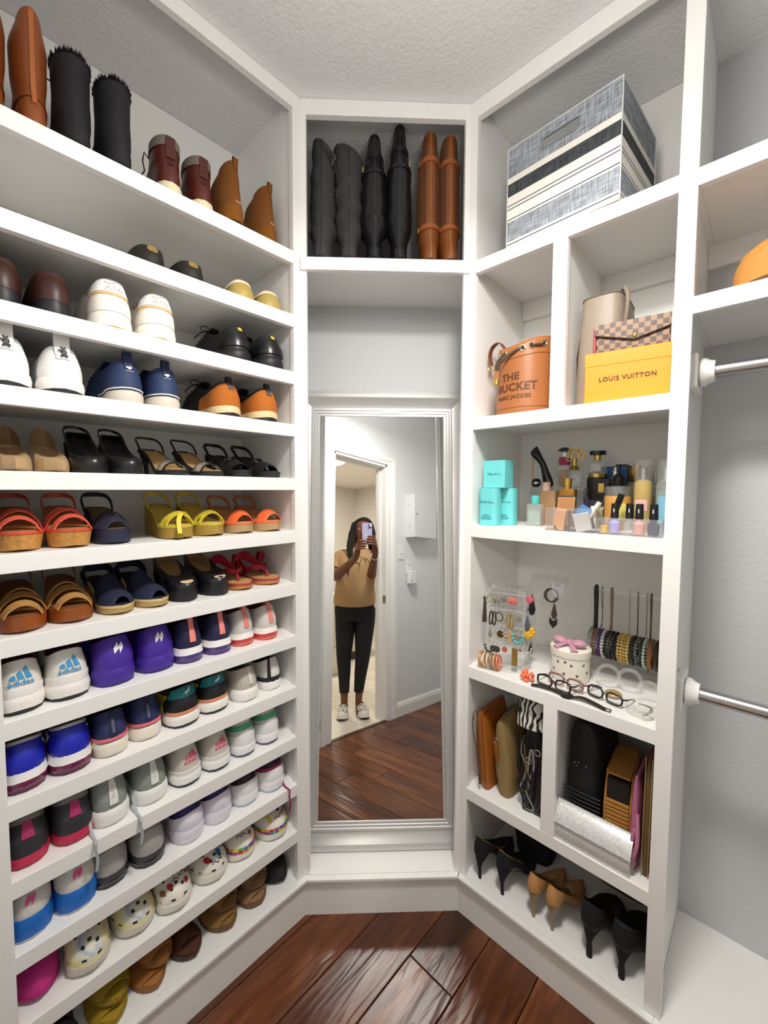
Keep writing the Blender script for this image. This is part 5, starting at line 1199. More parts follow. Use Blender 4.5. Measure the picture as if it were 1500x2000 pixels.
# ---- bucket bag
def bucket():
    r = thing('bucket_bag', 'tan leather drawstring bucket bag with stamped lettering', 'bag', (.516, .125, ZR[1]), 0)
    a, b, H_ = .094, .088, .222; lt = MAT('#a8683a', .42, 'leather')
    def pt(t, z, k=1.0):
        w = 1+(.02*math.sin(3*t+.5)+.015*math.sin(5*t))*(z/H_)**2; tp = 1-.05*(z/H_)
        return Vector((a*w*tp*k*math.cos(t), b*w*tp*k*math.sin(t), z+(.012*math.sin(2*t+2.2)*(z/H_)**3)))
    n = 40; zs = [.003, .006, .02, .05, .09, .13, .165, .19, .21, H_]
    R = [[pt(2*PI*i/n, z, .97 if z < .004 else 1) for i in range(n)] for z in zs]
    R += [[pt(2*PI*i/n, z, .95) for i in range(n)] for z in (H_, .19, .05)]
    MB().rings(R).build('body', lt, r, True, ang=180)
    for z in (.024, .178): m = MB(); m.tube([pt(2*PI*i/n, z, 1.004) for i in range(n)], .0011, 5, closed=True); m.build('stitch_line', MAT('#8a5127', .5, 'leather'), r, True)
    def wrap(txt, size, z, x0, bold):
        vs, fs = text_geo(txt, size, 'LEFT', bold=bold, spacing=1.05); m = MB()
        m.add([pt(-PI/2+(x0+q[0])/.09, z+q[1], 1.008) for q in vs], fs); m.build('lettering', MAT('#5f3515', .5, 'leather'), r)
    wrap('THE', .032, .118, -.045, .0012); wrap('BUCKET', .034, .085, -.064, .0012); wrap('MARC JACOBS', .0165, .056, -.062, .0006)
    ring = METAL('#d9d2b8', .25); cord = MAT('#4a3a2c', .6, 'leather')
    ey = [-2.45, -1.98, -1.32, -1.02, -.60, -.2, 2.8, 3.4]
    for t in ey:
        p = pt(t, .202, 1.012); nn = Vector((math.cos(t), math.sin(t), 0)); s_ = Vector((-math.sin(t), math.cos(t), 0))
        MB().tube([p+s_*.0075*math.cos(q)+Vector((0, 0, .0075*math.sin(q))) for q in [2*PI*k/14 for k in range(14)]], .0022, 6, closed=True).build('eyelet', ring, r, True)
        MB().rings([[p+s_*.006*math.cos(q)+Vector((0, 0, .006*math.sin(q)))+nn*e for q in [2*PI*k/12 for k in range(12)]] for e in (-.001, .0006)]).build('eyelet_hole', MAT('#1a130d', .9), r)
    P = lambda t, z, k: pt(t, z, k)
    MB().tube(crom([P(-1.02, .202, 1.0), P(-.9, .200, 1.05), P(-.72, .199, 1.05), P(-.60, .202, 1.0)], False, 4), .004, 7).build('cord', cord, r, True)
    for t0, dx in ((-1.98, -.004), (-1.32, -.020)):
        p0 = P(t0, .202, 1.0); e = Vector((-.052+dx*.4+.012*(t0 > -1.5), -.094, .128))
        MB().tube(crom([p0, p0+Vector((-.004 if t0 < -1.5 else -.022, -.008, -.006)), e+Vector((.006 if t0 > -1.5 else .002, -.006, .034)), e+Vector((0, -.004, .006))], False, 5), .0042, 7).build('cord', cord, r, True)
        MB().tube([e+Vector((0, -.004, .010)), e+Vector((-.003, -.004, -.014))], .0062, 10).build('cord_end', lt, r, True)
        MB().tube([e+Vector((-.003, -.004, -.014)), e+Vector((-.0045, -.004, -.030))], [.0062, .0072], 10).build('cord_tip', METAL('#d8bf72', .25), r, True)
    m = MB(); band(m, crom([Vector((-.096, -.045, .175)), Vector((-.106, -.045, .205)), Vector((-.100, -.040, .236)), Vector((-.080, -.03, .248)), Vector((-.062, -.01, .220))], False, 6), .020, .003, (0, 1, .1)); m.build('shoulder_strap', MAT('#7d4326', .45, 'leather'), r, True, ang=60)
    m = MB(); m.tube([Vector((-.098, -.048, .168))+Vector((.010*math.cos(q), 0, .010*math.sin(q))) for q in [2*PI*k/14 for k in range(14)]], .002, 6, closed=True); m.tube([(-.088, -.048, .170), (-.072, -.052, .178)], .003, 6); m.build('clasp', METAL('#d3b868', .25), r, True)
    return r
bucket()
# ---- taupe tote, orange box, checkered wallet
def tote():
    r = thing('tote_bag', 'taupe structured tote standing behind the orange box', 'bag', (.738, .172, ZR[1]), RAD(2))
    m = MB(); n = 24
    def ring(z, w, d, dx=0):
        out = []
        for i in range(n):
            t = 2*PI*i/n; c, s_ = math.cos(t), math.sin(t); out.append((dx+w*math.copysign(abs(c)**.45, c), d*math.copysign(abs(s_)**.45, s_), z))
        return out
    m.rings([ring(.001, .062, .105), ring(.012, .066, .11), ring(.15, .060, .105, -.002), ring(.27, .056, .10, .0), ring(.300, .053, .097, .0), ring(.300, .049, .093, .0), ring(.14, .050, .095)])
    m.build('body', MAT('#8f8273', .5, 'leather'), r, True, ang=50)
    m = MB(); m.tube([(x, y, z+.001) for x, y, z in ring(.300, .053, .097, .0)], .0024, 6, closed=True); m.build('rim', MAT('#6f6355', .5, 'leather'), r, True)
    m = MB(); m.tube(crom([Vector((.052, -.06, .20)), Vector((.062, -.075, .28)), Vector((.05, -.06, .318)), Vector((.03, -.02, .31)), Vector((.02, .03, .28))], False, 5), .0055, 8); m.build('handle', MAT('#8a7d6e', .5, 'leather'), r, True)
    m = MB(); band(m, [(-.060, -.06, .004), (-.064, -.062, .15), (-.046, -.06, .283)], .03, .002, (0, 1, 0)); m.build('side_gusset', MAT('#7f7263', .5, 'leather'), r, True, ang=60)
    return r
tote()
def obox():
    r = thing('gift_box', 'bright orange gift box with brown lettering', 'box', (.724, .024, ZR[1]), RAD(9))
    m = MB(); m.box(0, .190, 0, .055, 0.001, .132); m.build('body', MAT('#ee9010', .5), r, bevel=.0015)
    m = MB(); m.box(-.001, .191, -.001, .056, .098, .133); m.build('lid', MAT('#ee9010', .5), r, bevel=.0015)
    flat_text(r, 'LOUIS VUITTON', .0158, (.098, -.0018, .062), MAT('#4c2312', .5), bold=.0003, spacing=1.12)
    w = thing('wallet', 'brown checkered envelope wallet with brass snap and red side', 'wallet', (.742, .036, ZR[1]+.1335), RAD(9))
    mm, nt, b = _nodes('checker_canvas'); tc = N(nt, 'ShaderNodeTexCoord'); mp = N(nt, 'ShaderNodeMapping'); mp.inputs['Location'].default_value = (.003, .5, .004); nt.links.new(tc.outputs['Object'], mp.inputs['Vector'])
    ck = N(nt, 'ShaderNodeTexChecker', Scale=78.0); nt.links.new(mp.outputs[0], ck.inputs['Vector']); ck.inputs['Color1'].default_value = (*hexc('#8a6a4a'), 1); ck.inputs['Color2'].default_value = (*hexc('#463026'), 1)
    nt.links.new(ck.outputs['Color'], b.inputs['Base Color']); b.inputs['Roughness'].default_value = .45
    MB().box(.003, .168, .002, .024, 0.0005, .071).build('body', mm, w, bevel=.003)
    fl = [(0, .073), (.168, .073), (.168, .042), (.092, .022), (.004, .045), (0, .049)]
    MB().prism(fl, -.0025, .0015, 'y').build('flap', mm, w, bevel=.0008)
    m = MB(); m.tube([(x, -.003, z) for x, z in [(.168, .042), (.092, .022), (.004, .045)]], .0015, 6); m.build('flap_edge', MAT('#2c1c14', .5, 'leather'), w, True)
    m = MB(); m.lathe([(.0001, .004), (.004, .0038), (.0062, .002), (.0062, 0)], n=16); o = m.build('snap', METAL('#d9c177', .2), w, True); o.rotation_euler = (PI/2, 0, 0); o.location = (.092, -.0026, .032)
    MB().box(-.004, .003, .003, .023, .0005, .068).build('side_gusset', MAT('#9a2433', .5, 'leather'), w, bevel=.001)
obox()

# ---- perfume shelf
ZP = ZR[2]
def rbox(w, d, h, r=.006, n=4, z0=0.0006):
    pts = []
    for cx, cy, a0 in ((w-r, r, -PI/2), (w-r, d-r, 0), (r, d-r, PI/2), (r, r, PI)):
        for k in range(n+1): t = a0+PI/2*k/n; pts.append((cx+r*math.cos(t), cy+r*math.sin(t)))
    return MB().prism(pts, z0, h)
teal_ = MAT('#6fd0d2', .55); tealtxt = MAT('#2c7d86', .5)
def teal_box(label, x, y, z, w, d, h, rot, rad, big=True, txt='TIFFANY & Co.'):
    r = thing('perfume_box', label, 'box', (x, y, z), rot)
    rbox(w, d, h, rad, 6).build('carton', teal_, r, True, ang=40)
    flat_text(r, txt, w*.125, (w/2, -.0006, h*.62 if big else h*.5), tealtxt, bold=.0002)
    if big:
        for k, s_ in enumerate((.3, .5, .56)): MB().box(w/2-w*s_/2, w/2+w*s_/2, -.0007, .0002, h*.27-k*.006, h*.27-k*.006+.0022).build('small_print', tealtxt, r)
    return r
teal_box('tall rounded teal perfume box, front one of two', .4015, .030, ZP, .066, .05, .120, 0, .018)
teal_box('tall rounded teal perfume box tucked behind its twin', .440, .083, ZP, .058, .05, .120, 0, .018)
teal_box('square teal perfume box stacked on the two tall ones', .410, .050, ZP+.1207, .076, .06, .088, 0, .002, False, 'Tiffany & Co')
def acrylic(name, label, x, y, z, w, d, h, t=.0025, top=True, cat='organizer', walls=True, floor=True):
    r = thing(name, label, cat, (x, y, z)); A = CLEAR('#f4f6f8', .06)
    if floor: MB().box(0, w, 0, d, .0004, t).build('base', A, r)
    if walls:
        for q in ((0, w, 0, t), (0, w, d-t, d), (0, t, t, d-t), (w-t, w, t, d-t)): MB().box(*q, t, h).build('wall', A, r)
    if top: MB().box(-.001, w+.001, -.001, d+.001, h-t, h).build('top_plate', A, r)
    return r
acrylic('display_riser', 'clear acrylic riser lifting the back row of perfume', .500, .205, ZP, .175, .12, .122, cat='riser', floor=False)
G_CL = CLEAR('#eef2f2', .16); gold = METAL('#c9a55a', .22); goldp = METAL('#c98f4a', .25); blkp = MAT('#121214', .25, 'gloss'); silv = METAL('#c6c8ca', .22)
ZK = ZP+.1222
def bottle(name, label, x, y, z, prof, mat, n=20, sx=1, sy=1, parts=(), cat='perfume', rot=0, liquid=None):
    r = thing(name, label, cat, (x, y, z), rot)
    MB().lathe([(p, q+.0006) for p, q in prof], n=n, sx=sx, sy=sy).build('bottle', mat, r, True, ang=35)
    if liquid: MB().lathe([(max(.001, p*.86), q) for p, q in liquid[0]], n=n, sx=sx, sy=sy).build('liquid', liquid[1], r, True, ang=35)
    for nm, pf, mt in parts: MB().lathe(pf, n=n).build(nm, mt, r, True, ang=35)
    return r
# high-heel shaped bottle and its ball stopper
r = thing('perfume_bottle', 'black perfume bottle shaped like a high heel', 'perfume', (.520, .25, ZK))
ctl = [(.026, .002, .011), (.026, .010, .016), (.022, .030, .0165), (.014, .055, .013), (.006, .078, .0115), (-.006, .096, .0145), (-.018, .112, .018), (-.022, .124, .016), (-.020, .136, .008), (-.018, .143, .0015)]
MB().rings([[(x+rr*math.cos(q), .8*rr*math.sin(q), z) for q in [2*PI*i/14 for i in range(14)]] for x, z, rr in [(p.x, p.y, p.z) for p in crom([Vector(c) for c in ctl], False, 3)]]).build('bottle', MAT('#121114', .3, 'gloss'), r, True)
MB().tube([(-.030, 0, .0006), (-.030, 0, .112)], .0024, 8).build('heel_pin', METAL('#a98a4c', .3), r, True)
r = thing('perfume_stopper', 'round black stopper with clear ring beside the heel bottle', 'stopper', (.515, .222, ZK))
MB().ball((0, 0, .0165), .016, 14, 9).build('ball', blkp, r, True); MB().lathe([(.0166, .013), (.0168, .016), (.0166, .019)], n=16).build('ring', silv, r, True)
bottle('perfume_bottle', 'slim amber bottle with magenta collar and black saucer cap', .580, .30, ZK, [(.018, 0), (.02, .003), (.02, .085), (.012, .09)], G_CL, 4, parts=[('collar', [(.0205, .078), (.0205, .104), (.012, .106)], MAT('#a3174f', .4)), ('neck', [(.006, .104), (.006, .122)], silv), ('cap', [(.006, .122), (.024, .126), (.024, .129), (.012, .137), (.001, .139)], blkp)], rot=PI/4, liquid=([(.02, .006), (.02, .062)], MAT('#b5772a', .3, 'gloss')))
r = bottle('perfume_bottle', 'clear flask with gold neck and lacy gold flower stopper', .626, .26, ZK, [(.012, 0), (.026, .004), (.031, .03), (.024, .052), (.010, .062)], G_CL, 18, sy=.55, parts=[('neck', [(.011, .058), (.018, .064), (.009, .072), (.007, .072), (.007, .096), (.001, .097)], gold)])
m = MB()
for k in range(8):
    t = PI*k/7*1.15-.25; c = Vector((.020*math.cos(t), .006, .104+.020*math.sin(t))); m.tube([c+Vector((.010*math.cos(q), 0, .010*math.sin(q))) for q in [2*PI*j/12 for j in range(12)]], .0016, 5, closed=True)
m.tube([Vector((.012*math.cos(q), .006, .106+.012*math.sin(q))) for q in [2*PI*j/14 for j in range(14)]], .0022, 5, closed=True); m.build('flower_stopper', gold, r, True)
flat_text(r, 'VINCE', .008, (0, -.0172, .028), MAT('#7a6a4c', .4))
r = bottle('perfume_bottle', 'clear rounded bottle with gold base and black bow-tie cap', .690, .28, ZP, [(.030, 0), (.030, .15), (.028, .155)], MAT('#17161b', .35, 'gloss'), 24, sy=.8, parts=[('glass', [(.024, .156), (.029, .175), (.026, .198), (.012, .212)], G_CL), ('gold_base', [(.026, .156), (.026, .168), (.014, .176), (.001, .177)], gold), ('neck', [(.010, .210), (.010, .226)], gold), ('cap', [(.010, .226), (.024, .228), (.024, .240), (.010, .241)], blkp)])
r = thing('perfume_bottle', 'gold bottle embossed with a round emblem', 'perfume', (.622, .125, ZP)); rbox(.052, .026, .118, .009, 5).build('bottle', goldp, r, True, ang=35)
MB().lathe([(.011, .1182), (.011, .126), (.012, .127), (.012, .150), (.001, .151)], (.026, .013, 0), 18).build('cap', METAL('#d9a955', .22), r, True, ang=35)
for rr in (.013, .010): MB().tube([(.026+rr*math.cos(q), -.0006, .072+rr*math.sin(q)) for q in [2*PI*k/18 for k in range(18)]], .0012, 5, closed=True).build('emblem_ring', METAL('#a8733a', .3), r, True)
flat_text(r, 'GG', .013, (.026, -.0012, .072), METAL('#a8733a', .3), bold=.0004)
r = thing('perfume_bottle', 'square clear bottle with teal cap', 'perfume', (.528, .12, ZP)); rbox(.046, .03, .070, .004, 3).build('bottle', CLEAR('#dfe9e4', .28), r, True, ang=35)
rbox(.040, .024, .050, .003, 3, .005).build('liquid', CLEAR('#b9cfc4', .35), r, True, ang=35); r.children[1].location = (.003, .003, 0)
MB().lathe([(.013, .0705), (.0135, .072), (.0135, .095), (.012, .0965), (.001, .097)], (.023, .015, 0), 18).build('cap', MAT('#5cc3c0', .45), r, True, ang=35)
r = thing('perfume_bottle', 'tan perfume bottle with pale pink cap', 'perfume', (.548, .175, ZP)); rbox(.05, .026, .112, .003, 3).build('bottle', MAT('#a8805c', .45), r, True, ang=35); MB().lathe([(.013, .1122), (.013, .140), (.001, .141)], (.016, .013, 0), 16).build('cap', MAT('#e0b8a4', .45), r, True, ang=35)
r = thing('perfume_box', 'plum and black carton with a gold label', 'box', (.700, .225, ZP)); rbox(.040, .03, .150, .001, 2).build('carton', MAT('#2a1a24', .4), r); MB().box(.010, .026, -.0008, .0003, .108, .136).build('label', gold, r)
r = thing('perfume_box', 'black carton with pale lettering below the gold label', 'box', (.690, .165, ZP)); rbox(.062, .03, .085, .001, 2).build('carton', MAT('#26262a', .5), r); flat_text(r, 'CRUSH', .014, (.031, -.0008, .062), MAT('#d8d6d2', .5), bold=.0003)
r = thing('cosmetic_box', 'blue watercolor carton against the back wall', 'box', (.690, .32, ZP)); rbox(.075, .025, .192, .001, 2).build('carton', MAT('#2a6fb4', .5, 'suede'), r)
bottle('perfume_bottle', 'frosted gray spray bottle with silver nozzle', .742, .285, ZP, [(.026, 0), (.028, .004), (.028, .135), (.020, .15), (.010, .156)], MAT('#8a8a8e', .35, 'gloss'), 20, parts=[('nozzle', [(.010, .156), (.010, .176), (.007, .178), (.007, .186), (.001, .187)], silv)])
r = bottle('lotion_pump', 'amber lotion bottle with clear shoulder and black pump', .775, .185, ZP, [(.034, 0), (.036, .004), (.036, .092), (.034, .098)], MAT('#d29a4e', .35, 'gloss'), 22, cat='lotion', parts=[('shoulder', [(.034, .098), (.036, .112), (.034, .126), (.014, .130)], G_CL), ('pump_collar', [(.014, .128), (.015, .13), (.015, .154), (.009, .162)], blkp), ('pump_stem', [(.004, .160), (.004, .186)], blkp), ('pump_head', [(.008, .182), (.008, .190), (.001, .191)], blkp)])
MB().tube(crom([Vector((0, 0, .187)), Vector((.018, -.006, .187)), Vector((.034, -.010, .180))], False, 5), .003, 8).build('spout', blkp, r, True)
MB().box(.004, .03, -.0365, -.034, .03, .078).build('label', MAT('#d8d06a', .5), r)
bottle('perfume_bottle', 'clear bottle with wide gold cap behind the pump', .800, .30, ZP, [(.030, 0), (.032, .004), (.032, .13), (.02, .142)], CLEAR('#d8cfae', .35), 20, parts=[('cap', [(.026, .142), (.027, .144), (.027, .186), (.001, .187)], METAL('#b8924a', .25)), ('cap_core', [(.010, .187), (.010, .192), (.001, .193)], gold)])
def mist(label, x, y, h, col, lab, lab_t, cap_flare=0, liq=None):
    r = bottle('body_mist', label, x, y, ZP, [(.020, 0), (.022, .003), (.022, h*.68), (.012, h*.72)], MAT(col, .25, 'gloss') if liq is None else CLEAR('#e6ece8', .2), 20, cat='body mist', parts=[('nozzle', [(.008, h*.72), (.008, h*.88), (.001, h*.885)], silv), ('clear_cap', [(.021, h*.70), (.021+cap_flare, h), (.019+cap_flare, h+.001), (.001, h+.0015)], CLEAR('#e9eceb', .14))])
    if liq: MB().lathe([(.018, .004), (.018, h*.5)], n=18).build('liquid', MAT(liq, .3, 'gloss'), r, True)
    if lab:
        m = MB(); k = 8; G = [[(.0226*math.sin(t), -.0226*math.cos(t), z) for t in [(-.7+1.4*j/k) for j in range(k+1)]] for z in lab[1:]]
        m.grid(G); m.build('label', MAT(lab[0], .5), r)
    return r
mist('champagne gold body mist with flared clear cap and pink label', .845, .15, .200, '#c4a869', ('#e6b6b0', .06, .09), '', .006)
mist('body mist with an aqua label and tall clear cap', .880, .225, .196, '#d8e2dc', ('#8fd0c4', .02, .115), '', 0, '#c9b48c')
mist('pale blue body mist against the end panel', .899, .135, .196, '#d8e2e6', ('#7fb6d0', .03, .10), '', 0, '#7fb2cc')
mist('amber body mist behind the gold one', .845, .315, .192, '#b8863c', None, '', 0, '#a8742e')
# clear organizers at the front with make-up
acrylic('makeup_organizer', 'clear acrylic cube holding a powder compact', .632, .012, ZP, .066, .062, .066, top=False)
acrylic('makeup_organizer', 'clear acrylic cube stuffed with lip colors and packets', .700, .012, ZP, .066, .062, .066, top=False)
acrylic('makeup_tray', 'low clear tray with nail polish bottles', .770, .010, ZP, .145, .075, .044, top=False)
def tilt_box(name, label, cat, c, d, rot, mat, parts=()):
    r = thing(name, label, cat, c); r.rotation_euler = rot
    MB().box(-d[0]/2, d[0]/2, -d[1]/2, d[1]/2, 0, d[2]).build('case', mat, r, bevel=.0015)
    for nm, q, mt in parts: MB().box(*q).build(nm, mt, r, bevel=.0006)
    return r
tilt_box('powder_compact', 'open bronze powder compact with gold rim', 'makeup', (.675, .052, ZP+.05), (.052, .008, .05), (RAD(-14), 0, RAD(8)), MAT('#1c1715', .35, 'gloss'), [('gold_rim', (-.023, .023, -.0052, -.0035, .005, .045), gold), ('powder', (-.021, .021, -.006, -.0045, .007, .043), MAT('#a8744a', .8, 'suede'))])
tilt_box('makeup_sponge_pack', 'crumpled peach cosmetic packet in the cube', 'makeup', (.663, .034, ZP+.004), (.03, .012, .058), (RAD(6), RAD(10), 0), MAT('#d99a66', .4, 'leather'))
tilt_box('compact_case', 'small dark compact lying in the cube', 'makeup', (.672, .045, ZP+.004), (.044, .03, .012), (0, 0, RAD(10)), MAT('#3a2a24', .4, 'gloss'))
tilt_box('makeup_packet', 'crumpled silver and white sachet in the second cube', 'makeup', (.733, .034, ZP+.004), (.042, .010, .05), (RAD(8), RAD(-12), 0), MAT('#c9c6c2', .3, 'leather'))
tilt_box('makeup_packet', 'blue foil sachet leaning in the second cube', 'makeup', (.724, .028, ZP+.045), (.034, .006, .030), (RAD(-20), RAD(30), 0), MAT('#1b62a0', .35, 'gloss'))
for j, (x, c, rx, ln) in enumerate(((.722, '#e9e4d2', -32, .085), (.742, '#1f1a30', 8, .085), (.751, '#1b1a20', 14, .088), (.757, '#d9d2c4', 10, .062))):
    nm = ('cream tube tilting out of the second cube', 'dark plum lip tube in the second cube', 'black lip tube in the second cube', 'white-capped lip balm in the second cube')[j]
    r = thing('lip_tube', nm, 'makeup', (x, .040+.004*j, ZP+.010)); r.rotation_euler = (0, RAD(-rx if j else 32), 0)
    MB().lathe([(.006, 0), (.0065, .002), (.0065, ln*.6), (.001, ln*.61)], n=12).build('tube', MAT(c, .35, 'gloss'), r, True, ang=35); MB().lathe([(.0066, ln*.6), (.0066, ln), (.001, ln+.001)], n=12).build('cap', MAT(c if j < 3 else '#f4f2ee', .3, 'gloss'), r, True, ang=35)
r = thing('lip_gloss', 'tilted lip gloss with black wand cap behind the tray', 'makeup', (.772, .10, ZP+.002)); r.rotation_euler = (0, RAD(18), 0)
MB().lathe([(.008, .001), (.008, .06), (.006, .062)], n=12).build('tube', CLEAR('#b9785c', .6), r, True); MB().lathe([(.0075, .062), (.0085, .064), (.0085, .108), (.001, .109)], n=12).build('cap', blkp, r, True, ang=35)
def polish(label, x, y, col, cap=True, clear=False):
    r = thing('nail_polish', label, 'nail polish', (x, y, ZP+.003)); b = CLEAR('#e4e6e6', .25) if clear else MAT(col, .25, 'gloss', coat=.6)
    MB().lathe([(.009, .0003), (.012, .002), (.0135, .02), (.0135, .028), (.0075, .033), (.0075, .040)], n=16).build('bottle', b, r, True, ang=40)
    MB().lathe([(.009, .040), (.0098, .041), (.0085, .078), (.001, .079)], n=14).build('cap', MAT('#131215', .4), r, True, ang=35)
    vs, fs = text_geo('1', .012, bold=.0005); m = MB(); m.add([(.0094*math.sin(a/.009), -.0102*math.cos(a/.009), .060+b_) for a, b_ in vs], fs); m.build('lettering', MAT('#e8e6e2', .5), r)
    m = MB()
    for dz in (.072, .049): m.box(-.004, .004, -.0103, -.009, dz, dz+.0016)
    return r
polish('lavender nail polish in the tray', .806, .034, '#a9a4e0'); polish('clear nail polish between lavender and pink', .838, .046, '#ffffff', clear=True); polish('pale pink nail polish in the tray', .862, .034, '#e0a498'); polish('navy nail polish at the end of the tray', .893, .034, '#23234a')
r = thing('lip_balm_pot', 'small round yellow balm pot in the tray', 'makeup', (.783, .030, ZP+.003)); MB().lathe([(.009, .0003), (.009, .018), (.007, .020), (.001, .0205)], n=16).build('pot', MAT('#e0b02e', .4), r, True, ang=35)

# ---- jewelry shelf
ZJ = ZR[3]
AC = CLEAR('#f3f3f0', .09)
def earring_stand(label, x, y, h, w, d, rot, rows):
    r = thing('earring_stand', label, 'jewelry stand', (x, y, ZJ), rot)
    MB().lathe([(w*.62, .0006), (w*.62, .006), (w*.60, .008)], n=28).build('base', AC, r, True, ang=35)
    for sx in (-1, 1):
        for sy in (-1, 1): MB().box(sx*w/2-.003, sx*w/2+.003, sy*d/2-.003, sy*d/2+.003, .008, h).build('post', AC, r)
    for k in range(rows):
        z = h-.012-(h-.05)*k/rows
        for sy in (-1, 1): MB().box(-w/2+.003, w/2-.003, sy*d/2-.002, sy*d/2+.002, z-.004, z+.004).build('rail', AC, r)
        for sx in (-1, 1): MB().box(sx*w/2-.002, sx*w/2+.002, -d/2+.003, d/2-.003, z-.004, z+.004).build('rail', AC, r)
    m = MB()
    for k in range(22):
        t = 2*PI*k/22; m.ball((w*.5*math.cos(t), d*.5*math.sin(t), h+.003), .0036, 6, 5)
    o = m.build('bead_rim', AC, r, True); o['kind'] = 'stuff'
    MB().box(-w/2, w/2, -d/2, d/2, h-.003, h).build('top_plate', AC, r)
    return r
earring_stand('clear rotating earring tower crowded with earrings', .487, .105, .262, .115, .10, RAD(12), 4)
earring_stand('taller clear earring rack behind the tower', .560, .255, .285, .11, .07, RAD(8), 3)
def hook(r, mt, top=.0): MB().tube([(0, -.004, -.006), (0, -.003, 0), (0, .001, .003), (0, .004, -.002)], .0008, 5).build('hook', mt, r, True)
def ear(label, X, Y, Z, kind, mt, s=1.0, n=1, gap=.012):
    for j in range(n):
        r = thing('earring', label, 'earring', (X+gap*j, Y, Z), RAD(12), 'earrings on the tower'); r['n'] = j; hook(r, METAL('#c8c2b0', .3))
        m = MB()
        if kind == 'hoop': m.tube([(.011*s*math.cos(q), -.004, -.018*s+.013*s*math.sin(q)) for q in [2*PI*k/16 for k in range(16)]], .0016*s, 6, closed=True)
        elif kind == 'edge_hoop': m.tube([(.004*s*math.cos(q), -.004+.011*s*math.sin(q)*.3, -.020*s+.016*s*math.sin(q)) for q in [2*PI*k/16 for k in range(16)]], .0018*s, 6, closed=True)
        elif kind == 'drop': m.lathe([(.0006, -.006), (.003*s, -.014*s), (.006*s, -.028*s), (.004*s, -.036*s), (.0005, -.039*s)], (0, -.004, 0), 10)
        elif kind == 'disc': m.lathe([(.010*s, -.0008), (.010*s, .0008)], n=14); m.v = [Vector((p.x, p.z-.005, p.y-.018*s)) for p in m.v]
        elif kind == 'bar': m.box(-.006*s, .006*s, -.0055, -.004, -.042*s, -.006)
        elif kind == 'tassel':
            m.ball((0, -.004, -.010), .005*s, 8, 6)
            for q in range(14): a = 2*PI*q/14; m.tube([(.002*math.cos(a), -.004+.002*math.sin(a), -.012), (.005*s*math.cos(a), -.004+.005*s*math.sin(a), -.075*s)], .0009, 4)
        elif kind == 'flower':
            for q in range(6): a = 2*PI*q/6; m.ball((.007*s*math.cos(a), -.005, -.016*s+.007*s*math.sin(a)), .0055*s, 8, 6)
            m.ball((0, -.007, -.016*s), .005*s, 8, 6)
        elif kind == 'beads':
            for q in range(7): m.ball((.010*s*math.cos(PI+PI*q/6), -.004, -.010*s+.014*s*math.sin(PI+PI*q/6)), .0032*s, 7, 6)
        elif kind == 'chevron': m.prism([(-.014*s, -.006), (0, -.02*s), (.014*s, -.006), (.014*s, -.03*s), (0, -.048*s), (-.014*s, -.03*s)], -.0055, -.004, 'y')
        m.build('pendant', mt, r, True, ang=35)
def J(px, dep=0.0):  # helper in stand space -> world
    a = RAD(12); return px
c12, s12 = math.cos(RAD(12)), math.sin(RAD(12))
def on_tower(u, v):   # u along the front face (-.05...05), front face y = -.05
    return .487+u*c12+.053*s12, .105+u*s12-.053*c12
def on_side(v):       # right face of the tower, v front to back (-.04...04)
    return .487+.0595*c12-v*s12, .105+.0595*s12+v*c12
rows_z = [ZJ+.262-.012-(.262-.05)*k/4 for k in range(4)]
silv2, gold2, ox = METAL('#b9b6b0', .3), METAL('#d0b060', .3), METAL('#4a443c', .4)
E_ = [('small olive hoop earring on the top rail', -.050, 0, 'hoop', MAT('#7f8a4a', .4, 'gloss'), .9, 1), ('silver drop earring on the top rail', -.034, 0, 'drop', silv2, .8, 2), ('smoky disc earring on the top rail', -.006, 0, 'disc', MAT('#7a6a66', .3, 'gloss'), .9, 1), ('coral bead cluster earring on the top rail', .016, 0, 'flower', MAT('#cf6a5e', .4, 'gloss'), .9, 2),
      ('dark edge-on hoop earring on the second rail', -.046, 1, 'edge_hoop', ox, 1.3, 2), ('antique hoop earring on the second rail', -.020, 1, 'hoop', ox, 1.1, 1), ('gold edge-on hoop earring on the second rail', .010, 1, 'edge_hoop', gold2, 1.3, 2), ('silver spiral earring on the second rail', .042, 1, 'disc', silv2, 1.0, 1),
      ('feathery silver drop earring on the third rail', -.048, 2, 'drop', silv2, 1.0, 1), ('oval bronze disc earring on the third rail', -.014, 2, 'disc', METAL('#6d5c3a', .4), 1.2, 1), ('rose gold chain earring on the third rail', .004, 2, 'beads', METAL('#b98a72', .3), 1.2, 1), ('golden wood bar earring on the third rail', .016, 2, 'bar', MAT('#c29a5a', .5), 1.0, 1), ('turquoise bead hoop earring on the third rail', .040, 2, 'beads', MAT('#5cb0ae', .4, 'gloss'), 1.7, 1),
      ('dark bead swag earring on the lowest rail', -.050, 3, 'beads', MAT('#4a4238', .4), 1.4, 1), ('black disc earring on the lowest rail', -.036, 3, 'disc', MAT('#3a352c', .5), 1.1, 2), ('rust red disc earring on the lowest rail', .0, 3, 'disc', MAT('#b0573f', .5), .9, 1), ('mottled gold bar earring on the lowest rail', .032, 3, 'bar', MAT('#7d6224', .4, 'cork'), 1.5, 1), ('small rose heart earring on the lowest rail', .048, 3, 'disc', MAT('#8d5a4a', .4), .5, 1)]
for lab, u, k, kind, mt, s_, n_ in E_:
    X, Y = on_tower(u, 0); ear(lab, X, Y, rows_z[k]-.004, kind, mt, s_, n_)
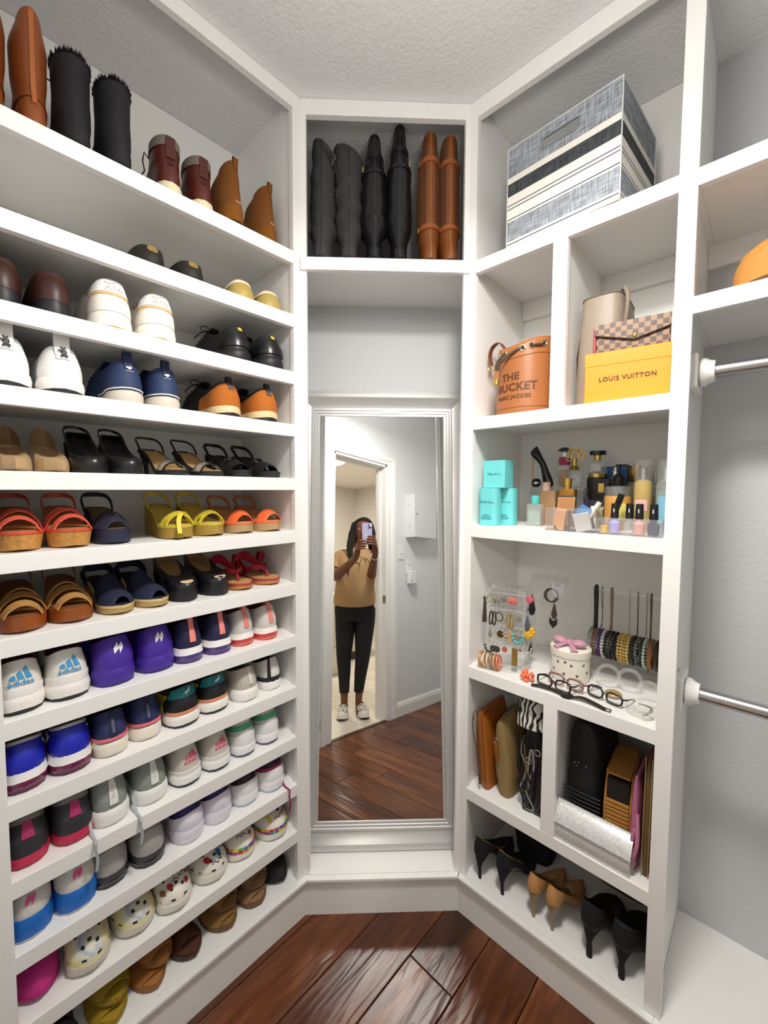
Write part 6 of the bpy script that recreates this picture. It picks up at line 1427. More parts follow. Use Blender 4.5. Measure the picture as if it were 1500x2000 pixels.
for lab, v, k, kind, mt, s_ in [('black teardrop earring on the tower side', .035, 0, 'drop', MAT('#17161a', .4), 2.0), ('pink flower earring on the tower side', .0, 0, 'flower', MAT('#e0607a', .4), 1.0), ('slate teardrop earring on the tower side', -.03, 1, 'drop', MAT('#4c5666', .4), 1.5), ('red enamel disc earring on the tower side', .03, 2, 'disc', MAT('#b03528', .4, 'gloss'), 1.2), ('yellow flower earring low on the tower side', .02, 2, 'flower', MAT('#e8b81e', .5), 1.4), ('yellow flower earring beside the slate one', -.03, 2, 'flower', MAT('#e2aa1c', .5), 1.1), ('silver bead drop earring low on the tower side', -.02, 3, 'beads', silv2, 1.2), ('brown drop earring low on the tower side', .03, 3, 'drop', MAT('#3a2a22', .5), 1.2)]:
    X, Y = on_side(v); ear(lab, X+.004, Y, rows_z[k]-.004, kind, mt, s_)
ear('dark tassel earring hanging at the tower corner', .424, .052, ZJ+.235, 'tassel', MAT('#4a3a42', .5), 1.2); ear('greenish tassel earring hanging at the tower corner', .418, .070, ZJ+.215, 'tassel', MAT('#6a6a52', .5), 1.0)
ear('black-edged white square earring on the rear rack', .600, .215, ZJ+.285, 'chevron', MAT('#dfe2ea', .4), 1.3); ear('nested bronze hoop earring on the rear rack', .578, .212, ZJ+.262, 'hoop', METAL('#6b6254', .4), 1.7, 2, .006); ear('dark feather earring on the rear rack', .592, .212, ZJ+.215, 'drop', MAT('#5c4a44', .6), 1.6, 1); ear('black chevron drop earring on the rear rack', .590, .212, ZJ+.165, 'chevron', MAT('#1a1a1e', .4), .9)
# ring stack, bangle and coral flower at the tower's foot
def bangle(label, c, rad, tube_, mt, rot, cat='bracelet', nm='bangle'):
    r = thing(nm, label, cat, c); r.rotation_euler = rot; MB().tube([(rad*math.cos(q), rad*math.sin(q), 0) for q in [2*PI*k/24 for k in range(24)]], tube_, 8, closed=True).build('hoop', mt, r, True); return r
for j, (x, c) in enumerate((( .428, '#b98a52'), (.440, '#c9b8a0'), (.452, '#d8b48a'), (.463, '#7d7a70'), (.474, '#c98a5a'), (.484, '#d0725a'))):
    bangle(('wide tan bangle', 'pearl white bangle', 'blush bangle', 'dark banded bangle', 'copper bangle', 'coral bangle')[j]+' in the row under the earrings', (x, .032+.002*j, ZJ+.0255), .022, .0035 if j else .005, MAT(c, .35, 'gloss'), (0, RAD(82), RAD(8)))
r = thing('hair_clip', 'bright coral flower cluster beside the glasses', 'hair clip', (.583, .028, ZJ+.0005)); m = MB(); rn = random.Random(2)
for k in range(20): m.ball((rn.uniform(-.016, .016), rn.uniform(-.010, .010), .006+rn.uniform(0, .024)), .006, 7, 6)
m.build('petals', MAT('#f2764a', .5), r, True)
# ---- round trinket box with bow lid
r = thing('trinket_box', 'round cream trinket box with bee print and pink bow lid', 'box', (.668, .150, ZJ))
MB().lathe([(.052, .0006), (.055, .003), (.056, .080)], n=36).build('body', MAT('#efe9dc', .35, 'gloss'), r, True, ang=40)
MB().lathe([(.0585, .078), (.0590, .080), (.0590, .098), (.054, .102), (.001, .103)], n=36).build('lid', MAT('#f0eade', .35, 'gloss'), r, True, ang=40)
bee = MAT('#6b6148', .6)
for k, (t, z) in enumerate(((-2.6, .06), (-2.2, .035), (-1.9, .062), (-1.55, .03), (-1.2, .058), (-.9, .028), (-.55, .06), (-.3, .035), (-1.5, .066), (-2.45, .018), (-.75, .012))):
    m = MB(); p = Vector((.0566*math.cos(t), .0566*math.sin(t), z)); s_ = Vector((-math.sin(t), math.cos(t), 0)); up = Vector((0, 0, 1))
    a = rn.uniform(0, 3)
    for q in range(3): v = s_*math.cos(a+q*1.05)+up*math.sin(a+q*1.05); w_ = (s_*-math.sin(a+q*1.05)+up*math.cos(a+q*1.05))*.0012; m.add([p-v*.004-w_, p-v*.004+w_, p+v*.004+w_, p+v*.004-w_], [(0, 1, 2, 3)])
    m.build('bee_print', bee, r)
pk = MAT('#c995a8', .5, 'fabric')
for sg in (-1, 1):
    m = MB(); R = []
    for k in range(9):
        f = k/8; w_ = .007+.013*math.sin(PI*f)**.7; R.append([(sg*(.004+.044*f), -.012+w_*math.cos(q)*.9, .114+w_*.62*math.sin(q)+.004*f) for q in [2*PI*j/12 for j in range(12)]])
    m.rings(R); m.build('bow_loop', pk, r, True)
    m = MB(); band(m, crom([Vector((sg*.004, -.016, .114)), Vector((sg*.018, -.036, .109)), Vector((sg*.028, -.052, .104))], False, 4), [.010+.0014*k for k in range(9)], .003, (1, .4*sg, 0)); m.build('bow_tail', pk, r, True, ang=60)
MB().ball((0, -.012, .114), .010, 10, 8).build('bow_knot', pk, r, True)
# ---- bracelet bar with necklaces
r = thing('jewelry_bar', 'clear T-bar jewelry stand at the back of the shelf', 'jewelry stand', (.80, .262, ZJ))
MB().box(-.105, .105, -.05, .05, .0006, .007).build('base', AC, r); MB().box(-.105, -.099, -.008, .008, .007, .27).build('upright', AC, r); MB().box(.099, .105, -.008, .008, .007, .27).build('upright', AC, r)
MB().box(-.11, .11, -.006, .006, .262, .270).build('top_bar', AC, r)
m = MB(); m.lathe([(.018, -.105), (.018, .105)], n=18); m.v = [Vector((p.z, p.x-.02, p.y+.121)) for p in m.v]; m.build('lower_bar', AC, r, True)
BR = [('pale jade bead bracelet', -.100, '#8fa593'), ('dusty rose bead bracelet', -.088, '#7d5a52'), ('mauve bead bracelet', -.080, '#8d6a62'), ('violet bead bracelet', -.070, '#4f2a86'), ('pearl bead bracelet', -.060, '#d6d8c8'), ('black bead bracelet with silver spacers', -.049, '#1a1a1e'), ('black and silver bead bracelet', -.039, '#26262b'), ('thick black cord bracelet', -.027, '#121216'), ('fine gold bead bracelet', -.015, '#c9a456'), ('bright gold bead bracelet', -.007, '#d0ad5c'), ('twisted gold bead bracelet', .001, '#bf9a4a'), ('pale gold bead bracelet', .009, '#d4b872'), ('black braid bracelet with lime cross', .020, '#1d1f1a'), ('gray green bead bracelet', .032, '#5c6458'), ('dark teal bead bracelet', .042, '#22302c'), ('mint pearl bracelet', .051, '#b9cdb8'), ('light brown wood bracelet', .066, '#8f5a26'), ('dark wood bracelet', .081, '#3a1f16'), ('reddish wood bracelet', .094, '#5a2c1a')]
for j, (lab, x, c) in enumerate(BR):
    t = thing('bracelet', lab+' on the lower bar', 'bracelet', (.80+x, .242, ZJ+.105-.004), 0, 'bracelets on the bar'); rad = .040; m = MB(); mt = MAT(c, .35, 'gloss')
    if 'wood' in lab: m.tube([(0, rad*math.cos(q), rad*math.sin(q)) for q in [2*PI*k/28 for k in range(28)]], .0058, 8, closed=True)
    elif 'cord' in lab or 'braid' in lab: m.tube([(.0016*math.sin(9*q), rad*math.cos(q), rad*math.sin(q)) for q in [2*PI*k/48 for k in range(48)]], .0052, 7, closed=True)
    else:
        nb_ = 26
        for q in range(nb_): a = 2*PI*q/nb_; m.ball((0, rad*math.cos(a), rad*math.sin(a)), .0046, 7, 6)
    m.build('beads' if 'bead' in lab or 'pearl' in lab else 'band', mt, t, True)
for j, (lab, x, z1, w_, c) in enumerate((('thick black beaded necklace over the bar end', -.095, .09, .0050, '#1a2024'), ('thin dark cord necklace with a knot', -.078, .12, .0010, '#4a4038'), ('tan suede cord necklace', -.050, .12, .0030, '#9a8468'), ('fine pale chain necklace', .0, .10, .0007, '#a89c88'), ('fine dark chain necklace with beads', .022, .10, .0010, '#5a5048'), ('paired silver chain necklace', .045, .09, .0008, '#8f8a80'), ('gray braided cord necklace', .056, .02, .0022, '#6b6058'), ('dark ribbon necklace at the bar end', .102, .03, .0028, '#4a4250'))):
    t = thing('necklace', lab, 'necklace', (.80+x, .262, ZJ), 0, 'necklaces on the bar'); m = MB(); dx = .010 if j == 1 else .004
    pts = [(0, -.009, z1+.02), (dx*.6, -.0095, .18), (0, -.009, .255), (0, -.004, .2735), (0, .004, .2735), (0, .009, .255), (0, .0095, .16), (0, .009, z1+.02)]
    m.tube(crom([Vector(p) for p in pts], False, 4), w_, 6); m.build('cord', MAT(c, .5), t, True)
# ---- eyeglasses, watch, clear rings and dish
def glasses(label, c, rz, fm, s=1.0, tint=None, pitch=-12):
    r = thing('eyeglasses', label, 'eyeglasses', c, rz); r.rotation_euler = (RAD(pitch), 0, rz)
    for sg in (-1, 1):
        p = [(sg*.033*s+.026*s*math.copysign(abs(math.cos(q))**.6, math.cos(q)), 0, .020*s+.017*s*math.copysign(abs(math.sin(q))**.7, math.sin(q))) for q in [2*PI*k/24 for k in range(24)]]
        MB().tube(p, .0034*s, 6, closed=True).build('rim', fm, r, True)
        MB().add(p, [tuple(range(24))]).build('lens', CLEAR(tint or '#dfe4e4', .10 if not tint else .35, .02), r)
        MB().tube([(sg*.060*s, 0, .028*s), (sg*.066*s, .012, .028*s), (sg*.062*s, .07*s, .026*s), (sg*.058*s, .105*s, .014*s)], [.003*s, .003*s, .0026*s, .003*s], 6).build('temple', fm, r, True)
    MB().tube(crom([Vector((-.010*s, 0, .024*s)), Vector((0, -.002, .028*s)), Vector((.010*s, 0, .024*s))], False, 4), .0024*s, 6).build('bridge', fm, r, True)
    return r
gb = MAT('#141316', .3, 'gloss'); to = MAT('#8a5f52', .35, 'cork')
glasses('thick black framed eyeglasses at the shelf front', (.662, .030, ZJ+.003), RAD(-4), gb, .82); glasses('pink tortoise eyeglasses behind the thick black pair', (.684, .062, ZJ+.003), RAD(-6), to, .85); glasses('thin black half-rim eyeglasses by the clear dish', (.790, .058, ZJ+.003), RAD(-12), MAT('#1d1a1c', .35, 'gloss'), .78)
r = thing('wrist_watch', 'dark bronze wrist watch with flat strap laid along the edge', 'watch', (.705, .016, ZJ+.0005), 0); wm = MAT('#2c251d', .5, 'leather')
MB().lathe([(.014, 0), (.0155, .002), (.0155, .007), (.013, .0085), (.001, .0088)], n=22, sx=1.15).build('case', MAT('#211c18', .35, 'gloss'), r, True, ang=35)
for sg in (-1, 1):
    m = MB(); band(m, crom([Vector((sg*.014, 0, .004)), Vector((sg*.04, .004, .010 if sg > 0 else .006)), Vector((sg*.075, .002, .006)), Vector((sg*.10, -.004, .003))], False, 5), .014, .0026, (0, 1, 0)); m.build('strap', wm, r, True, ang=60)
MB().tube([(.100, -.010, .003), (.113, -.010, .003), (.113, .004, .003), (.100, .004, .003)], .0015, 6, closed=True).build('buckle', MAT('#2a2622', .3, 'gloss'), r, True)
CLR = CLEAR('#f2f2ee', .12)
for j, (x, y) in enumerate(((.772, .165), (.826, .175), (.885, .120))):
    bangle(('clear plastic bangle standing under the black bracelets', 'clear plastic bangle standing under the green bracelets', 'clear plastic bangle near the end panel')[j], (x, y, ZJ+.034), .028, .0055, CLR, (RAD(78), 0, RAD(15-8*j)))
r = thing('trinket_dish', 'faceted clear dish holding a silver chain', 'dish', (.876, .058, ZJ)); MB().lathe([(.024, .0006), (.033, .010), (.036, .022), (.033, .022), (.026, .012), (.001, .006)], n=9).build('bowl', CLR, r)
r = thing('chain_bracelet', 'silver curb chain bracelet draped over the clear dish', 'bracelet', (.890, .045, ZJ+.024)); m = MB()
for k in range(12):
    f = k/11; c = Vector((-.015+.030*math.sin(f*2.6), .012-.034*f, .002+.006*math.sin(f*PI)-.018*max(0, f-.5)*1.2)); m.tube([c+Vector((.0034*math.cos(q), .0022*math.sin(q)*(k % 2), .0022*math.sin(q)*(1-k % 2))) for q in [2*PI*j/8 for j in range(8)]], .0009, 5, closed=True)
m.build('links', silv2, r, True)
r = thing('hair_barrette', 'honey colored oval barrette behind the thin glasses', 'hair clip', (.800, .110, ZJ+.0005)); MB().ball((0, 0, .008), .022, 16, 8, .34).build('shell', MAT('#b39a5c', .3, 'gloss'), r, True)

# ---- lower cubbies: handbags
ZB = ZR[4]
def slab_bag(name, label, x, y, rz, lean, w, d, h, mat, bulge=.3, folds=0, parts=None, cat='bag', rnd=1, z=ZB):
    """upright soft bag: w thick (x), d deep (y), h high; leans about its bottom edge"""
    r = thing(name, label, cat, (x, y, z), rz); r.rotation_euler = (0, lean, rz); n = 28; R = []
    rg = random.Random(rnd); ph = [rg.uniform(0, 6) for _ in range(4)]
    for k in range(13):
        f = k/12; ww = w/2*(.72+bulge*math.sin(PI*min(1, f*1.05))**.8)*(1 if f < .9 else 1-.5*(f-.9)/.1); dd = d/2*(1-.10*f) if f > .05 else d/2*.94
        ring = []
        for i in range(n):
            t = 2*PI*i/n; c, s_ = math.cos(t), math.sin(t)
            fw = 1+folds*(math.sin(5*s_*2+f*6+ph[0])*.5+math.sin(9*f+3*s_+ph[1])*.5)
            ring.append(Vector((ww*fw*math.copysign(abs(c)**.6, c), dd*math.copysign(abs(s_)**.55, s_), .0008+h*f+folds*.03*math.sin(6*s_+ph[2])*f)))
        R.append(ring)
    MB().rings(R).build('body', mat, r, True, ang=60)
    if parts: parts(r, R)
    return r
def clutch_parts(r, R):
    ed = MAT('#7a3f12', .45, 'leather')
    for sg in (-1, 1): m = MB(); m.tube([R[k][21]+Vector((sg*.009, -.001, 0)) for k in range(1, 13)], .0014, 5); m.build('seam', ed, r, True)
    m = MB(); m.tube(crom([R[12][21]+Vector((0, 0, 0)), R[12][21]+Vector((-.014, -.006, .004)), R[10][21]+Vector((-.022, -.008, 0)), R[6][21]+Vector((-.014, -.010, 0)), R[3][21]+Vector((-.008, -.012, 0))], False, 5), .0016, 6); m.build('zip_cord', MAT('#5a3a1e', .5, 'leather'), r, True)
    p = R[2][21]+Vector((-.008, -.012, .012)); m = MB()
    for k in range(4): m.ball((p.x, p.y, p.z-.009*k), .0042, 8, 6)
    m.build('cord_beads', MAT('#3a261a', .5), r, True)
    m = MB(); band(m, crom([Vector((.008, -.07, .242)), Vector((.016, -.05, .262)), Vector((.026, -.04, .258)), Vector((.032, -.04, .232))], False, 5), .018, .002, (0, 1, 0)); m.build('loop_tab', MAT('#8a4a16', .45, 'leather'), r, True, ang=60)
slab_bag('clutch_bag', 'cognac leather clutch with a beaded zip cord', .447, .125, 0, RAD(-7), .046, .19, .250, MAT('#9c5a1a', .42, 'leather'), parts=clutch_parts)
def tan_parts(r, R):
    MB().tube([R[9][21]+Vector((.006*math.cos(q)-.012, -.004, .008*math.sin(q))) for q in [2*PI*k/12 for k in range(12)]], .0016, 6, closed=True).build('ring', METAL('#d2cfc6', .25), r, True)
    m = MB(); band(m, [R[9][21]+Vector((-.012, -.005, -.008)), R[8][21]+Vector((-.012, -.008, -.012)), R[6][21]+Vector((-.008, -.007, 0))], .011, .003, (1, 0, 0)); m.build('leather_tag', MAT('#8a4a18', .45, 'leather'), r, True, ang=60)
slab_bag('hobo_bag', 'slouchy khaki tan bag with a leather tag', .510, .14, 0, RAD(-6), .068, .20, .240, MAT('#8d7448', .7, 'fabric'), folds=.13, rnd=4, parts=tan_parts)
def blk_parts(r, R):
    mt = MAT('#17171a', .4, 'leather'); rn = random.Random(8)
    for k in range(16):
        a = Vector((rn.uniform(-.034, .034), -.104, rn.uniform(.10, .24))); pts = [a, a+Vector((rn.uniform(-.01, .01), -.006, -.05)), a+Vector((rn.uniform(-.018, .018), -.004, -.10)), Vector((a.x+rn.uniform(-.02, .02), -.106, max(.004, a.z-.17)))]
        m = MB(); band(m, crom(pts, False, 4), .006, .0018, (1, 0, 0)); m.build('fringe', mt if k % 4 else MAT('#7c7d74', .6, 'leather'), r, True, ang=60)
    for p in ((.024, -.106, .20), (-.004, -.106, .165)): MB().tube([(p[0]+.009*math.cos(q), p[1]-.003, p[2]+.009*math.sin(q)) for q in [2*PI*k/14 for k in range(14)]], .0018, 6, closed=True).build('ring', METAL('#b9b6ac', .3), r, True)
    m = MB(); m.tube([(-.018, -.108, .21), (-.012, -.110, .16), (-.008, -.110, .125)], .0024, 6); m.build('chain', METAL('#a8925a', .35), r, True)
slab_bag('fringe_bag', 'black fringed leather bag beside the divider', .600, .15, 0, RAD(-2), .088, .20, .265, MAT('#131316', .45, 'leather'), folds=.05, rnd=6, parts=blk_parts)
def zig():
    m, nt, b = _nodes('zigzag_print'); tc = N(nt, 'ShaderNodeTexCoord'); wv = N(nt, 'ShaderNodeTexWave', Scale=19.0, Distortion=9.0, Detail=1.5); wv.inputs['Detail Scale'].default_value = 1.2; nt.links.new(tc.outputs['Object'], wv.inputs['Vector'])
    cr = N(nt, 'ShaderNodeValToRGB'); cr.color_ramp.interpolation = 'CONSTANT'; e = cr.color_ramp.elements; e[0].color = (*hexc('#151518'), 1); e[1].position = .46; e[1].color = (*hexc('#c9c6bd'), 1)
    nt.links.new(wv.outputs['Fac'], cr.inputs[0]); nt.links.new(cr.outputs[0], b.inputs['Base Color']); b.inputs['Roughness'].default_value = .8; return m
r = thing('fabric_pouch', 'black and white tribal print pouch slumped on top of the fringed bag', 'bag', (.592, .12, ZB+.266)); R = []
for k in range(9):
    f = k/8; R.append([((.052*(1-.45*f**3))*math.copysign(abs(math.cos(t))**.7, math.cos(t))-.008*f, .105*(1-.35*f**2)*math.copysign(abs(math.sin(t))**.7, math.sin(t))+.02*f, .001+.100*f-.012*math.cos(2*t)*(1-f)*.5+.006) for t in [2*PI*i/28 for i in range(28)]])
MB().rings(R).build('body', zig(), r, True, ang=60)
MB().tube(crom([Vector((-.03, -.09, .015)), Vector((0, -.102, .010)), Vector((.03, -.09, .018))], False, 5), .002, 6).build('zip', MAT('#1a1a1c', .5), r, True)
# right cubby
def ridge_parts(r, R):
    for k in range(9):
        z = .022+.012*k; m = MB(); m.tube([(-.050, -.116, z), (0, -.120, z), (.050, -.116, z)], .0032, 6); m.build('ridge', MAT('#1d1d20', .35, 'leather'), r, True)
    for j, (x, z) in enumerate(((-.022, .20), (-.010, .205), (.010, .20), (-.016, .193))): MB().ball((x, -.118, z), .003, 7, 6).build('stud', METAL('#8a8a8c', .3), r, True)
slab_bag('ridged_handbag', 'large black handbag with ridged lower front', .735, .195, 0, 0, .112, .23, .318, MAT('#101013', .6, 'leather'), bulge=.2, parts=ridge_parts)
r = thing('bamboo_bag', 'honey bamboo slat bag with open arched handle slot', 'bag', (.822, .17, ZB), RAD(4)); bam = MAT('#b07a34', .45, 'paint'); w_, d_, h_ = .062, .20, .21
for s_ in (-1, 1): MB().prism([(-d_/2, .001), (d_/2, .001), (d_/2*1.0, h_*.6), (d_/2*.7, h_), (-d_/2*.7, h_), (-d_/2*1.0, h_*.6)], s_*w_/2-.003, s_*w_/2+.003, 'x').build('side_plate', MAT('#a8712c', .45, 'paint'), r, bevel=.002)
for k in range(12):
    z = .010+.0115*k; y_ = -d_/2-.002+.010*max(0, (4-k)/4)**2
    MB().box(-w_/2+.003, w_/2-.003, y_, y_+.006, z, z+.0085).build('slat', bam, r, bevel=.0015)
    MB().box(-w_/2+.003, w_/2-.003, d_/2-.004, d_/2+.002, z, z+.0085).build('slat', bam, r, bevel=.0015)
for k in range(8):
    f = k/7; y_ = -d_/2*.74+d_*.74*f; MB().box(-w_/2+.003, w_/2-.003, y_-.011, y_+.011, h_-.004, h_+.002).build('slat', bam, r, bevel=.0015)
MB().box(-w_/2+.003, w_/2-.003, -d_/2*.9, -d_/2*.9+.004, .150, .172).build('lining', MAT('#17120e', .9), r)
m = MB(); m.box(-w_/2+.004, w_/2-.004, -d_/2+.006, d_/2-.006, .004, .195); m.build('inner_pouch', MAT('#1a140e', .9, 'fabric'), r)
slab_bag('clutch_bag', 'mauve pink satin clutch with a folded ruffle', .876, .135, 0, 0, .024, .20, .245, MAT('#b76a8c', .45, 'fabric'), folds=.10, rnd=9, bulge=.35, parts=lambda r, R: MB().tube(crom([Vector((.008, -.10, .16)), Vector((.012, -.112, .09)), Vector((.002, -.114, .045)), Vector((-.004, -.108, .06)), Vector((.004, -.104, .12))], False, 5), .005, 7).build('ruffle', MAT('#c27a98', .4, 'fabric'), r, True))
slab_bag('clutch_bag', 'tall brown felt clutch folded at its base by the end panel', .904, .135, 0, 0, .022, .20, .315, MAT('#6e5330', .8, 'felt'), bulge=.28, rnd=3, parts=lambda r, R: [MB().tube([R[k][21]+Vector((sg*.007, -.001, 0)) for k in range(13)], .0016, 5).build('edge', MAT('#a08656', .7, 'felt'), r, True) for sg in (-1, 1)])
# glitter clutch in front
def glitter():
    m, nt, b = _nodes('silver_glitter'); tc = N(nt, 'ShaderNodeTexCoord'); vo = N(nt, 'ShaderNodeTexVoronoi', Scale=520.0); nt.links.new(tc.outputs['Object'], vo.inputs['Vector'])
    cr = N(nt, 'ShaderNodeValToRGB'); e = cr.color_ramp.elements; e[0].color = (.5, .5, .5, 1); e[1].color = (.95, .95, .94, 1); bw = N(nt, 'ShaderNodeRGBToBW'); nt.links.new(vo.outputs['Color'], bw.inputs[0]); nt.links.new(bw.outputs[0], cr.inputs[0]); nt.links.new(cr.outputs[0], b.inputs['Base Color'])
    b.inputs['Metallic'].default_value = .35; b.inputs['Roughness'].default_value = .3
    nm = N(nt, 'ShaderNodeBump', Strength=.9, Distance=.0012); nt.links.new(bw.outputs[0], nm.inputs['Height']); nt.links.new(nm.outputs[0], b.inputs['Normal']); return m
GL = glitter()
r = thing('glitter_clutch', 'silver glitter flap clutch lying at the cubby front', 'bag', (.781, .006, ZB), 0); pf = []
pf = [(0, .002), (.050, .002), (.056, .012), (.056, .060), (.050, .080), (.036, .088), (.020, .080), (.006, .058), (-.002, .030), (-.002, .012)]
MB().rings([[(x, y, z) for y, z in pf] for x in (-.096, -.094, .094, .096)]).build('body', GL, r, True, ang=50)
fp = [(.056, .070), (.050, .084), (.036, .093), (.018, .084), (.002, .060), (-.003, .050), (-.0055, .051), (.0, .062), (.016, .0875), (.036, .097), (.052, .0875), (.059, .071)]
MB().rings([[(x, y, z) for y, z in fp] for x in (-.098, .098)]).build('flap', GL, r, True, ang=50)
m = MB()
for k in range(9): c = Vector((.100+.002*math.sin(k), .010+.001*k, .048-.0052*k)); m.tube([c+Vector((.0024*math.sin(q)*(k % 2), .0024*math.sin(q)*(1-k % 2), .0032*math.cos(q))) for q in [2*PI*j/8 for j in range(8)]], .0008, 5, closed=True)
m.build('wrist_chain', silv2, r, True)

# ---- bottom deck: high heels, heels toward the room
def rput(root, X, Y, z=DECK, yaw=0): root.location = (X, Y, z); root.rotation_euler = (0, 0, PI/2+yaw)
def d_strap(col, mt=None):
    def f(r, lp, zs, U):
        m = MB(); band(m, crom([Vector((.55*.235, .034, zs(.55)+.004)), Vector((.57*.235, .010, zs(.55)+.036)), Vector((.57*.235, -.012, zs(.55)+.036)), Vector((.55*.235, -.034, zs(.55)+.004))], False, 4), .010, .002, (1, 0, 0)); m.build('instep_strap', mt or MAT(col, .8, 'suede'), r, True, ang=60)
        MB().cbox((.57*.235, -.020, zs(.55)+.032), (.010, .004, .010)).build('buckle', METAL('#cfc09a', .25), r)
    return f
for j, (x, y) in enumerate(((.436, .006), (.518, .006))):
    rput(pump(('black suede stiletto standing against the side panel', 'black suede stiletto next to the tan stilettos')[j], side=1-2*j, L=.235, W=.078, hh=.092, up='#121114', upk='suede', rough=.95, lin='#a08446', out='#1a1512', heelz=.062, sidez=.028, frontu=.62, group='black suede stilettos', name='stiletto', extra=d_strap('#121114')), x, y, yaw=-.08)
for j, (x, y) in enumerate(((.620, .008), (.677, .008))):
    rput(pump(('tan leather stiletto next to the black suede pair', 'tan leather stiletto next to the black platform pumps')[j], side=1-2*j, L=.235, W=.070, hh=.090, up='#c08d56', upk='leather', rough=.5, lin='#8a6a3a', out='#6e5636', heelz=.056, sidez=.026, frontu=.60, group='tan stilettos', name='stiletto', extra=d_strap('', CLEAR('#d8ccb4', .3)), heelmat=MAT('#8d7452', .4, 'gloss')), x, y, yaw=-.1)
for j, (x, y) in enumerate(((.780, .010), (.860, .014))):
    rput(pump(('black velvet platform pump with bow detail', 'black velvet platform pump with a seam around the collar')[j], side=1-2*j, L=.235, W=.094, hh=.095, plat=.014, up='#121013', upk='suede', rough=.97, lin='#1c1718', out='#100e10', toe='round', heelz=.06, sidez=.040, frontu=.60, group='black platform pumps', name='platform_pump', tip=.007,
        extra=(lambda r, lp, zs, U: MB().ball((.12, -.034, zs(.5)+.05), .016, 10, 8).build('bow', MAT('#1c181b', .9, 'suede'), r, True)) if j == 0 else (lambda r, lp, zs, U: U.patch(-8, 8, .86, .92, .0016, 16, 2).build('collar_seam', MAT('#3a3638', .6), r, True))), x, y, yaw=-.1)
r = thing('wicker_bag', 'brown woven wicker bag leaning at the back of the bottom deck', 'bag', (.80, .325, DECK)); wk = MAT('#7a5630', .7, 'jute')
n = 30
def wr(z, k): return [(.115*k*math.copysign(abs(math.cos(t))**.7, math.cos(t)), .030*math.copysign(abs(math.sin(t))**.7, math.sin(t)), z) for t in [2*PI*i/n for i in range(n)]]
MB().rings([wr(.002, .72), wr(.02, .86), wr(.06, .97), (wr(.13, 1.0)), wr(.20, .97), wr(.24, .9)]).build('body', wk, r, True, ang=60)
for k in range(26): x_ = -.10+.008*k; m = MB(); m.tube([(x_*.8, -.0305, .006+.02*abs(x_)/.1*.5), (x_*.96, -.0325, .06), (x_, -.0325, .23)], .0022, 5); m.build('wicker_rib', MAT('#60411f', .7), r, True)
slab_bag('evening_bag', 'black soft bag pushed to the back behind the stilettos', .535, .27, 0, 0, .17, .12, .20, MAT('#0f0f11', .8, 'fabric'), bulge=.2, folds=.06, rnd=12, z=DECK)
# ---- hat on the far shelf
r = thing('felt_hat', 'mustard tan felt hat resting brim down on the upper shelf', 'hat', (1.118, .140, 1.8825)); ft = MAT('#b9803c', .9, 'felt')
MB().lathe([(.128, .001), (.130, .003), (.128, .006), (.108, .010), (.106, .03), (.103, .07), (.092, .10), (.070, .118), (.035, .124), (.001, .122)], n=40, sy=.92).build('crown', ft, r, True, ang=50)
MB().lathe([(.1085, .009), (.1085, .024), (.1065, .026)], n=40, sy=.92, cap=False).build('hat_band', MAT('#5a3818', .7, 'fabric'), r, True)

# ================================================================ DOOR WALL FIXTURES (seen in the mirror)
r = thing('wall_cabinet', 'small white locking wall cabinet beside the doorway', 'cabinet', (1.785, YF, 1.433)); wc = MAT('#dfe2e3', .45, 'paint')
MB().box(-.157, .157, .0006, .10, 0, .372).build('body', wc, r, bevel=.002); MB().box(-.157, .157, .1006, .108, .001, .371).build('door', wc, r, bevel=.002)
m = MB(); m.lathe([(.007, 0), (.007, .006), (.001, .007)], n=14); o = m.build('lock', METAL('#9a9a9a', .3), r, True); o.rotation_euler = (-PI/2, 0, 0); o.location = (-.130, .108, .20)
for z_ in (.10, .28): m = MB(); m.tube([(-.1575, .05, z_), (-.160, .05, z_)], .004, 8); m.build('rivet', METAL('#8d8d8d', .4), r, True)
r = thing('light_switch', 'white toggle light switch plate below the cabinet', 'switch', (1.567, YF, 1.30)); MB().box(-.035, .035, .0006, .006, -.057, .057).build('plate', MAT('#eceeed', .4), r, bevel=.002); MB().box(-.005, .005, .006, .016, -.004, .012).build('toggle', MAT('#f4f4f2', .4), r, bevel=.001)
r = thing('wall_outlet', 'white outlet plate on the door wall', 'outlet', (1.668, YF, 1.175)); MB().box(-.035, .035, .0006, .006, -.057, .057).build('plate', MAT('#eceeed', .4), r, bevel=.002)
for dz in (-.02, .02): MB().box(-.012, .012, .006, .0075, dz-.012, dz+.012).build('socket', MAT('#d9dbda', .4), r, bevel=.001)
r = thing('plug_in_unit', 'white plug-in unit sitting in the lower socket', 'plug', (1.672, YF+.008, 1.075)); MB().box(-.036, .036, .0, .05, -.035, .075).build('case', MAT('#f0f0ee', .4), r, bevel=.006); MB().box(-.034, -.028, .0505, .052, -.02, .0).build('vent', MAT('#2a2a2a', .6), r)
r = thing('shopping_bag', 'small green paper bag tucked on the baseboard left of the door', 'bag', (.735, YF+.006, .1055)); MB().box(-.02, .02, .0, .008, 0, .06).build('body', MAT('#4c8f2f', .6), r)
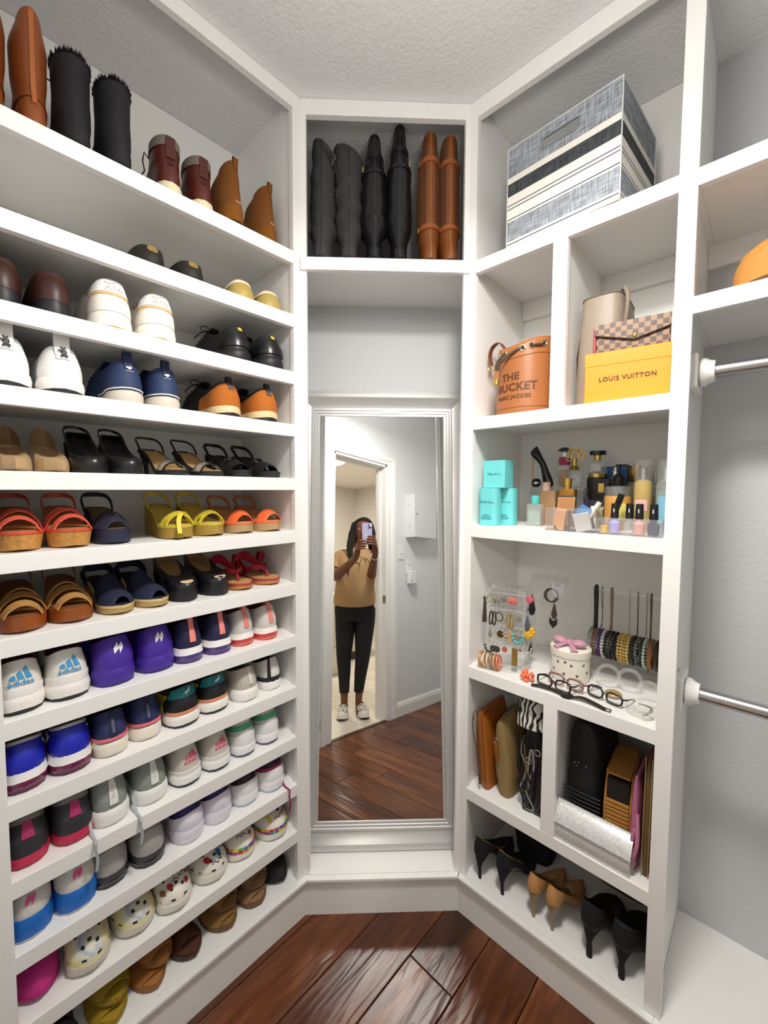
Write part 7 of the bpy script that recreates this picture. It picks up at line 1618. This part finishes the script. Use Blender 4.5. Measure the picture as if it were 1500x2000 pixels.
# bathroom vanity and bin
r = thing('vanity', 'white bathroom vanity with pale counter', 'cabinet', (2.52, -3.42, 0)); MB().box(-.30, .55, -.28, .28, .1, .82).build('body', MAT('#cfc6b8', .5, 'paint'), r, bevel=.003); MB().box(-.28, .53, -.22, .26, 0.001, .1).build('plinth', MAT('#3a342e', .7), r); MB().box(-.32, .57, -.30, .30, .82, .85).build('counter', MAT('#e9e4da', .3), r, bevel=.003)
for k in range(2): o = MB().box(-.285+.425*k, .11+.425*k, .281, .298, .13, .79).build('door', MAT('#d6cdbf', .5, 'paint'), r, bevel=.003)
MB().box(-.308, -.300, -.20, .20, .13, .79).build('end_panel', MAT('#d6cdbf', .5, 'paint'), r)
r = thing('soap_bottle', 'white bathroom soap bottle with dark pump on the vanity', 'bottle', (2.34, -3.22, .8506)); MB().lathe([(.035, 0), (.038, .004), (.038, .15), (.015, .17)], n=18).build('bottle', MAT('#d8d4cc', .4), r, True, ang=35); MB().lathe([(.03, .17), (.032, .174), (.022, .20), (.001, .202)], n=14).build('pump', MAT('#1a1a1c', .4), r, True, ang=35)
r = thing('waste_bin', 'white round waste bin on the bathroom tiles', 'bin', (2.06, -2.78, 0)); MB().lathe([(.10, .001), (.105, .004), (.125, .28), (.128, .285), (.122, .285), (.10, .02), (.001, .018)], n=26).build('bucket', MAT('#dcd8cf', .5), r, True, ang=40)

# ================================================================ PERSON taking the picture (seen in the mirror)
PF = Vector((-S2, S2, 0)); PR = Vector((S2, S2, 0))
PO = CAM-PF*.45-PR*.12; PO.z = 0
person = thing('person', 'person with long dark hair in a tan t-shirt photographing the mirror', 'person', tuple(PO), RAD(45))
# local axes after the 45 degree turn: x = person's right-hand side in the mirror, y = forward
def skin_mesh(name, verts, edges, mat, parent, sub=2):
    me = bpy.data.meshes.new(name); me.from_pydata([v[:3] for v in verts], edges, []); o = bpy.data.objects.new(name, me); COL.objects.link(o)
    md = o.modifiers.new('skin', 'SKIN'); md.use_smooth_shade = True
    sv = me.skin_vertices[0].data
    for i, v in enumerate(verts):
        r = v[3]; sv[i].radius = (r, r) if not hasattr(r, '__len__') else r; sv[i].use_root = (i == 0)
    s = o.modifiers.new('sub', 'SUBSURF'); s.levels = sub; s.render_levels = sub
    dg_ = bpy.context.evaluated_depsgraph_get(); ev = o.evaluated_get(dg_); m2 = bpy.data.meshes.new_from_object(ev)
    bpy.data.objects.remove(o); m2.name = name; m2.materials.clear(); m2.materials.append(mat)
    m2.polygons.foreach_set('use_smooth', [True]*len(m2.polygons))
    o = bpy.data.objects.new(name, m2); COL.objects.link(o); o.parent = parent; return o
V = []; Ed = []
def vtx(x, y, z, r, to=None):
    V.append((x, y, z, r)); i = len(V)-1
    if to is not None: Ed.append((to, i))
    return i
pel = vtx(-.01, 0, .88, .115)
sp = vtx(-.005, 0, 1.02, .105, pel); ch = vtx(0, 0, 1.20, .115, sp); nb = vtx(.01, .0, 1.325, .065, ch); nk = vtx(.035, .015, 1.385, .046, nb)
jaw = vtx(.052, .045, 1.43, .056, nk); hd = vtx(.058, .035, 1.495, .080, jaw); ht_ = vtx(.06, .025, 1.55, .066, hd); vtx(.06, .02, 1.585, .035, ht_)
for s, el, wr_, pm in ((-1, (-.185, .09, 1.085), (.008, .345, 1.245), (.020, .402, 1.302)), (1, (.122, .025, 1.075), (.158, .345, 1.275), (.162, .404, 1.335))):
    sh = vtx(s*.115, -.005, 1.285, .058, ch); s2 = vtx(s*.152, -.005, 1.255, .048, sh)
    e = vtx(*el, .040, s2)
    fm = vtx(*[(a*.6+b*.4) for a, b in zip(el, wr_)], .040, e); w = vtx(*wr_, .025, fm); p = vtx(*pm, .028, w)
    d = -s; bx = pm[0]
    for k in range(4):   # fingers closing round the back of the phone
        z = pm[2]+.006+.019*k; ln = (.052, .060, .058, .050)[k]
        b = vtx(bx+d*.014, .432, z, .0105, p); m_ = vtx(bx+d*.022, .4525, z+.006, .0092, b); m2_ = vtx(bx+d*(.022+ln*.45), .4545, z+.008, .0086, m_); vtx(bx+d*(.022+ln*.85), .4535, z+.005, .0075, m2_)
    t0 = vtx(bx+d*.020, .408, pm[2]+.020, .012, p); t1 = vtx(bx+d*.034, .418, pm[2]+.045, .0098, t0); vtx(bx+d*.052, .4225, pm[2]+.060, .0085, t1)
for hx, kx, ax, tx, ay in ((-.085, -.095, -.088, -.094, .03), (.075, .06, .028, .035, .0)):
    h = vtx(hx, 0, .80, .088, pel); k1 = vtx((hx+kx)/2, .005, .62, .070, h); k = vtx(kx, .01, .45, .052, k1); c = vtx((kx+ax)/2, -.01, .30, .047, k); a = vtx(ax, ay-.02, .10, .030, c); f = vtx(ax, ay-.02, .045, .030, a); vtx(tx, ay+.10, .030, .026, f)
skin_mat = MAT('#7a4a30', .5, 'plain')
skin_mesh('body', V, Ed, skin_mat, person, 2)
# head details
eyew, eyeb, lip = MAT('#e8e2da', .3, 'gloss'), MAT('#1c100a', .3, 'gloss'), MAT('#8a3f3a', .45, 'gloss')
for sx in (-1, 1):
    MB().ball((.055+sx*.030, .102, 1.497), .0085, 10, 8).build('eye', [eyew], person, True); MB().ball((.055+sx*.030, .1075, 1.497), .0052, 8, 6).build('iris', eyeb, person, True)
    m = MB(); m.tube([(.055+sx*.014, .117, 1.517), (.055+sx*.030, .116, 1.522), (.055+sx*.046, .106, 1.516)], .0026, 6); m.build('eyebrow', eyeb, person, True)
    MB().ball((.055+sx*.078, .03, 1.487), .016, 8, 6, 1.4).build('ear', skin_mat, person, True)
m = MB(); m.rings([[(.055+a*math.cos(q), .108+c+b*.4*math.sin(q), z) for q in [2*PI*k/10 for k in range(10)]] for a, b, c, z in ((.006, .008, .004, 1.500), (.009, .014, .010, 1.480), (.014, .016, .012, 1.463), (.009, .008, .002, 1.457))]); m.build('nose', skin_mat, person, True)
m = MB(); m.ball((.055, .100, 1.432), .018, 12, 8, .42); m.build('lips', lip, person, True)
# hair: parted cap and long waved locks
hair_mat = MAT('#120e0d', .6, 'leather')
m = MB(); rn = random.Random(4); hc = Vector((.058, .025, 1.50))
R = []
for k in range(1, 9):
    ph = PI*k/16*1.35; R.append([hc+Vector((.098*math.sin(ph)*math.cos(t), (.108*math.sin(ph)*math.sin(t)-.012)*(1 if math.sin(t) < 0 else .80), .112*math.cos(ph))) for t in [2*PI*i/24 for i in range(24)] ][:] )
R2 = []
for r_ in R:   # open the face: pull front points of the lower rings up and back
    q = []
    for p in r_:
        p = p.copy()
        if p.y > .055 and p.z < 1.565: p.y = .055-.2*(1.565-p.z)
        q.append(p)
    R2.append(q)
m.rings(R2, True, True, False)
for k in range(110):
    sg = -1 if k % 2 else 1; a = rn.uniform(-1.9, .55); x0 = hc.x+sg*.088*math.cos(a*.6)*rn.uniform(.62, 1); y0 = hc.y+.088*math.sin(a)*.9
    z0 = 1.53+rn.uniform(-.03, .04); L_ = rn.uniform(.28, .40) if k % 3 else rn.uniform(.2, .3); fr = .05+.07*rn.random() if a > -.8 else -.03
    if sg > 0: fr *= .35; x0 = min(x0, .118)
    pts = []
    for j in range(8):
        f = j/7; wv = .010*math.sin(f*9+k)*f
        pts.append(Vector((x0+sg*(.028*math.sin(f*PI*.8)+.012*f)+wv, y0+fr*max(0, f-.25)*1.1-(.03*f if a < -.8 else 0), z0-L_*f)))
    m.tube(pts, [.012, .015, .016, .016, .015, .012, .008, .002], 6)
m.build('hair', hair_mat, person, True)
# t-shirt
shirt = MAT('#bd986a', .8, 'fabric'); m = MB(); n = 32; R = []
for z, a, b, cx, cy in ((.862, .170, .128, -.012, .0), (.875, .176, .134, -.012, .0), (.94, .174, .132, -.010, .004), (1.02, .166, .126, -.008, .006), (1.10, .166, .126, -.004, .008), (1.18, .172, .132, 0, .010), (1.24, .172, .126, 0, .006), (1.29, .158, .098, .002, 0), (1.325, .112, .078, .006, 0), (1.343, .074, .062, .012, .004)):
    R.append([(cx+a*(1+.012*math.sin(5*t+z*40))*math.copysign(abs(math.cos(t))**.85, math.cos(t)), cy+b*(1+.02*math.sin(4*t+z*55)*(z < 1.1))*math.copysign(abs(math.sin(t))**.85, math.sin(t)), z+.008*math.cos(2*t)*(z < .9)) for t in [2*PI*i/n for i in range(n)]])
m.rings(R, True, False, False)
for s, el in ((-1, (-.185, .09, 1.085)), (1, (.122, .025, 1.075))):
    a = Vector((s*.098, -.005, 1.280)); b = Vector((s*.152, -.004, 1.250)); c = Vector(el); e = b.lerp(c, .55)
    m.tube([a, a.lerp(b, .6), b, b.lerp(e, .5), e], [.062, .066, .064, .060, .058], 16)
m.build('t_shirt', shirt, person, True)
m = MB(); ink = MAT('#1a1613', .7)
for pts in (((.02, 1.27), (.055, 1.255), (.085, 1.225), (.08, 1.19), (.05, 1.175), (.03, 1.20), (.045, 1.24)), ((-.04, 1.25), (0, 1.22), (.03, 1.20), (.02, 1.15)), ((.07, 1.26), (.10, 1.24), (.115, 1.20))):
    m.tube(crom([Vector((x, .141-.9*(x-.0)**2*2.2, z)) for x, z in pts], False, 4), .0022, 5)
m.build('shirt_print', ink, person, True)
# trousers
tr = MAT('#121214', .85, 'fabric'); m = MB()
m.rings([[(-.010+a*math.copysign(abs(math.cos(t))**.85, math.cos(t)), b*math.sin(t), z) for t in [2*PI*i/28 for i in range(28)]] for z, a, b in ((.74, .150, .105), (.80, .168, .118), (.85, .168, .122), (.895, .158, .118))])
for hx, kx, ax, ay in ((-.085, -.095, -.088, .03), (.075, .06, .028, .0)):
    m.tube(crom([Vector((hx, 0, .84)), Vector((hx, 0, .74)), Vector(((hx+kx)/2, .005, .60)), Vector((kx, .01, .45)), Vector(((kx+ax)/2, -.006, .32)), Vector((ax, ay-.022, .165))], False, 3), [.090, .090, .090, .088, .085, .081, .076, .071, .066, .061, .058, .055, .052, .047, .043, .040], 18)
m.build('trousers', tr, person, True)
# patterned sneakers
pat, pnt, pb = _nodes('spotted_canvas'); vo = N(pnt, 'ShaderNodeTexVoronoi', Scale=75.0); tcx = N(pnt, 'ShaderNodeTexCoord'); pnt.links.new(tcx.outputs['Object'], vo.inputs['Vector'])
crx = N(pnt, 'ShaderNodeValToRGB'); crx.color_ramp.interpolation = 'CONSTANT'; crx.color_ramp.elements[0].color = (*hexc('#2a2624'), 1); crx.color_ramp.elements[1].position = .42; crx.color_ramp.elements[1].color = (*hexc('#e4ded4'), 1)
pnt.links.new(vo.outputs['Distance'], crx.inputs[0]); pnt.links.new(crx.outputs[0], pb.inputs['Base Color'])
for sd, x, y, rz in ((1, -.088, -.055, 92), (-1, .030, -.075, 76)):
    sh = sneaker('x', side=sd, L=.245, W=.088, sole=(.026, .024), heelz=.05, sidez=.038, frontz=.055, out='#3a3430', mid='#ece8e2', up='#c9c2b8', lin='#3a3430', lace='#f0ede8', toecap='#ece8e2', bow=True, flare=.003, name='shoe')
    for k_ in ('category', 'label'):
        del sh[k_]
    for c_ in sh.children:
        if c_.name.startswith('upper'): c_.data.materials[0] = pat
    sh.parent = person; sh.location = (x, y, .0005); sh.rotation_euler = (0, 0, RAD(rz))
# bracelet on the wrist
m = MB(); c = Vector((.157, .318, 1.258)); ax_ = (Vector((.158, .345, 1.275))-Vector((.122, .025, 1.075))).normalized(); u_ = ax_.orthogonal().normalized(); v_ = ax_.cross(u_)
for k in range(16): q = 2*PI*k/16; p = c+(u_*math.cos(q)+v_*math.sin(q))*.031; m.ball(tuple(p), .0058, 7, 6)
m.build('bracelet', MAT('#ece4d6', .35, 'gloss'), person, True)
# phone: held in both hands right behind the lens that takes the picture
ph = thing('phone', 'lavender phone in a clear case held in both hands', 'phone', tuple(PO+PR*.096+PF*.4375+Vector((0, 0, 1.345))), RAD(45))
rb_ = [(-.034, .0), (.034, .0), (.0375, .004), (.0375, .158), (.034, .162), (-.034, .162), (-.0375, .158), (-.0375, .004)]
MB().prism(rb_, -.0055, .0035, 'y').build('case', MAT('#a9a6c8', .25, 'gloss', coat=.5), ph, bevel=.002)
MB().box(-.034, .034, -.0062, -.0056, .004, .158).build('screen', MAT('#15161a', .15, 'gloss'), ph)
m = MB(); m.box(.003, .033, .0036, .0050, .120, .152); m.build('camera_plate', MAT('#b9b6d4', .2, 'gloss'), ph, bevel=.001)
for x_, z_ in ((.012, .144), (.012, .127), (.026, .1285)):
    m = MB(); m.lathe([(.0065, 0), (.0065, .0012), (.0055, .0016), (.001, .0014)], n=16); o = m.build('camera_lens', MAT('#0d0d10', .1, 'gloss'), ph, True); o.rotation_euler = (-PI/2, 0, 0); o.location = (x_, .0050, z_)
m = MB(); m.tube(crom([Vector((-.018, .0036, .06)), Vector((.0, .0036, .085)), Vector((.016, .0036, .06)), Vector((0, .0036, .045)), Vector((-.012, .0036, .075))], False, 4), .0016, 5); m.build('case_print', MAT('#e4e2f0', .3, 'gloss'), ph, True)

# ================================================================ pieces of parts hang under the part they sit on
ORDER = {'logo': ('heel_panel', 'heel_loop', 'heel_patch', 'heel_counter', 'upper'), 'lettering': ('heel_strip', 'cap', 'lid', 'body', 'carton', 'bottle', 'upper'), 'laces': ('tongue', 'shaft'), 'loose_lace': ('tongue',), 'lining': ('upper', 'shaft'),
 'insole': ('sole',), 'footbed': ('sole',), 'welt': ('sole',), 'buckle': ('ankle_strap', 'instep_strap', 'loose_strap', 'strap'), 'snap': ('flap',), 'flap_edge': ('flap',), 'small_print': ('carton',), 'label': ('carton', 'bottle'),
 'lock': ('door',), 'toggle': ('plate',), 'socket': ('plate',), 'bow_tail': ('lid',), 'bow_knot': ('lid',), 'bow_loop': ('lid',), 'charm': ('upper',), 'vent_holes': ('upper',), 'color_block': ('upper',), 'spout': ('pump_head',), 'iris': ('eye',),
 'shirt_print': ('t_shirt',), 'zip_pull': ('zipper',), 'bee_print': ('body',), 'stitch_line': ('body', 'upper'), 'back_seam': ('shaft',), 'stitching': ('shaft',), 'seam': ('body',), 'side_seam': ('shaft',), 'camera_lens': ('camera_plate',), 'case_print': ('case',),
 'emblem_ring': ('bottle',), 'liquid': ('bottle',), 'peep_toe': ('upper',), 'handle_rim': ('body',), 'seam_piping': ('body',), 'stud': ('body',), 'ridge': ('body',), 'wicker_rib': ('body',), 'collar_seam': ('upper',), 'heel_tag': ('heel_counter', 'upper'), 'powder': ('gold_rim',)}
def base(n): return n.split('.')[0]
for root in [o for o in COL.objects if o.parent is None and o.type == 'EMPTY']:
    kids = list(root.children)
    for c in kids:
        for want in ORDER.get(base(c.name), ()):
            t = next((k for k in kids if base(k.name) == want and k.location.length < 1e-9 and k.parent == root), None)
            if t is not None and t is not c: c.parent = t; break
    for a, b in (('eyelet', 'eyelet_hole'), ('rim', 'lens')):
        for p, q in zip([k for k in kids if base(k.name) == a], [k for k in kids if base(k.name) == b]): q.parent = p
